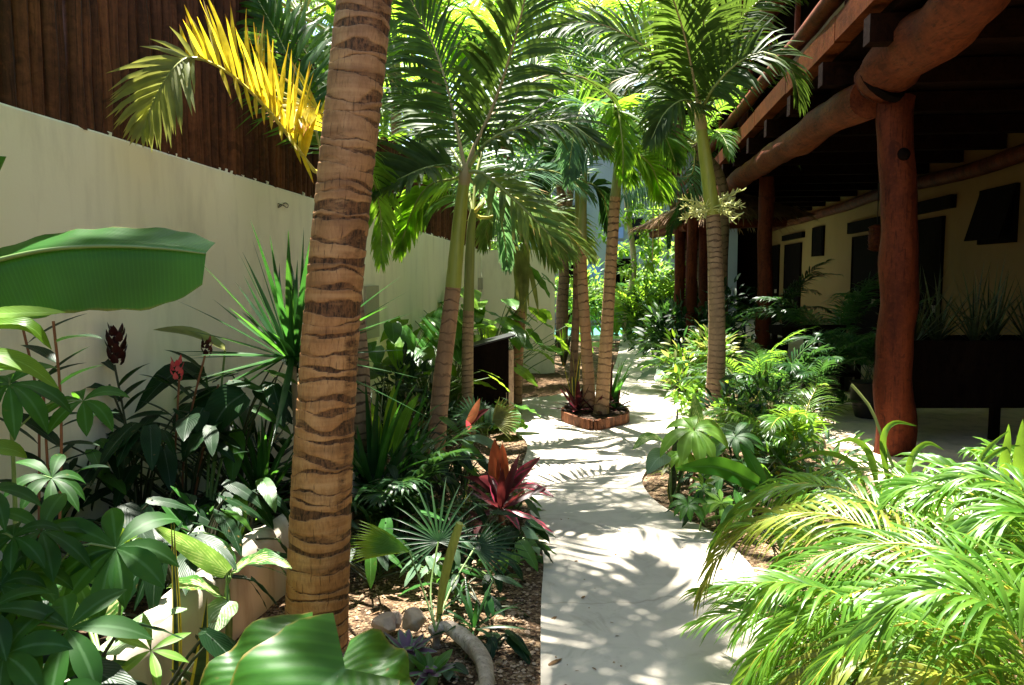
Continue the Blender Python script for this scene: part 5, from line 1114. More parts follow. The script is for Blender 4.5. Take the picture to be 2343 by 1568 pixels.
# ------------------------------------------------------------------ leafy bushes along the wall
petioled('philodendron', 'sunlit philodendron with wide glossy leaves along the wall between thick trunk and slim palm', 'philodendron', G(905, 985), 50, 1.25, .38, .25, 'broad', 'heart', (86, 45), 130, .7, None, 'stem', .15, .02, .1, .14, 'broad_lime')
petioled('philodendron', 'philodendron bush with pale shining leaves behind the slim palm ring trunk', 'philodendron', G(985, 950), 46, 1.4, .38, .22, 'broad_lime', 'heart', (86, 45), 131, .7, None, 'stem', .15, .02, .1, .14, 'broad')
petioled('philodendron', 'tallest leafy bush by the wall, with big upright leaves behind the sign box', 'philodendron', G(1115, 925), 50, 1.6, .46, .24, 'broad', 'ovate', (88, 50), 132, .6, None, 'stem', .15, .02, .1, .0, 'broad_lime')
petioled('philodendron', 'bush with narrow upright lime leaves at the wall, between the two slim palm stems', 'philodendron', G(1040, 930), 22, 1.25, .40, .13, 'broad_lime', 'lance', (88, 55), 133, .5, None, 'stem', .15, .02, .1, .0, 'broad')
shrub('shrub', 'dense dark small leaved shrub in shade under the philodendrons beside the slim palm foot', 'shrub', G(940, 1020), .38, .35, .65, 420, .12, .05, 'broad_dark', 134, 'ovate')
shrub('shrub', 'airy yellow green shrub at the wall behind the pale shining leaves', 'shrub', G(1020, 900), .5, .4, 1.15, 420, .16, .055, 'broad_lime', 135, 'lance')
petioled('dark_leaf_plant', 'dark leaf plant with drooping leaves in front of the sign box leg', 'plant', G(1110, 985), 18, .42, .24, .13, 'broad_dark', 'heart', (80, 20), 136, .9, None, 'stem', .15, .02, .1, .1, 'broad')
petioled('dark_leaf_plant', 'plant with crinkled glossy leaves spreading to the path from the sign box foot', 'plant', G(1150, 985), 12, .30, .26, .17, 'broad', 'heart', (70, 15), 137, .8, None, 'stem', .1, .05, .1, .1)
# fan palm, bromeliad, glossy leaf
t = thing('fan_palm', 'small fan palm with one half folded olive fan beside the sign box foot', 'fan palm', G(1120, 1010)); R = random.Random(140); mb = MB(); c = P(1128, 965, 7.2); mb.tube(catmull([G(1120, 1010), P(1115, 985, 7.2), c], 6), .006, 6, 1); fanleaf(mb, c, (0, -.8, .5), (.9, 0, .35), 16, .30, .028, R, 120); mb.build('fan_leaf', [M['olive'], M['stem']], t)
mb = MB(); c = P(1090, 960, 7.3); mb.tube(catmull([G(1120, 1010), P(1100, 985, 7.3), c], 6), .006, 6, 1); fanleaf(mb, c, (0, -.8, .5), (-.5, 0, .7), 16, .28, .026, R, 140); mb.build('fan_leaf', [M['palm_blue'], M['stem']], t)
t = thing('bract_plant', 'plant with a single tall orange brown bract before the sign box', 'heliconia', G(1075, 1010)); R = random.Random(141)
pxleaf(t, 'rust', (1066, 975), (1098, 912), 6.9, 6.9, .075, 'lance', .2, -.1, [G(1075, 1010)], sm='stem_red', R=R); pxleaf(t, 'pink', (1076, 985), (1066, 962), 6.85, 6.85, .05, 'ovate', .2, .1, [G(1075, 1010)], sm='stem_red', R=R); pxleaf(t, 'maroon', (1072, 975), (1120, 935), 6.9, 6.9, .06, 'lance', .4, .1, [G(1075, 1010)], sm='stem_red', R=R)
t = thing('glossy_leaf_plant', 'plant holding one wide silvery glossy leaf above the red leaves', 'plant', G(1120, 1110)); R = random.Random(142)
pxleaf(t, 'ear_blue', (1140, 1030), (1057, 1005), 6.2, 6.1, .16, 'heart', .7, .1, [G(1120, 1110)], R=R); pxleaf(t, 'broad', (1060, 1040), (1090, 1000), 6.2, 6.2, .1, 'ovate', .6, .1, [G(1120, 1110)], R=R); pxleaf(t, 'broad', (1120, 1060), (1165, 1050), 6.1, 6.0, .08, 'ovate', .6, .1, [G(1120, 1110)], R=R)
# red cordyline
t = rosette('cordyline', 'red and purple cordyline with upright orange red leaves at the path edge', 'cordyline', G(1145, 1225), 14, .34, .062, 'maroon', 'lance', (85, 10), .7, 150, .14, None, 4, .3, 0, 'stem_red', 8, .004, mats2='crimson'); R = random.Random(151)
pxleaf(t, 'red', (1138, 1130), (1132, 1005), 5.0, 5.0, .105, 'lance', .1, .0, R=R, fold=.25); pxleaf(t, 'red', (1150, 1130), (1150, 1015), 5.0, 4.95, .085, 'lance', .1, .0, R=R, fold=.25); pxleaf(t, 'pink', (1140, 1120), (1095, 1092), 4.95, 4.9, .07, 'lance', .4, .1, R=R)
pxleaf(t, 'crimson', (1150, 1130), (1238, 1045), 5.0, 4.95, .07, 'lance', .4, .05, R=R, nac=10); pxleaf(t, 'crimson', (1155, 1135), (1218, 1070), 5.0, 4.9, .07, 'lance', .5, .05, R=R, nac=10); pxleaf(t, 'crimson', (1160, 1120), (1268, 1138), 5.0, 4.8, .085, 'lance', .75, .12, R=R, nac=10); pxleaf(t, 'maroon', (1140, 1140), (1060, 1090), 5.0, 4.9, .06, 'lance', .5, .12, R=R)
# low plants at the path edge
petioled('edging_plant', 'low silver green plant with cupped leaves hanging over the path edge below the cordyline', 'plant', G(1185, 1245), 12, .22, .20, .11, 'ear_blue', 'ovate', (80, 10), 160, 1.0, None, 'stem', .2, .02, .15, 0, 'broad_dark', 0, 360)
petioled('edging_plant', 'low green plant with one flat leaf lying out across the path edge', 'plant', G(1165, 1290), 12, .22, .19, .08, 'broad', 'ovate', (70, 5), 161, .9, None, 'stem', .2, .02, .1, 0, 'broad_dark')
petioled('edging_plant', 'low plant with a bright lime leaf on the gravel beside the path', 'plant', G(1125, 1330), 10, .20, .17, .06, 'broad_dark', 'lance', (70, 5), 162, .7, None, 'stem', .2, .0, .1, 0, 'broad_lime')
rosette('edging_plant', 'small dark tuft of narrow arching leaves on the shaded gravel', 'plant', G(1085, 1440), 16, .26, .022, 'yucca', 'strap', (75, 10), .8, 163)
petioled('edging_plant', 'dark broad seedling lying low on the gravel near the bent branch', 'plant', G(1130, 1480), 8, .10, .16, .07, 'broad_dark', 'ovate', (60, 5), 164, .7, None, 'stem_dark', .2, .01, .1, 0)
rosette('edging_plant', 'grassy tuft of thin yellow and green blades left of the cordyline', 'plant', G(1060, 1190), 24, .34, .014, 'olive', 'strap', (85, 35), .5, 165, mats2='strap')
petioled('edging_plant', 'small plant with white glinting leaves amid the thin fan palm blades', 'plant', G(985, 1330), 12, .20, .13, .06, 'broad', 'ovate', (75, 15), 166, .7, None, 'stem', .2, .01, .1, 0, 'ear_blue')
petioled('edging_plant', 'dark low plant between the slim palm foot and the cordyline', 'plant', G(1040, 1240), 16, .34, .22, .07, 'broad_dark', 'lance', (80, 15), 167, .8, None, 'stem_dark', .2, .0, .1, 0, 'maroon')
t = thing('lime_sprout', 'young plant with pointed grey green upright leaf over the gravel left of the cordyline', 'plant', G(975, 1240)); R = random.Random(168)
pxleaf(t, 'ear_blue', (975, 1190), (974, 1125), 4.9, 4.9, .05, 'lance', .2, 0, [G(975, 1240)], R=R); pxleaf(t, 'broad_lime', (972, 1190), (940, 1160), 4.9, 4.85, .04, 'lance', .5, .1, [G(975, 1240)], R=R); pxleaf(t, 'broad_lime', (978, 1190), (1010, 1165), 4.9, 4.85, .04, 'lance', .5, .1, [G(975, 1240)], R=R); pxleaf(t, 'broad_lime', (960, 1200), (930, 1170), 4.9, 4.85, .035, 'lance', .5, .1, [G(975, 1240)], R=R)
# fan palm seedling with straight green stalk
t = thing('fan_palm', 'fan palm seedling with one yellow green fan pointing at the thick trunk', 'fan palm', G(997, 1480)); R = random.Random(170); b = G(997, 1470)
mb = MB(); mb.tube([b - Z * .03, P(1002, 1430, 3.5), P(1004, 1400, 3.5)], [.016, .014, .010], 8); mb.build('stem', M['twig'], t)
c = P(936, 1262, 3.6); mb = MB(); mb.tube(catmull([b + Z * .05, P(975, 1370, 3.5), c], 8), .0045, 6, 1); fanleaf(mb, c, (.1, -.55, .6), (-1, 0, .36), 15, .31, .020, R, 46); mb.build('fan_leaf', [M['palm_lime'], M['stem']], t)
c = P(1003, 1240, 3.7); mb = MB(); mb.tube(catmull([b + Z * .05, P(985, 1350, 3.55), c], 8), .0045, 6, 1); fanleaf(mb, c, (0, -.7, .6), (-.2, 0, 1), 22, .36, .012, R, 250); mb.build('fan_leaf', [M['palm_dark'], M['stem']], t)
c = P(1085, 1255, 3.9); mb = MB(); mb.tube(catmull([b + Z * .05, P(1030, 1350, 3.6), c], 8), .0045, 6, 1); fanleaf(mb, c, (.1, -.6, .7), (.9, 0, .05), 14, .30, .014, R, 120); mb.build('fan_leaf', [M['palm_dark'], M['stem']], t)
mb = MB(); q = catmull([P(1003, 1420, 3.45), P(1012, 1350, 3.43), P(1030, 1270, 3.4), P(1052, 1197, 3.38)], 10); mb.tube(q, [.011, .013, .016, .018, .019, .02, .02, .02, .019, .016], 6); mb.build('spear_leaf', M['shaft'], t)
# purple ground plants
rosette('purple_plant', 'small purple striped creeping plant by the pale stones', 'spiderwort', G(935, 1510), 18, .12, .05, 'purple', 'lance', (60, 0), .5, 180, .02, None, 2, .25)
rosette('purple_plant', 'small purple and green creeping plant inside the bend of the branch', 'spiderwort', G(985, 1560), 18, .12, .05, 'purple', 'lance', (60, 0), .5, 181, .02, None, 2, .25, mats2='broad')
petioled('patterned_plant', 'low plant with oval green leaves edged pale, lying inside the bend of the branch', 'plant', G(1010, 1530), 9, .06, .10, .06, 'ear_blue', 'ovate', (40, 0), 182, .4, None, 'stem', .15, .0, .1, 0, 'broad_dark')
# shaded ground plants filling the bed
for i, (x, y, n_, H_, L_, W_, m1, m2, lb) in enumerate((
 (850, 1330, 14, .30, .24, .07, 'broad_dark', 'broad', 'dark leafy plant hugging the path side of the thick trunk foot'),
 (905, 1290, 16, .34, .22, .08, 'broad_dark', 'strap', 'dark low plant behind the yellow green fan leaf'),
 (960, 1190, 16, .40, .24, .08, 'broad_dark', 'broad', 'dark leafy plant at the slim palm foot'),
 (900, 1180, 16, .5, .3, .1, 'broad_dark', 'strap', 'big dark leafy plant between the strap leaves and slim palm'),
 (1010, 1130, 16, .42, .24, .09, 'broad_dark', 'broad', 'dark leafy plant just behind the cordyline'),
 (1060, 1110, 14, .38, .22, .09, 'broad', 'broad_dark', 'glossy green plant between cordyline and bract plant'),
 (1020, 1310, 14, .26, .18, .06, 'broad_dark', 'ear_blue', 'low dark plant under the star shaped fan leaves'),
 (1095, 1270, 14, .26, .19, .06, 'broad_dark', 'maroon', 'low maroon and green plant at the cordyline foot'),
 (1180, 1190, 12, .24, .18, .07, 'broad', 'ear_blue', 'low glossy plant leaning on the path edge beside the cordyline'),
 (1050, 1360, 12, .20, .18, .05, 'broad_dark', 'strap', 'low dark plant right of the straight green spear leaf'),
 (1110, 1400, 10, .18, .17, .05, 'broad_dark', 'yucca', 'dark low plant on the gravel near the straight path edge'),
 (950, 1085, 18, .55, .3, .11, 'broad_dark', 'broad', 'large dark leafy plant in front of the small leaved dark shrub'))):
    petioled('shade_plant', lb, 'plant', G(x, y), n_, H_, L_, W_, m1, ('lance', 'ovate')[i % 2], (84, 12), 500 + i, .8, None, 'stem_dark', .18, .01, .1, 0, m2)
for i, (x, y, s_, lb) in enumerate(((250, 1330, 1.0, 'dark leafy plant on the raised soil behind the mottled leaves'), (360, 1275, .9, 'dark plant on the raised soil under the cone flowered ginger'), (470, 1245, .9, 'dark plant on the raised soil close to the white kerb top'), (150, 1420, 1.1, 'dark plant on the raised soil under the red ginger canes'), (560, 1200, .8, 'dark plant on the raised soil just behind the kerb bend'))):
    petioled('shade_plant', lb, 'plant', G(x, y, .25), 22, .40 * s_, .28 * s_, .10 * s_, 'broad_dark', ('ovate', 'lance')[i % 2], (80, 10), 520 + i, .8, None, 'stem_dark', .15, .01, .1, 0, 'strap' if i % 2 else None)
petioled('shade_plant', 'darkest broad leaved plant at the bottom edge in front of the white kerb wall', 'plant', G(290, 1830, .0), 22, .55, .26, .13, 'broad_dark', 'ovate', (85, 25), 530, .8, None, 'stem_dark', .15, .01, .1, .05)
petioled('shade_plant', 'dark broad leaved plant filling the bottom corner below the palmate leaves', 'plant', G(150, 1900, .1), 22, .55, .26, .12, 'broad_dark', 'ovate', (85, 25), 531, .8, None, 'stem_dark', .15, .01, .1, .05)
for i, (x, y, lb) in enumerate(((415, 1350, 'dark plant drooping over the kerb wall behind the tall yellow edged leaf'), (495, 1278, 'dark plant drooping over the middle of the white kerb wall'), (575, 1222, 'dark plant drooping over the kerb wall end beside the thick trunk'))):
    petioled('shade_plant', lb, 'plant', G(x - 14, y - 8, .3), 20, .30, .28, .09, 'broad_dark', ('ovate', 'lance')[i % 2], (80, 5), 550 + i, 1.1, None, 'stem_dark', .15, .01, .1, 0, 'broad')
# stones and branch
def stone(name, label, c, s_, seed):
    bm = bmesh.new(); bmesh.ops.create_icosphere(bm, subdivisions=4, radius=1); R = random.Random(seed)
    pl = [(V((R.gauss(0, 1), R.gauss(0, 1), R.gauss(0, 1))).normalized(), R.uniform(.55, .85)) for _ in range(12)]
    for v in bm.verts:
        for n, d in pl:
            q = v.co.dot(n) - d
            if q > 0: v.co -= n * q * .85
        v.co *= 1 + .08 * noise.noise(v.co * 2.5 + V((seed, 0, 0))) + .03 * noise.noise(v.co * 8)
        v.co = V((v.co.x * s_[0], v.co.y * s_[1], v.co.z * s_[2]))
    me = bpy.data.meshes.new(name); bm.to_mesh(me); bm.free(); me.materials.append(M['stone']); o = bpy.data.objects.new(name, me); COL.objects.link(o); o.location = c; o.rotation_euler = (0, 0, seed)
    for p in me.polygons: p.use_smooth = seed % 2 == 0
    tag(o, label, 'stone', 'stones by the thick trunk'); return o
import bmesh
stone('stone', 'squarish pale stone lit on top, second of the pair by the thick trunk foot', G(945, 1445) + Z * .05, (.07, .06, .055), 2)
stone('stone', 'flat brown stone in shade nearest the thick trunk foot', G(880, 1440) + Z * .03, (.075, .06, .045), 5)
stone('stone', 'small dark stone behind the lit pale stone', G(905, 1428) + Z * .02, (.04, .04, .04), 7)
mb = MB(); q = catmull([G(985, 1462) + Z * .03, G(1020, 1455) + Z * .045, G(1060, 1480) + Z * .04, G(1095, 1515) + Z * .035, G(1112, 1560) + Z * .04, G(1112, 1640) + Z * .03], 40)
mb.tube(q, [.022 + .012 * math.sin(i * .08) + .004 * noise.noise((i * .4, 0, 0)) for i in range(40)], 14, 0, .5, True, .55, 4, 2.2); tag(mb.build('branch', M['drift'], loc=G(1060, 1480)), 'bent pale bleached branch curving round a patch of gravel below the fan palm seedling', 'branch')
rosette('seedling', 'tiny feathery seedling on the gravel beside the big elephant ear leaf', 'plant', G(625, 1475), 20, .10, .012, 'broad', 'strap', (75, 10), .4, 183)
# ------------------------------------------------------------------ plants in the island planter
c0 = V((ctr.x, ctr.y, .085))
rosette('bromeliad', 'maroon bromeliad with upright leaves at the front of the island planter', 'bromeliad', c0 + V((-.20, -.12, 0)), 18, .34, .055, 'maroon', 'lance', (85, 15), .5, 190, 0, None, 4, .3, mats2='crimson')
rosette('bromeliad', 'dark bromeliad with drooping leaves spilling over the stakes of the island planter', 'bromeliad', c0 + V((-.02, -.22, 0)), 18, .32, .045, 'maroon', 'lance', (60, 0), .7, 191, 0, None, 4, .3)
rosette('bromeliad', 'dark green and maroon bromeliad at the path end of the island planter', 'bromeliad', c0 + V((.24, -.02, 0)), 18, .26, .04, 'maroon', 'lance', (75, 10), .6, 192, 0, None, 4, .3, mats2='broad_dark')
rosette('snake_plant', 'yellow edged snake plant rising in the island planter beside the thinnest stem', 'snake plant', c0 + V((-.20, .10, 0)), 7, .68, .055, 'snake', 'sword', (89, 70), .05, 193, 0, None, 10, .3, st=10)
rosette('strap_plant', 'narrow leaved dark plant behind the leaning palm of the island planter', 'lily', c0 + V((.22, .2, 0)), 16, .6, .045, 'strap', 'strap', (88, 45), .7, 194, 0, None, 2, .3, mats2='maroon')
# snake plants at the far wall corner
for i, (x, y, lb) in enumerate(((1262, 842, 'dark snake plant clump standing at the far wall corner'), (1290, 838, 'dark snake plant clump with lime leaves behind it beside the far wall corner'))):
    rosette('snake_plant', lb, 'snake plant', G(x, y), 12, .8, .075, 'snake_dark', 'sword', (89, 68), .05, 195 + i, 0, None, 10, .3, st=8, mats2=('broad_lime' if i else None))
mb = MB(); R = random.Random(199)
for i in range(1500):
    x = R.uniform(G(1196, 880).x, G(1300, 880).x); y = R.uniform(10.4, 12.6); az = R.random() * 6.28; d = V((math.cos(az), math.sin(az), R.uniform(.0, .3))).normalized(); mb.leaflet((x, y, soil_h(x, y) + .015), d, V((-d.y, d.x, 0)), R.uniform(.08, .22), .008, .3, 0, R.random(), 2)
tag(mb.build('dry_grass', M['thatch']), 'dry brown grass litter covering the gravel at the far wall corner', kind='stuff')
# ------------------------------------------------------------------ right hand bed
A_F = dict(mats=('rachis_yel', 'areca'), L=.36, W=.021, n=46, st=4)
t = thing('areca_palm', 'big sunlit feathery areca palm filling the lower corner, its lime fronds arching over the path', 'palm', (1.75, 2.55, -.02)); R = random.Random(200); b = V((1.72, 2.6, 0))
ex = [
 ([(2330, 1500, 2.5), (2140, 1300, 2.55), (1960, 1150, 2.7), (1790, 1105, 2.85), (1660, 1185, 2.95), (1592, 1310, 3.0)], .32, 'areca_tip', .5),
 ([(2320, 1480, 2.7), (2150, 1220, 2.8), (1960, 1060, 3.0), (1800, 1040, 3.2), (1690, 1110, 3.3), (1640, 1200, 3.35)], .34, 'areca', .5),
 ([(2420, 1420, 2.3), (2300, 1290, 2.35), (2150, 1205, 2.4), (1960, 1200, 2.5), (1800, 1270, 2.55), (1700, 1400, 2.6)], .34, 'areca', .45),
 ([(2400, 1500, 2.2), (2250, 1350, 2.25), (2080, 1290, 2.3), (1900, 1330, 2.35), (1760, 1430, 2.4), (1690, 1540, 2.4)], .33, 'areca', .45),
 ([(2350, 1400, 2.9), (2240, 1150, 3.0), (2090, 1030, 3.2), (1930, 1000, 3.4), (1800, 1070, 3.5)], .34, 'areca', .45),
 ([(2380, 1400, 2.7), (2330, 1180, 2.75), (2230, 1060, 2.8), (2100, 1040, 2.9), (1990, 1110, 2.95)], .34, 'areca', .45),
 ([(2430, 1350, 2.6), (2400, 1150, 2.65), (2330, 1050, 2.7), (2230, 1020, 2.75), (2130, 1070, 2.8)], .34, 'areca', .45),
 ([(2450, 1400, 2.4), (2440, 1200, 2.45), (2380, 1110, 2.5), (2290, 1110, 2.5), (2200, 1190, 2.5)], .34, 'areca', .45),
 ([(2300, 1650, 2.2), (2160, 1500, 2.2), (2010, 1440, 2.2), (1870, 1470, 2.2), (1760, 1570, 2.2)], .30, 'areca_tip', .4),
 ([(2350, 1600, 2.0), (2230, 1430, 2.0), (2090, 1370, 2.0), (1950, 1420, 2.05), (1850, 1530, 2.05)], .30, 'areca', .4),
 ([(2400, 1600, 1.9), (2330, 1400, 1.9), (2230, 1310, 1.9), (2100, 1310, 1.95), (1990, 1400, 1.95)], .30, 'areca', .4),
 ([(2360, 1700, 1.95), (2270, 1560, 1.95), (2150, 1490, 1.95), (2030, 1510, 1.95), (1940, 1600, 1.95)], .28, 'areca_tip', .4),
 ([(2420, 1450, 2.1), (2360, 1330, 2.1), (2270, 1270, 2.1), (2160, 1290, 2.1), (2060, 1370, 2.1)], .32, 'areca', .45),
 ([(2330, 1420, 3.0), (2180, 1250, 3.1), (2020, 1170, 3.2), (1870, 1180, 3.3), (1760, 1270, 3.35)], .32, 'areca', .5),
 ([(2290, 1560, 2.45), (2130, 1400, 2.5), (1980, 1330, 2.55), (1830, 1370, 2.6), (1740, 1480, 2.6)], .30, 'palm_lime', .5),
 ([(2450, 1500, 2.2), (2430, 1330, 2.2), (2370, 1240, 2.2), (2290, 1230, 2.2)], .32, 'areca', .45),
 ([(2250, 1650, 2.5), (2100, 1530, 2.5), (1960, 1480, 2.5), (1830, 1540, 2.5), (1750, 1650, 2.5)], .30, 'palm', .5),
]
for pts, L, mt, dr in ex:
    q = [P(p[0] + (12 if L < .33 and mt == 'areca_tip' else -8), p[1] + (70 if p[1] < 1150 else 50), p[2]) for p in pts]; st0 = b + V((R.uniform(-.12, .12), R.uniform(-.12, .12), .05)); frond_part(t, [st0] + q, R, L * R.uniform(.95, 1.1), R.uniform(.0105, .0145), 56, ('rachis_yel', mt), st=4, start=.30, rr=.008, droop=dr + .25, up=(-.1, -.25, 1), lift=.28, a0=58, a1=16)
for i in range(12):
    az = R.uniform(130, 280); frond_part(t, arc(b + V((R.uniform(-.2, .2), R.uniform(-.2, .2), 0)), az, R.uniform(40, 68), R.uniform(.9, 1.2), R.uniform(60, 100), 9, 1.6), R, .30, .013, 56, ('rachis', R.choice(['areca', 'areca', 'palm_lime', 'palm'])), st=3, start=.28, rr=.007, droop=.55)
for (x, y, d, h) in ((1.6, 2.65, 0, .5), (1.72, 2.55, 0, .45), (1.85, 2.62, 0, .5), (1.7, 2.75, 0, .55), (1.9, 2.8, 0, .4)):
    mb = MB(); mb.tube([V((x, y, -.05)), V((x, y, h * .6)), V((x + .03, y, h))], [.02, .016, .01], 8); mb.build('cane', M['stem'], t)
mb = MB(); mb.tube(catmull([P(2130, 1250, 3.2), P(2040, 1060, 3.3), P(1995, 940, 3.35), P(1948, 880, 3.4)], 14), .007, 6); mb.build('spear_leaf', M['rachis'], t)
# a taller second areca with upright new leaves and the loop leaf
t = thing('areca_palm', 'areca palm with broad upright lime leaflets in front of the crooked post', 'palm', (2.35, 3.6, -.02)); R = random.Random(205); b = V((2.35, 3.6, 0))
for pts, L in (([(2330, 1300, 3.4), (2280, 1120, 3.4), (2200, 1040, 3.4), (2110, 1010, 3.45), (2020, 1060, 3.5)], .36), ([(2360, 1250, 3.5), (2340, 1080, 3.5), (2290, 1000, 3.5), (2230, 985, 3.5)], .36), ([(2260, 1300, 3.5), (2160, 1150, 3.6), (2060, 1090, 3.7), (1960, 1110, 3.75)], .36), ([(2200, 1300, 3.6), (2080, 1190, 3.7), (1960, 1120, 3.8), (1850, 1100, 3.9), (1770, 1150, 4.0)], .36), ([(2400, 1200, 3.3), (2400, 1080, 3.3), (2370, 1010, 3.3), (2320, 990, 3.3)], .36)):
    frond_part(t, [b] + [P(p[0], p[1] + 45, p[2]) for p in pts], R, L * .72, .022, 34, ('rachis_yel', 'areca'), st=4, start=.3, rr=.008, droop=.7, lift=.4, up=(-.1, -.2, 1))
for (a_, m1, m2, e_, w) in (((2035, 1120, 3.3), (2020, 1010, 3.3), (2045, 968, 3.3), (2098, 975, 3.3), .028), ((2010, 1130, 3.3), (1990, 1040, 3.3), (1950, 1005, 3.3), (1890, 1020, 3.3), .03), ((2070, 1130, 3.25), (2085, 1050, 3.25), (2120, 1015, 3.25), (2160, 1030, 3.25), .028), ((1985, 1130, 3.35), (1950, 1060, 3.35), (1880, 1035, 3.35), (1800, 1060, 3.4), .028), ((2210, 1120, 3.2), (2250, 1040, 3.2), (2290, 1000, 3.2), (2310, 985, 3.2), .02), ((2215, 1120, 3.2), (2250, 1060, 3.2), (2300, 1025, 3.2), (2340, 1020, 3.2), .02), ((2300, 1130, 3.2), (2298, 1060, 3.2), (2305, 1010, 3.2), (2308, 970, 3.2), .04), ((2330, 1130, 3.2), (2330, 1060, 3.2), (2335, 1010, 3.2), (2340, 960, 3.2), .045)):
    q = [P(*p) for p in (a_, m1, m2, e_)]; mb = MB(); mb.blade(q[0], q[1] - q[0], V((.8, -.3, .2)), 1, w, 'lance', st=16, nac=2, fold=.3, line=q, rnd=R.random()); mb.build('leaf', M['areca'], t)
mb = MB(); mb.tube([b, b + V((.0, 0, .4)), b + V((.02, 0, .6))], [.022, .018, .01], 8); mb.build('cane', M['stem'], t)
# bed nose plants
t = thing('snake_plant', 'snake plant with two dark slender leaves on the rounded soil nose beside the path', 'snake plant', G(1540, 1150)); R = random.Random(210)
for (x0, y0, x1, y1, d0, w, m) in ((1538, 1155, 1552, 918, 5.55, .062, 'snake_dark'), (1548, 1150, 1585, 930, 5.6, .04, 'snake_dark'), (1537, 1158, 1530, 1090, 5.5, .035, 'snake')):
    p0, p1 = P(x0, y0, d0), P(x1, y1, d0); mb = MB(); mb.blade(p0, p1 - p0, V((1, .3, 0)), 1, w, 'sword', st=12, nac=10, fold=.4, line=[p0, p0.lerp(p1, .5) - V((.01, 0, 0)), p1], rnd=R.random()); mb.build('leaf', M[m], t)
palmate('palmate_shrub', 'palmate plant with yellow green drooping leaflets on the soil nose beside the path', 'shrub', G(1578, 1160), heads((1588, 985, 5.2, 1.15, (-.05, -.6, .9)), (1560, 1040, 5.3, .6, (-.4, -.3, 1))), .26, .085, 'cassava_lime', 'stem_red', 9, 211, None, 1.9, 62, .006)
t = thing('mottled_plant', 'dumb cane with two mottled leaves leaning out from the soil nose over the path', 'dumb cane', G(1535, 1150)); R = random.Random(212); b = G(1535, 1150)
pxleaf(t, 'dieff', (1518, 1010), (1447, 1030), 5.4, 5.3, .12, 'ovate', .7, .22, [b, P(1535, 1060, 5.45)], R=R); pxleaf(t, 'ear_blue', (1525, 1040), (1480, 1085), 5.3, 5.2, .15, 'ovate', .5, .15, [b, P(1535, 1060, 5.45)], R=R); pxleaf(t, 'dieff', (1595, 980), (1588, 900), 5.9, 5.9, .11, 'ovate', .2, .0, [b, P(1580, 1040, 5.7)], R=R); pxleaf(t, 'broad_lime', (1530, 1035), (1548, 1060), 5.35, 5.3, .06, 'ovate', .4, .1, [b], R=R)
t = thing('elephant_ear', 'elephant ear with one wide silvery blue leaf in front of the flowering palm foot', 'elephant ear', G(1690, 1110)); R = random.Random(213); b = G(1690, 1110)
pxleaf(t, 'ear_blue', (1640, 1020), (1730, 972), 5.9, 6.1, .22, 'ovate', .72, .06, [b, P(1665, 1060, 6)], R=R, nac=8, wave=.01); pxleaf(t, 'broad', (1650, 1010), (1620, 1060), 5.6, 5.5, .13, 'ovate', .5, .1, [b], R=R)
t = thing('banana_seedling', 'low plant with one long ribbed lime green leaf lying sideways under the feathery fronds', 'banana plant', G(1760, 1190)); R = random.Random(214); b = G(1760, 1190)
pxleaf(t, 'banana', (1735, 1110), (1545, 1072), 5.0, 4.75, .155, 'ovate', .35, .09, [b], R=R, nac=8, st=18, wave=.006)
pxleaf(t, 'banana', (1745, 1110), (1690, 1010), 5.1, 5.2, .10, 'ovate', .35, .05, [b], R=R, nac=6)
palmate('palmate_shrub', 'small palmate plant with dark leaflets behind the long ribbed leaf', 'shrub', G(1690, 1140), heads((1682, 1000, 5.6, .85, (0, -.6, .9)), (1700, 1060, 5.4, .6, (0, -.5, 1))), .24, .075, 'cassava', 'stem', 8, 215, None, 1.6, 66)
palmate('palmate_shrub', 'tiny palmate seedling with drooping green fingers at the path edge below the ribbed leaf', 'shrub', G(1600, 1215), heads((1575, 1155, 4.75, .85, (-.2, -.6, .9)), (1608, 1120, 4.9, .55, (0, -.6, .9))), .19, .05, 'cassava', 'stem', 8, 216, None, 1.7, 64, .004)
palmate('palmate_shrub', 'pale sunlit palmate seedling tucked under the long ribbed leaf', 'shrub', G(1640, 1200), heads((1610, 1108, 5.0, .6, (0, -.5, 1)), (1650, 1150, 4.8, .7, (0, -.5, 1))), .19, .05, 'cassava_lime', 'stem', 8, 217, None, .7, 78, .004)
for i, (x, y, n_, H_, L_, W_, m1, m2, lb) in enumerate((
 (1660, 1190, 16, .34, .24, .07, 'broad', 'broad_dark', 'green leafy plant filling the bed between the soil nose and the feathery palm'),
 (1720, 1150, 18, .42, .26, .08, 'broad_dark', 'broad', 'dark leafy plant in the bed just behind the long ribbed leaf'),
 (1640, 1130, 14, .30, .22, .06, 'broad_dark', 'strap', 'dark low plant on the soil nose behind the tiny palmate seedling'),
 (1760, 1230, 16, .34, .24, .07, 'broad', 'strap', 'leafy plant under the outer fronds of the feathery palm'),
 (1850, 1180, 18, .45, .26, .07, 'broad_dark', 'broad', 'dark leafy plant between the feathery palm and the comb frond palm'),
 (1570, 1110, 12, .26, .18, .05, 'broad_dark', 'olive', 'small dark plant behind the slender snake plant leaves'))):
    petioled('bed_plant', lb, 'plant', G(x, y), n_, H_, L_, W_, m1, ('lance', 'ovate')[i % 2], (84, 12), 540 + i, .8, None, 'stem_dark', .18, .01, .1, 0, m2)
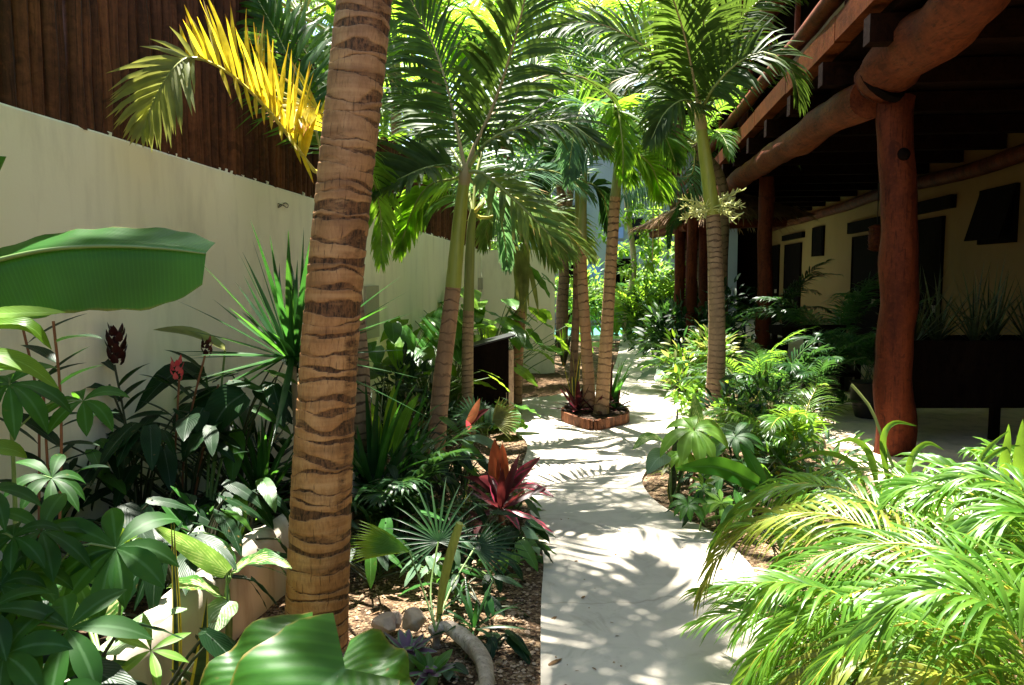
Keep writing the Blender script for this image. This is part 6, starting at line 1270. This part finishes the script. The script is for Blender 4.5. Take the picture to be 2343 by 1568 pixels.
# bright little areca and strap plants behind
arecaclump('areca_palm', 'small bright areca with comb like fronds between flowering palm foot and crooked post', G(1800, 1085), 12, 1.15, .28, .022, 220, ('rachis_yel', 'areca'), (78, 40), (60, 100), 30, None, 60, 240, 'palm', .1)
rosette('strap_plant', 'sunlit clump of pale narrow leaves below the comb fronds at the terrace edge', 'lily', G(1790, 1110), 26, .42, .035, 'broad', 'lance', (85, 25), .7, 221, .1, None, 2, .3, mats2='ear_blue')
rosette('strap_plant', 'green glossy narrow leaved clump beside the flowering palm, nearer the terrace', 'lily', G(1735, 1060), 26, .5, .035, 'strap', 'strap', (85, 25), .8, 222, .08, None, 2, .3, mats2='broad')
shrub('shrub', 'low bushy plant with many small sunlit leaves right of the flowering palm foot', 'shrub', G(1720, 1040), .4, .35, .55, 380, .13, .04, 'broad', 223, 'lance', mats=['broad', 'broad_dark'])
shrub('shrub', 'low leafy plant on the soil in front of the terrace floor, under the comb fronds', 'shrub', G(1830, 1120), .38, .3, .42, 320, .13, .035, 'broad', 224, 'lance', mats=['broad', 'ear_blue'])
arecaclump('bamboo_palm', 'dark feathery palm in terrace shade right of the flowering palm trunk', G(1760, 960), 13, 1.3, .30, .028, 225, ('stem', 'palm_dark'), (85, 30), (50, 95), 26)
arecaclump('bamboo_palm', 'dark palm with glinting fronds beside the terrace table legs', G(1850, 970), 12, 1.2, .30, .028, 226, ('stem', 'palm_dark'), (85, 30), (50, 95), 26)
arecaclump('bamboo_palm', 'half lit feathery palm close behind the flowering palm trunk', G(1700, 930), 13, 1.2, .30, .024, 227, ('rachis', 'palm'), (85, 30), (50, 95), 28)
rosette('strap_plant', 'tuft of thin bright arching blades in shade right of the flowering palm trunk', 'lily', G(1710, 985), 30, .6, .018, 'strap', 'strap', (85, 30), 1.0, 228, .15, None, 2, .3, mats2='olive')
# left of the flowering palm
petioled('monstera', 'split leaf plant with one pale bluish leaf beside the path before the shelter', 'monstera', G(1562, 895), 12, .62, .45, .34, 'ear_blue', 'heart', (85, 35), 230, .7, None, 'stem', .12, .03, .1, .15, 'broad')
shrub('shrub', 'bushy sunlit shrub with olive drooping tips overhanging the path before the flowering palm', 'shrub', G(1592, 908), .42, .4, .72, 560, .17, .05, 'broad', 231, 'lance', mats=['broad', 'broad_lime', 'olive'])
shrub('shrub', 'low green shrub at the foot of the flowering palm on its path side', 'shrub', G(1590, 945), .35, .3, .45, 360, .12, .045, 'broad', 232, 'ovate', mats=['broad', 'broad_lime'])
arecaclump('fern', 'feathery fern with light green fronds just left of the flowering palm trunk', G(1600, 885), 14, .95, .20, .026, 233, ('stem', 'palm_lime'), (80, 25), (50, 90), 24, cat='fern')
arecaclump('fern', 'darker fern between the shelter posts and the flowering palm', G(1590, 850), 14, 1.1, .22, .026, 234, ('stem', 'palm'), (80, 25), (50, 90), 24, cat='fern')
t = thing('ochre_pot', 'small ochre pot glimpsed among dark leaves below the shelter posts', 'pot', G(1583, 838)); q = G(1583, 838); mb = MB(); mb.tube([q + Z * z for z in (0, .05, .2, .34, .40, .42)], [.10, .13, .17, .15, .13, .15], 18); mb.build('pot', M['pot'], t); R = random.Random(5)
mb = MB()
for i in range(14): a = R.random() * 6.28; d = V((math.cos(a) * .6, math.sin(a) * .6, 1)).normalized(); mb.blade(q + Z * .4, d, nface(d, V((0, -1, .6))), R.uniform(.3, .5), .06, 'lance', .7, 7, 2, .2, rnd=R.random())
mb.build('foliage', M['broad_dark'], t)
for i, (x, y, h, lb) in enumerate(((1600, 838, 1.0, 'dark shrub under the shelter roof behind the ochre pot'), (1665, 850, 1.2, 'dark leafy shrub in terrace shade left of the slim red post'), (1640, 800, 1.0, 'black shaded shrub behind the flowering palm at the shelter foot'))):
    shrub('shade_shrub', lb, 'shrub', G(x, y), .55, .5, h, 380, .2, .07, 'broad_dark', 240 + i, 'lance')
# terrace plants
def potted(label, x, y_, z, ph, pr, seed, n=12, Lr=1.4, **k):
    t = thing('potted_palm', label, 'potted palm', (x, y_, .03)); mb = MB(); mb.tube([V((x, y_, z_)) for z_ in (.032, .06, ph * .6, ph, ph + .02)], [pr * .7, pr * .75, pr, pr * .95, pr * 1.05], 18); mb.build('pot', M['pot_dark'], t)
    R = random.Random(seed)
    for i in range(n): frond_part(t, arc(V((x + R.uniform(-.08, .08), y_ + R.uniform(-.08, .08), ph)), i * 137.5 + R.uniform(-20, 20), lerp(85, 40, (i * .618) % 1), Lr * R.uniform(.75, 1.1), R.uniform(55, 100), 9, 1.5), R, .36, .03, 26, ('stem_dark', 'palm_dark'), start=.25, rr=.006)
potted('dark potted palm on the terrace with fronds spread against the house wall and door', 4.35, 10.6, 0, .45, .22, 250, 15, 1.6)
potted('dark potted palm at the back of the terrace, beside the slim red post', 4.75, 14.5, 0, .4, .22, 251, 13, 1.7)
potted('low potted palm in black shade behind the crooked post', 3.9, 8.6, 0, .4, .2, 252, 12, 1.1)
for i, (x, y) in enumerate(((3.85, 7.6), (4.13, 7.72), (4.42, 7.58), (4.68, 7.74), (4.95, 7.6), (5.2, 7.7))):
    rosette('spiky_plant', 'spiky dark leaved plant growing in the black terrace planter box', 'potted plant', V((x, y, .915)), 34, .8, .026, 'snake_dark', 'sword', (89, 40), .35, 260 + i, 0, 'spiky plants in the terrace planter box', 2, .3, st=6, lj=(.45, 1.1))
# ------------------------------------------------------------------ foliage beyond: palms, trees, bushes
def copy_tree(o, loc, rz, sc, label=None, group=None):
    c = o.copy(); COL.objects.link(c); c.location = loc; c.rotation_euler = (0, 0, rz); c.scale = (sc, sc, sc)
    if label: c['label'] = label
    if group: c['group'] = group
    for ch in o.children:
        d = ch.copy(); COL.objects.link(d); d.parent = c
    return c
R = random.Random(300); FM = []
for i, (el, bd, Lr, L, mt) in enumerate(((75, 55, 2.3, .62, 'palm'), (55, 80, 2.4, .66, 'palm_lime'), (35, 85, 2.3, .62, 'palm_lime'), (12, 85, 2.2, .58, 'palm_lime'), (-10, 70, 2.0, .5, 'palm_dark'), (45, 95, 2.4, .64, 'palm_lime'))):
    mb = MB(); frond(mb, arc((0, 0, 0), 0, el, Lr, bd, 9, 1.4, 14), L, .046, 40, R, start=.16, rr=.02, droop=.5)
    me = mb.build('frond', [M['rachis'], M[mt]]); FM.append(me.data); bpy.data.objects.remove(me)
def protopalm(h, label, lean=.3, seed=0, mat='ring_far', n=15, r=.085):
    R = random.Random(seed); t = thing('garden_palm', label, 'palm', (0, 0, 0), 'tall palms crowding the garden beyond the path'); top = V((lean, 0, h))
    ringtrunk(t, [V((0, 0, -.1)), V((lean * .3, 0, h * .5)), top], r * 1.15, r * .8, mat, 40, 12, 1.3)
    mb = MB(); mb.tube([top - Z * .05, top + Z * .3, top + Z * .62], [r * .85, r * .8, r * .45], 10); mb.build('crownshaft', M['shaft_dull'], t)
    c = top + Z * .6
    for i in range(n):
        k = [0, 5, 1, 2, 3, 5, 1, 3, 4, 2, 5][i % 11]; o = bpy.data.objects.new('frond', FM[k]); COL.objects.link(o); o.parent = t; o.location = c; o.rotation_euler = (R.uniform(-.25, .25), R.uniform(-.1, .1), i * 2.39996 + R.uniform(-.3, .3)); q = R.uniform(.85, 1.15); o.scale = (q, q, q)
    return t
spots = [  # x, y(px of crown), depth, scale
 (905, 110, 12.0, 1.2, 'palm with lime fronds bursting out right beside the thick trunk, over the fence'),
 (1000, 40, 12.5, 1.1, 'palm whose backlit crown tops the slim leaning palm'),
 (1150, 180, 13.5, 1.0, 'palm with dense backlit fronds above the sign box'),
 (1260, 60, 15.0, 1.1, 'tall palm whose crown shows in the gap over the island planter, with blue sky chinks'),
 (1440, 110, 14.5, 1.1, 'palm with fronds meeting the flowering palm crown overhead'),
 (1500, 290, 17.0, .95, 'palm with low crown before the shelter roof'),
 (960, 250, 14.5, 1.0, 'palm behind the fence between thick trunk and slim palm'),
 (690, 40, 7.6, .9, 'palm rising over the fence beside the yellow frond'),
 (1600, 60, 17.0, 1.1, 'palm crown behind the flowering palm top'),
 (830, 60, 12.0, 1.1, 'palm crown directly behind the thick trunk top'),
 (1360, 20, 20.0, 1.2, 'tallest palm at the pool, seen through the upper leaf gap'),
]
proto = None; R = random.Random(310)
for i, (x, y, d, sc, lb) in enumerate(spots):
    c = P(x, y, d); h = max(2.2, c.z - .6 * sc)
    bx = {1260: 1245, 1440: 1640, 1500: 1600, 1360: 1282, 1150: 1180}.get(x, x + R.uniform(-20, 20)); bX = P(bx, 600, d).x
    o = protopalm(h / sc, lb, (c.x - bX) / sc, 320 + i, n=8 + i % 2, r=.085 / sc ** .5)
    o.location = (bX, c.y, 0); o.scale = (sc, sc, sc)
# coconut frond hanging dark in front of the grey house wall
t = thing('coconut_palm', 'palm with one long dark comb like frond hanging before the pale far house', 'palm', (3.6, 13.2, 0)); R = random.Random(330)
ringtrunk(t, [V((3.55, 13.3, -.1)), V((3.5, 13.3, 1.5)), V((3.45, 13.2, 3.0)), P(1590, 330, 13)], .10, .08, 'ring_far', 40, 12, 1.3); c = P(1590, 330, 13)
frond_part(t, [c, P(1585, 395, 12.6), P(1560, 405, 12.3), P(1510, 400, 12.0), P(1460, 418, 11.8), P(1425, 450, 11.7)], R, .75, .035, 60, ('rachis_tan', 'palm_blue'), up=(0, -.3, 1), droop=1.6, a0=80, a1=60, lift=-.2, start=.2)
frond_part(t, [c, P(1590, 430, 12.8), P(1560, 480, 12.6), P(1535, 520, 12.6), P(1530, 560, 12.6)], R, .3, .03, 40, ('stem_dark', 'palm_dark'), up=(0, -1, .5), droop=.6)
frond_part(t, [c, P(1560, 330, 12.6), P(1520, 340, 12.4), P(1480, 400, 12.2)], R, .5, .035, 40, ('rachis', 'palm'), up=(0, -1, .5), droop=.8)
auto_fronds(t, c, R, 8, 1.8, .5, .035, (70, 10), (60, 95), 30, 360, 36, ('rachis', 'palm'))
mb = MB()
for (x, y, w, hh, d, n) in ((1543, 320, 30, 160, 12.4, 160), (1482, 380, 24, 80, 12.9, 100)):
    for i in range(n):
        a_ = P(x + R.uniform(-w, w) * .6, y - hh * .5 + R.uniform(0, hh * .35), d + R.uniform(-.1, .1)); q = [a_]
        for k in range(4): a_ = a_ + V((R.uniform(-.03, .03), R.uniform(-.03, .03), -hh * .2 * d / 1822 * R.uniform(.5, 1.2))); q.append(a_)
        mb.tube(q, .006, 3, 0, R.random(), False)
mb.build('dry_flower_stalk', M['thatch'], t)
for (x, y0, y1, d, nm) in ((1519, 330, 480, 9, 0), (1510, 345, 560, 9.4, 0), (1497, 320, 600, 9.6, 0)):
    mb = MB(); mb.tube([P(x, y0, d), P(x - 2, (y0 + y1) / 2, d), P(x - 4, y1, d)], .005, 4); mb.build('hanging_fibre', M['rachis_tan'], t)
# tall palm added behind the fence, its crown out of view, to shade the garden
t = thing('coconut_palm', 'tall palm behind the fence added so its overhead fronds shade the garden', 'palm', (-2.0, 8.6, 0)); R = random.Random(340)
q = [V((-2.0, 8.7, -.1)), V((-1.85, 8.65, 2.5)), V((-1.4, 8.6, 4.8)), V((-.75, 8.5, 6.9))]; ringtrunk(t, q, .13, .1, 'ring_far', 60, 14, 1.3)
auto_fronds(t, q[-1], R, 9, 2.5, .6, .045, (55, -5), (55, 90), 185, 200, 42, ('rachis', 'palm_shade'), rr=.022)
# leafy trees closing the view
TM = []
def leafcrown(rx, rz, ncl, npc, L, W, seed, mats):
    R = random.Random(seed); mb = MB()
    for i in range(ncl):
        a = R.random() * 6.283; z = R.uniform(-1, 1); q = math.sqrt(1 - z * z) * R.uniform(.5, 1) ; c = V((math.cos(a) * q * rx, math.sin(a) * q * rx, z * rz)); rr = R.uniform(.28, .6) * rx * .55; m = R.randrange(len(mats))
        for k in range(npc):
            o = V((R.gauss(0, 1), R.gauss(0, 1), R.gauss(0, .7))).normalized() * rr * R.random() ** .5; d = (o.normalized() + V((R.uniform(-.6, .6), R.uniform(-.6, .6), R.uniform(-.8, .2)))).normalized()
            mb.blade(c + o, d, nface(d, V((R.uniform(-.5, .5), R.uniform(-.5, .5), 1)).normalized()), L * R.uniform(.6, 1.2), W, 'ovate', .3, 3, 2, .2, mat=m if R.random() < .8 else R.randrange(len(mats)), rnd=R.random())
    return mb
def tree(label, x, y, h, rx, rz, seed, mats=('tree', 'tree_pale', 'tree_dark'), ncl=34, npc=48, L=.26, W=.11, cat='tree', name='leafy_tree'):
    t = thing(name, label, cat, (x, y, 0), 'leafy trees behind the palms'); R = random.Random(seed)
    mb = leafcrown(rx, rz, ncl, npc, L, W, seed, mats); mb.v = [v + V((x, y, h)) for v in mb.v]; mb.build('crown', [M[q] for q in mats], t)
    mb = MB(); mb.tube([V((x, y, -.1)), V((x + .1, y, h * .45)), V((x, y, h))], [.16, .13, .06], 10)
    for k in range(6):
        a = k * 1.05; mb.tube(catmull([V((x + .05, y, h * .5)), V((x + math.cos(a) * rx * .4, y + math.sin(a) * rx * .4, h * .75)), V((x + math.cos(a) * rx * .75, y + math.sin(a) * rx * .75, h + R.uniform(-.3, .5) * rz))], 7), [.07, .06, .05, .04, .03, .02, .012], 7)
    mb.build('trunk', M['twig'], t)
tree('broad bright green tree crown closing the view above the pool between the palms', 4.0, 36.0, 9.5, 4.6, 3.2, 401, L=.4, W=.17)
tree('dark leafy tree past the far wall corner beyond the slim palms', -1.2, 19.5, 5.6, 3.2, 2.2, 402)
tree('pale backlit tree glowing high behind the thick trunk', -4.6, 15.0, 6.4, 3.2, 2.2, 403, ('tree_pale', 'tree', 'palm_lime'))
tree('leafy tree behind the flowering palm crown near the house corner', 7.2, 37.0, 12.5, 4.4, 3.6, 404, L=.4, W=.17)
tree('dense low tree beyond the fence behind the slim palm crowns', -2.8, 17.5, 3.9, 2.4, 1.5, 405, ('tree', 'tree_dark', 'tree_pale'))
tree('tall tree crown filling the sky gap over the island planter', -.5, 35.0, 11.0, 5.2, 3.6, 406, ('tree_pale', 'tree', 'palm_lime'), L=.4, W=.17)
tree('small dark tree beside the pool edge left of the planter stems', .2, 26.0, 3.6, 1.6, 1.2, 407, ('tree_dark', 'tree'), 30, 60, .2, .08)
# slender pale trunk tree by the pool
t = thing('slender_tree', 'slender tree with a pale crooked trunk and small bright leaves near the pool', 'tree', G(1432, 775)); b = G(1432, 775); mb = MB()
mb.tube(catmull([b, P(1436, 690, 18.6), P(1450, 625, 18.6), P(1447, 560, 18.6), P(1438, 500, 18.6), P(1430, 430, 18.6)], 20), [.09 - .002 * i for i in range(20)], 9, 0, .5, True, .15); mb.build('trunk', M['curb'], t)
mb = leafcrown(.9, .9, 22, 40, .16, .07, 410, ('tree', 'tree_pale')); q = P(1458, 545, 18.6); mb.v = [v + q for v in mb.v]; mb.build('crown', [M['tree'], M['tree_pale']], t)
# bushes by the pool and along the far path
arecaclump('areca_palm', 'bright lime areca clump glowing beside the shelter posts', G(1512, 790), 22, 2.4, .42, .045, 420, ('rachis', 'palm_lime'), (86, 40), (45, 85), 26, None, 0, 360, 'palm', .25)
arecaclump('areca_palm', 'lower bright areca clump at the path end before the pool', G(1472, 775), 16, 1.5, .36, .045, 421, ('rachis', 'palm_lime'), (80, 30), (50, 90), 24)
for i, (x, y, rx, h, mt, lb) in enumerate((
 (1500, 770, .8, 2.1, ['tree', 'tree_pale'], 'sunny bush rising in front of the pool house door'),
 (1480, 790, .55, .95, ['tree', 'tree_dark'], 'rounded grey green bush at the path bend before the shelter'),
 (1515, 800, .45, .65, ['broad_lime', 'tree_pale'], 'low lime bush at the path bend'),
 (1535, 830, .5, .8, ['tree_dark', 'broad_dark'], 'dark bush where the path bends round to the pool'),
 (1355, 765, .7, 1.7, ['tree', 'tree_pale'], 'green bush behind the planter stems by the pool edge'),
 (1310, 770, .6, 1.7, ['tree', 'tree_pale', 'tree_dark'], 'bush with yellow tips just past the far wall corner'),
 (1470, 768, .5, 1.3, ['tree', 'broad'], 'leafy bush beside the pale crooked trunk'))):
    shrub('bush', lb, 'bush', G(x, y), rx, rx, h, 520, .24, .085, 'tree', 430 + i, 'ovate', 'bushes by the pool', mats=mt, clump=14)
for i, (x, y, lb) in enumerate(((1392, 775, 'banana like plant with wide leaves between the planter stems and the pool'), (1440, 778, 'big leaved plant on a stout foot in front of the turquoise pool'))):
    petioled('big_leaf_plant', lb, 'plant', G(x, y), 12, 1.3, .75, .36, 'broad', 'heart', (88, 45), 440 + i, .8, None, 'stem', .15, .02, .1, .12, 'broad_lime', sr=.02)
t = thing('bare_trunk', 'dark rough bare trunk just past the end of the far wall', 'tree', G(1288, 800)); b = G(1288, 800); mb = MB(); mb.tube(catmull([b - Z * .1, P(1286, 720, 16.6), P(1290, 600, 16.6), P(1284, 450, 16.6), P(1280, 330, 16.6)], 24), [.13 - .002 * i for i in range(24)], 10, 0, .5, True, .2); mb.build('trunk', M['ring_far'], t)
mb = leafcrown(1.3, 1.0, 30, 50, .22, .09, 450, ('tree', 'tree_dark')); q = P(1270, 300, 16.6); mb.v = [v + q for v in mb.v]; mb.build('crown', [M['tree'], M['tree_dark']], t)
# far-off greenery that closes the horizon
mb = MB(); R = random.Random(460)
for i in range(9000):
    a = R.uniform(-1.35, 1.35); d_ = R.uniform(36, 44); x, y = math.sin(a) * d_, math.cos(a) * d_; z = R.uniform(0, 7.5) * (.75 + .35 * noise.noise((a * 6, 0, 0))); dd = V((R.uniform(-1, 1), R.uniform(-1, .2), R.uniform(-.6, .6))).normalized()
    mb.blade((x, y, z), dd, nface(dd, V((0, -1, .7))), R.uniform(.5, .9), .4, 'ovate', .3, 3, 2, .2, mat=R.randrange(2), rnd=R.random())
tag(mb.build('treeline', [M['tree'], M['tree_dark']]), 'far mass of trees closing the horizon behind the houses', kind='stuff')
# ------------------------------------------------------------------ light, sky, camera
EL, AX, AY = 69.0, -.27, .96
sd = V((AX, AY, 0)).normalized(); sun_v = V((sd.x * math.cos(rad(EL)), sd.y * math.cos(rad(EL)), math.sin(rad(EL))))
ld = bpy.data.lights.new('sun', 'SUN'); ld.energy = 5.0; ld.angle = rad(.5); ld.color = (1, .95, .86)
lo = bpy.data.objects.new('sun', ld); COL.objects.link(lo); lo.rotation_euler = (-sun_v).to_track_quat('-Z', 'Y').to_euler()
w = bpy.data.worlds.new('World'); SC.world = w; w.use_nodes = True; n = w.node_tree.nodes; n.clear()
sky = n.new('ShaderNodeTexSky'); sky.sky_type = 'NISHITA'; sky.sun_disc = False; sky.sun_elevation = rad(EL); sky.sun_rotation = math.atan2(sd.x, sd.y); sky.air_density = 1.2; sky.dust_density = 1.5
bg = n.new('ShaderNodeBackground'); bg.inputs['Strength'].default_value = .053; wo = n.new('ShaderNodeOutputWorld')
w.node_tree.links.new(sky.outputs[0], bg.inputs[0]); w.node_tree.links.new(bg.outputs[0], wo.inputs[0])
cd = bpy.data.cameras.new('camera'); cd.sensor_width = 36; cd.lens = 36 * 1822 / 2343.0; cd.clip_end = 500; cd.clip_start = .05
co = bpy.data.objects.new('camera', cd); COL.objects.link(co); co.location = (0, 0, CAMZ); co.rotation_euler = (math.pi / 2 - PITCH, 0, 0); SC.camera = co
vs_ = SC.view_settings; vs_.view_transform = 'Standard'; vs_.look = 'None'; vs_.exposure = 2.75; vs_.gamma = 1; vs_.use_curve_mapping = False
cy = SC.cycles; cy.max_bounces = 8; cy.diffuse_bounces = 2; cy.glossy_bounces = 2; cy.transmission_bounces = 4; cy.use_denoising = True; cy.denoiser = 'OPENIMAGEDENOISE'; cy.sample_clamp_indirect = 6; cy.caustics_reflective = False; cy.caustics_refractive = False
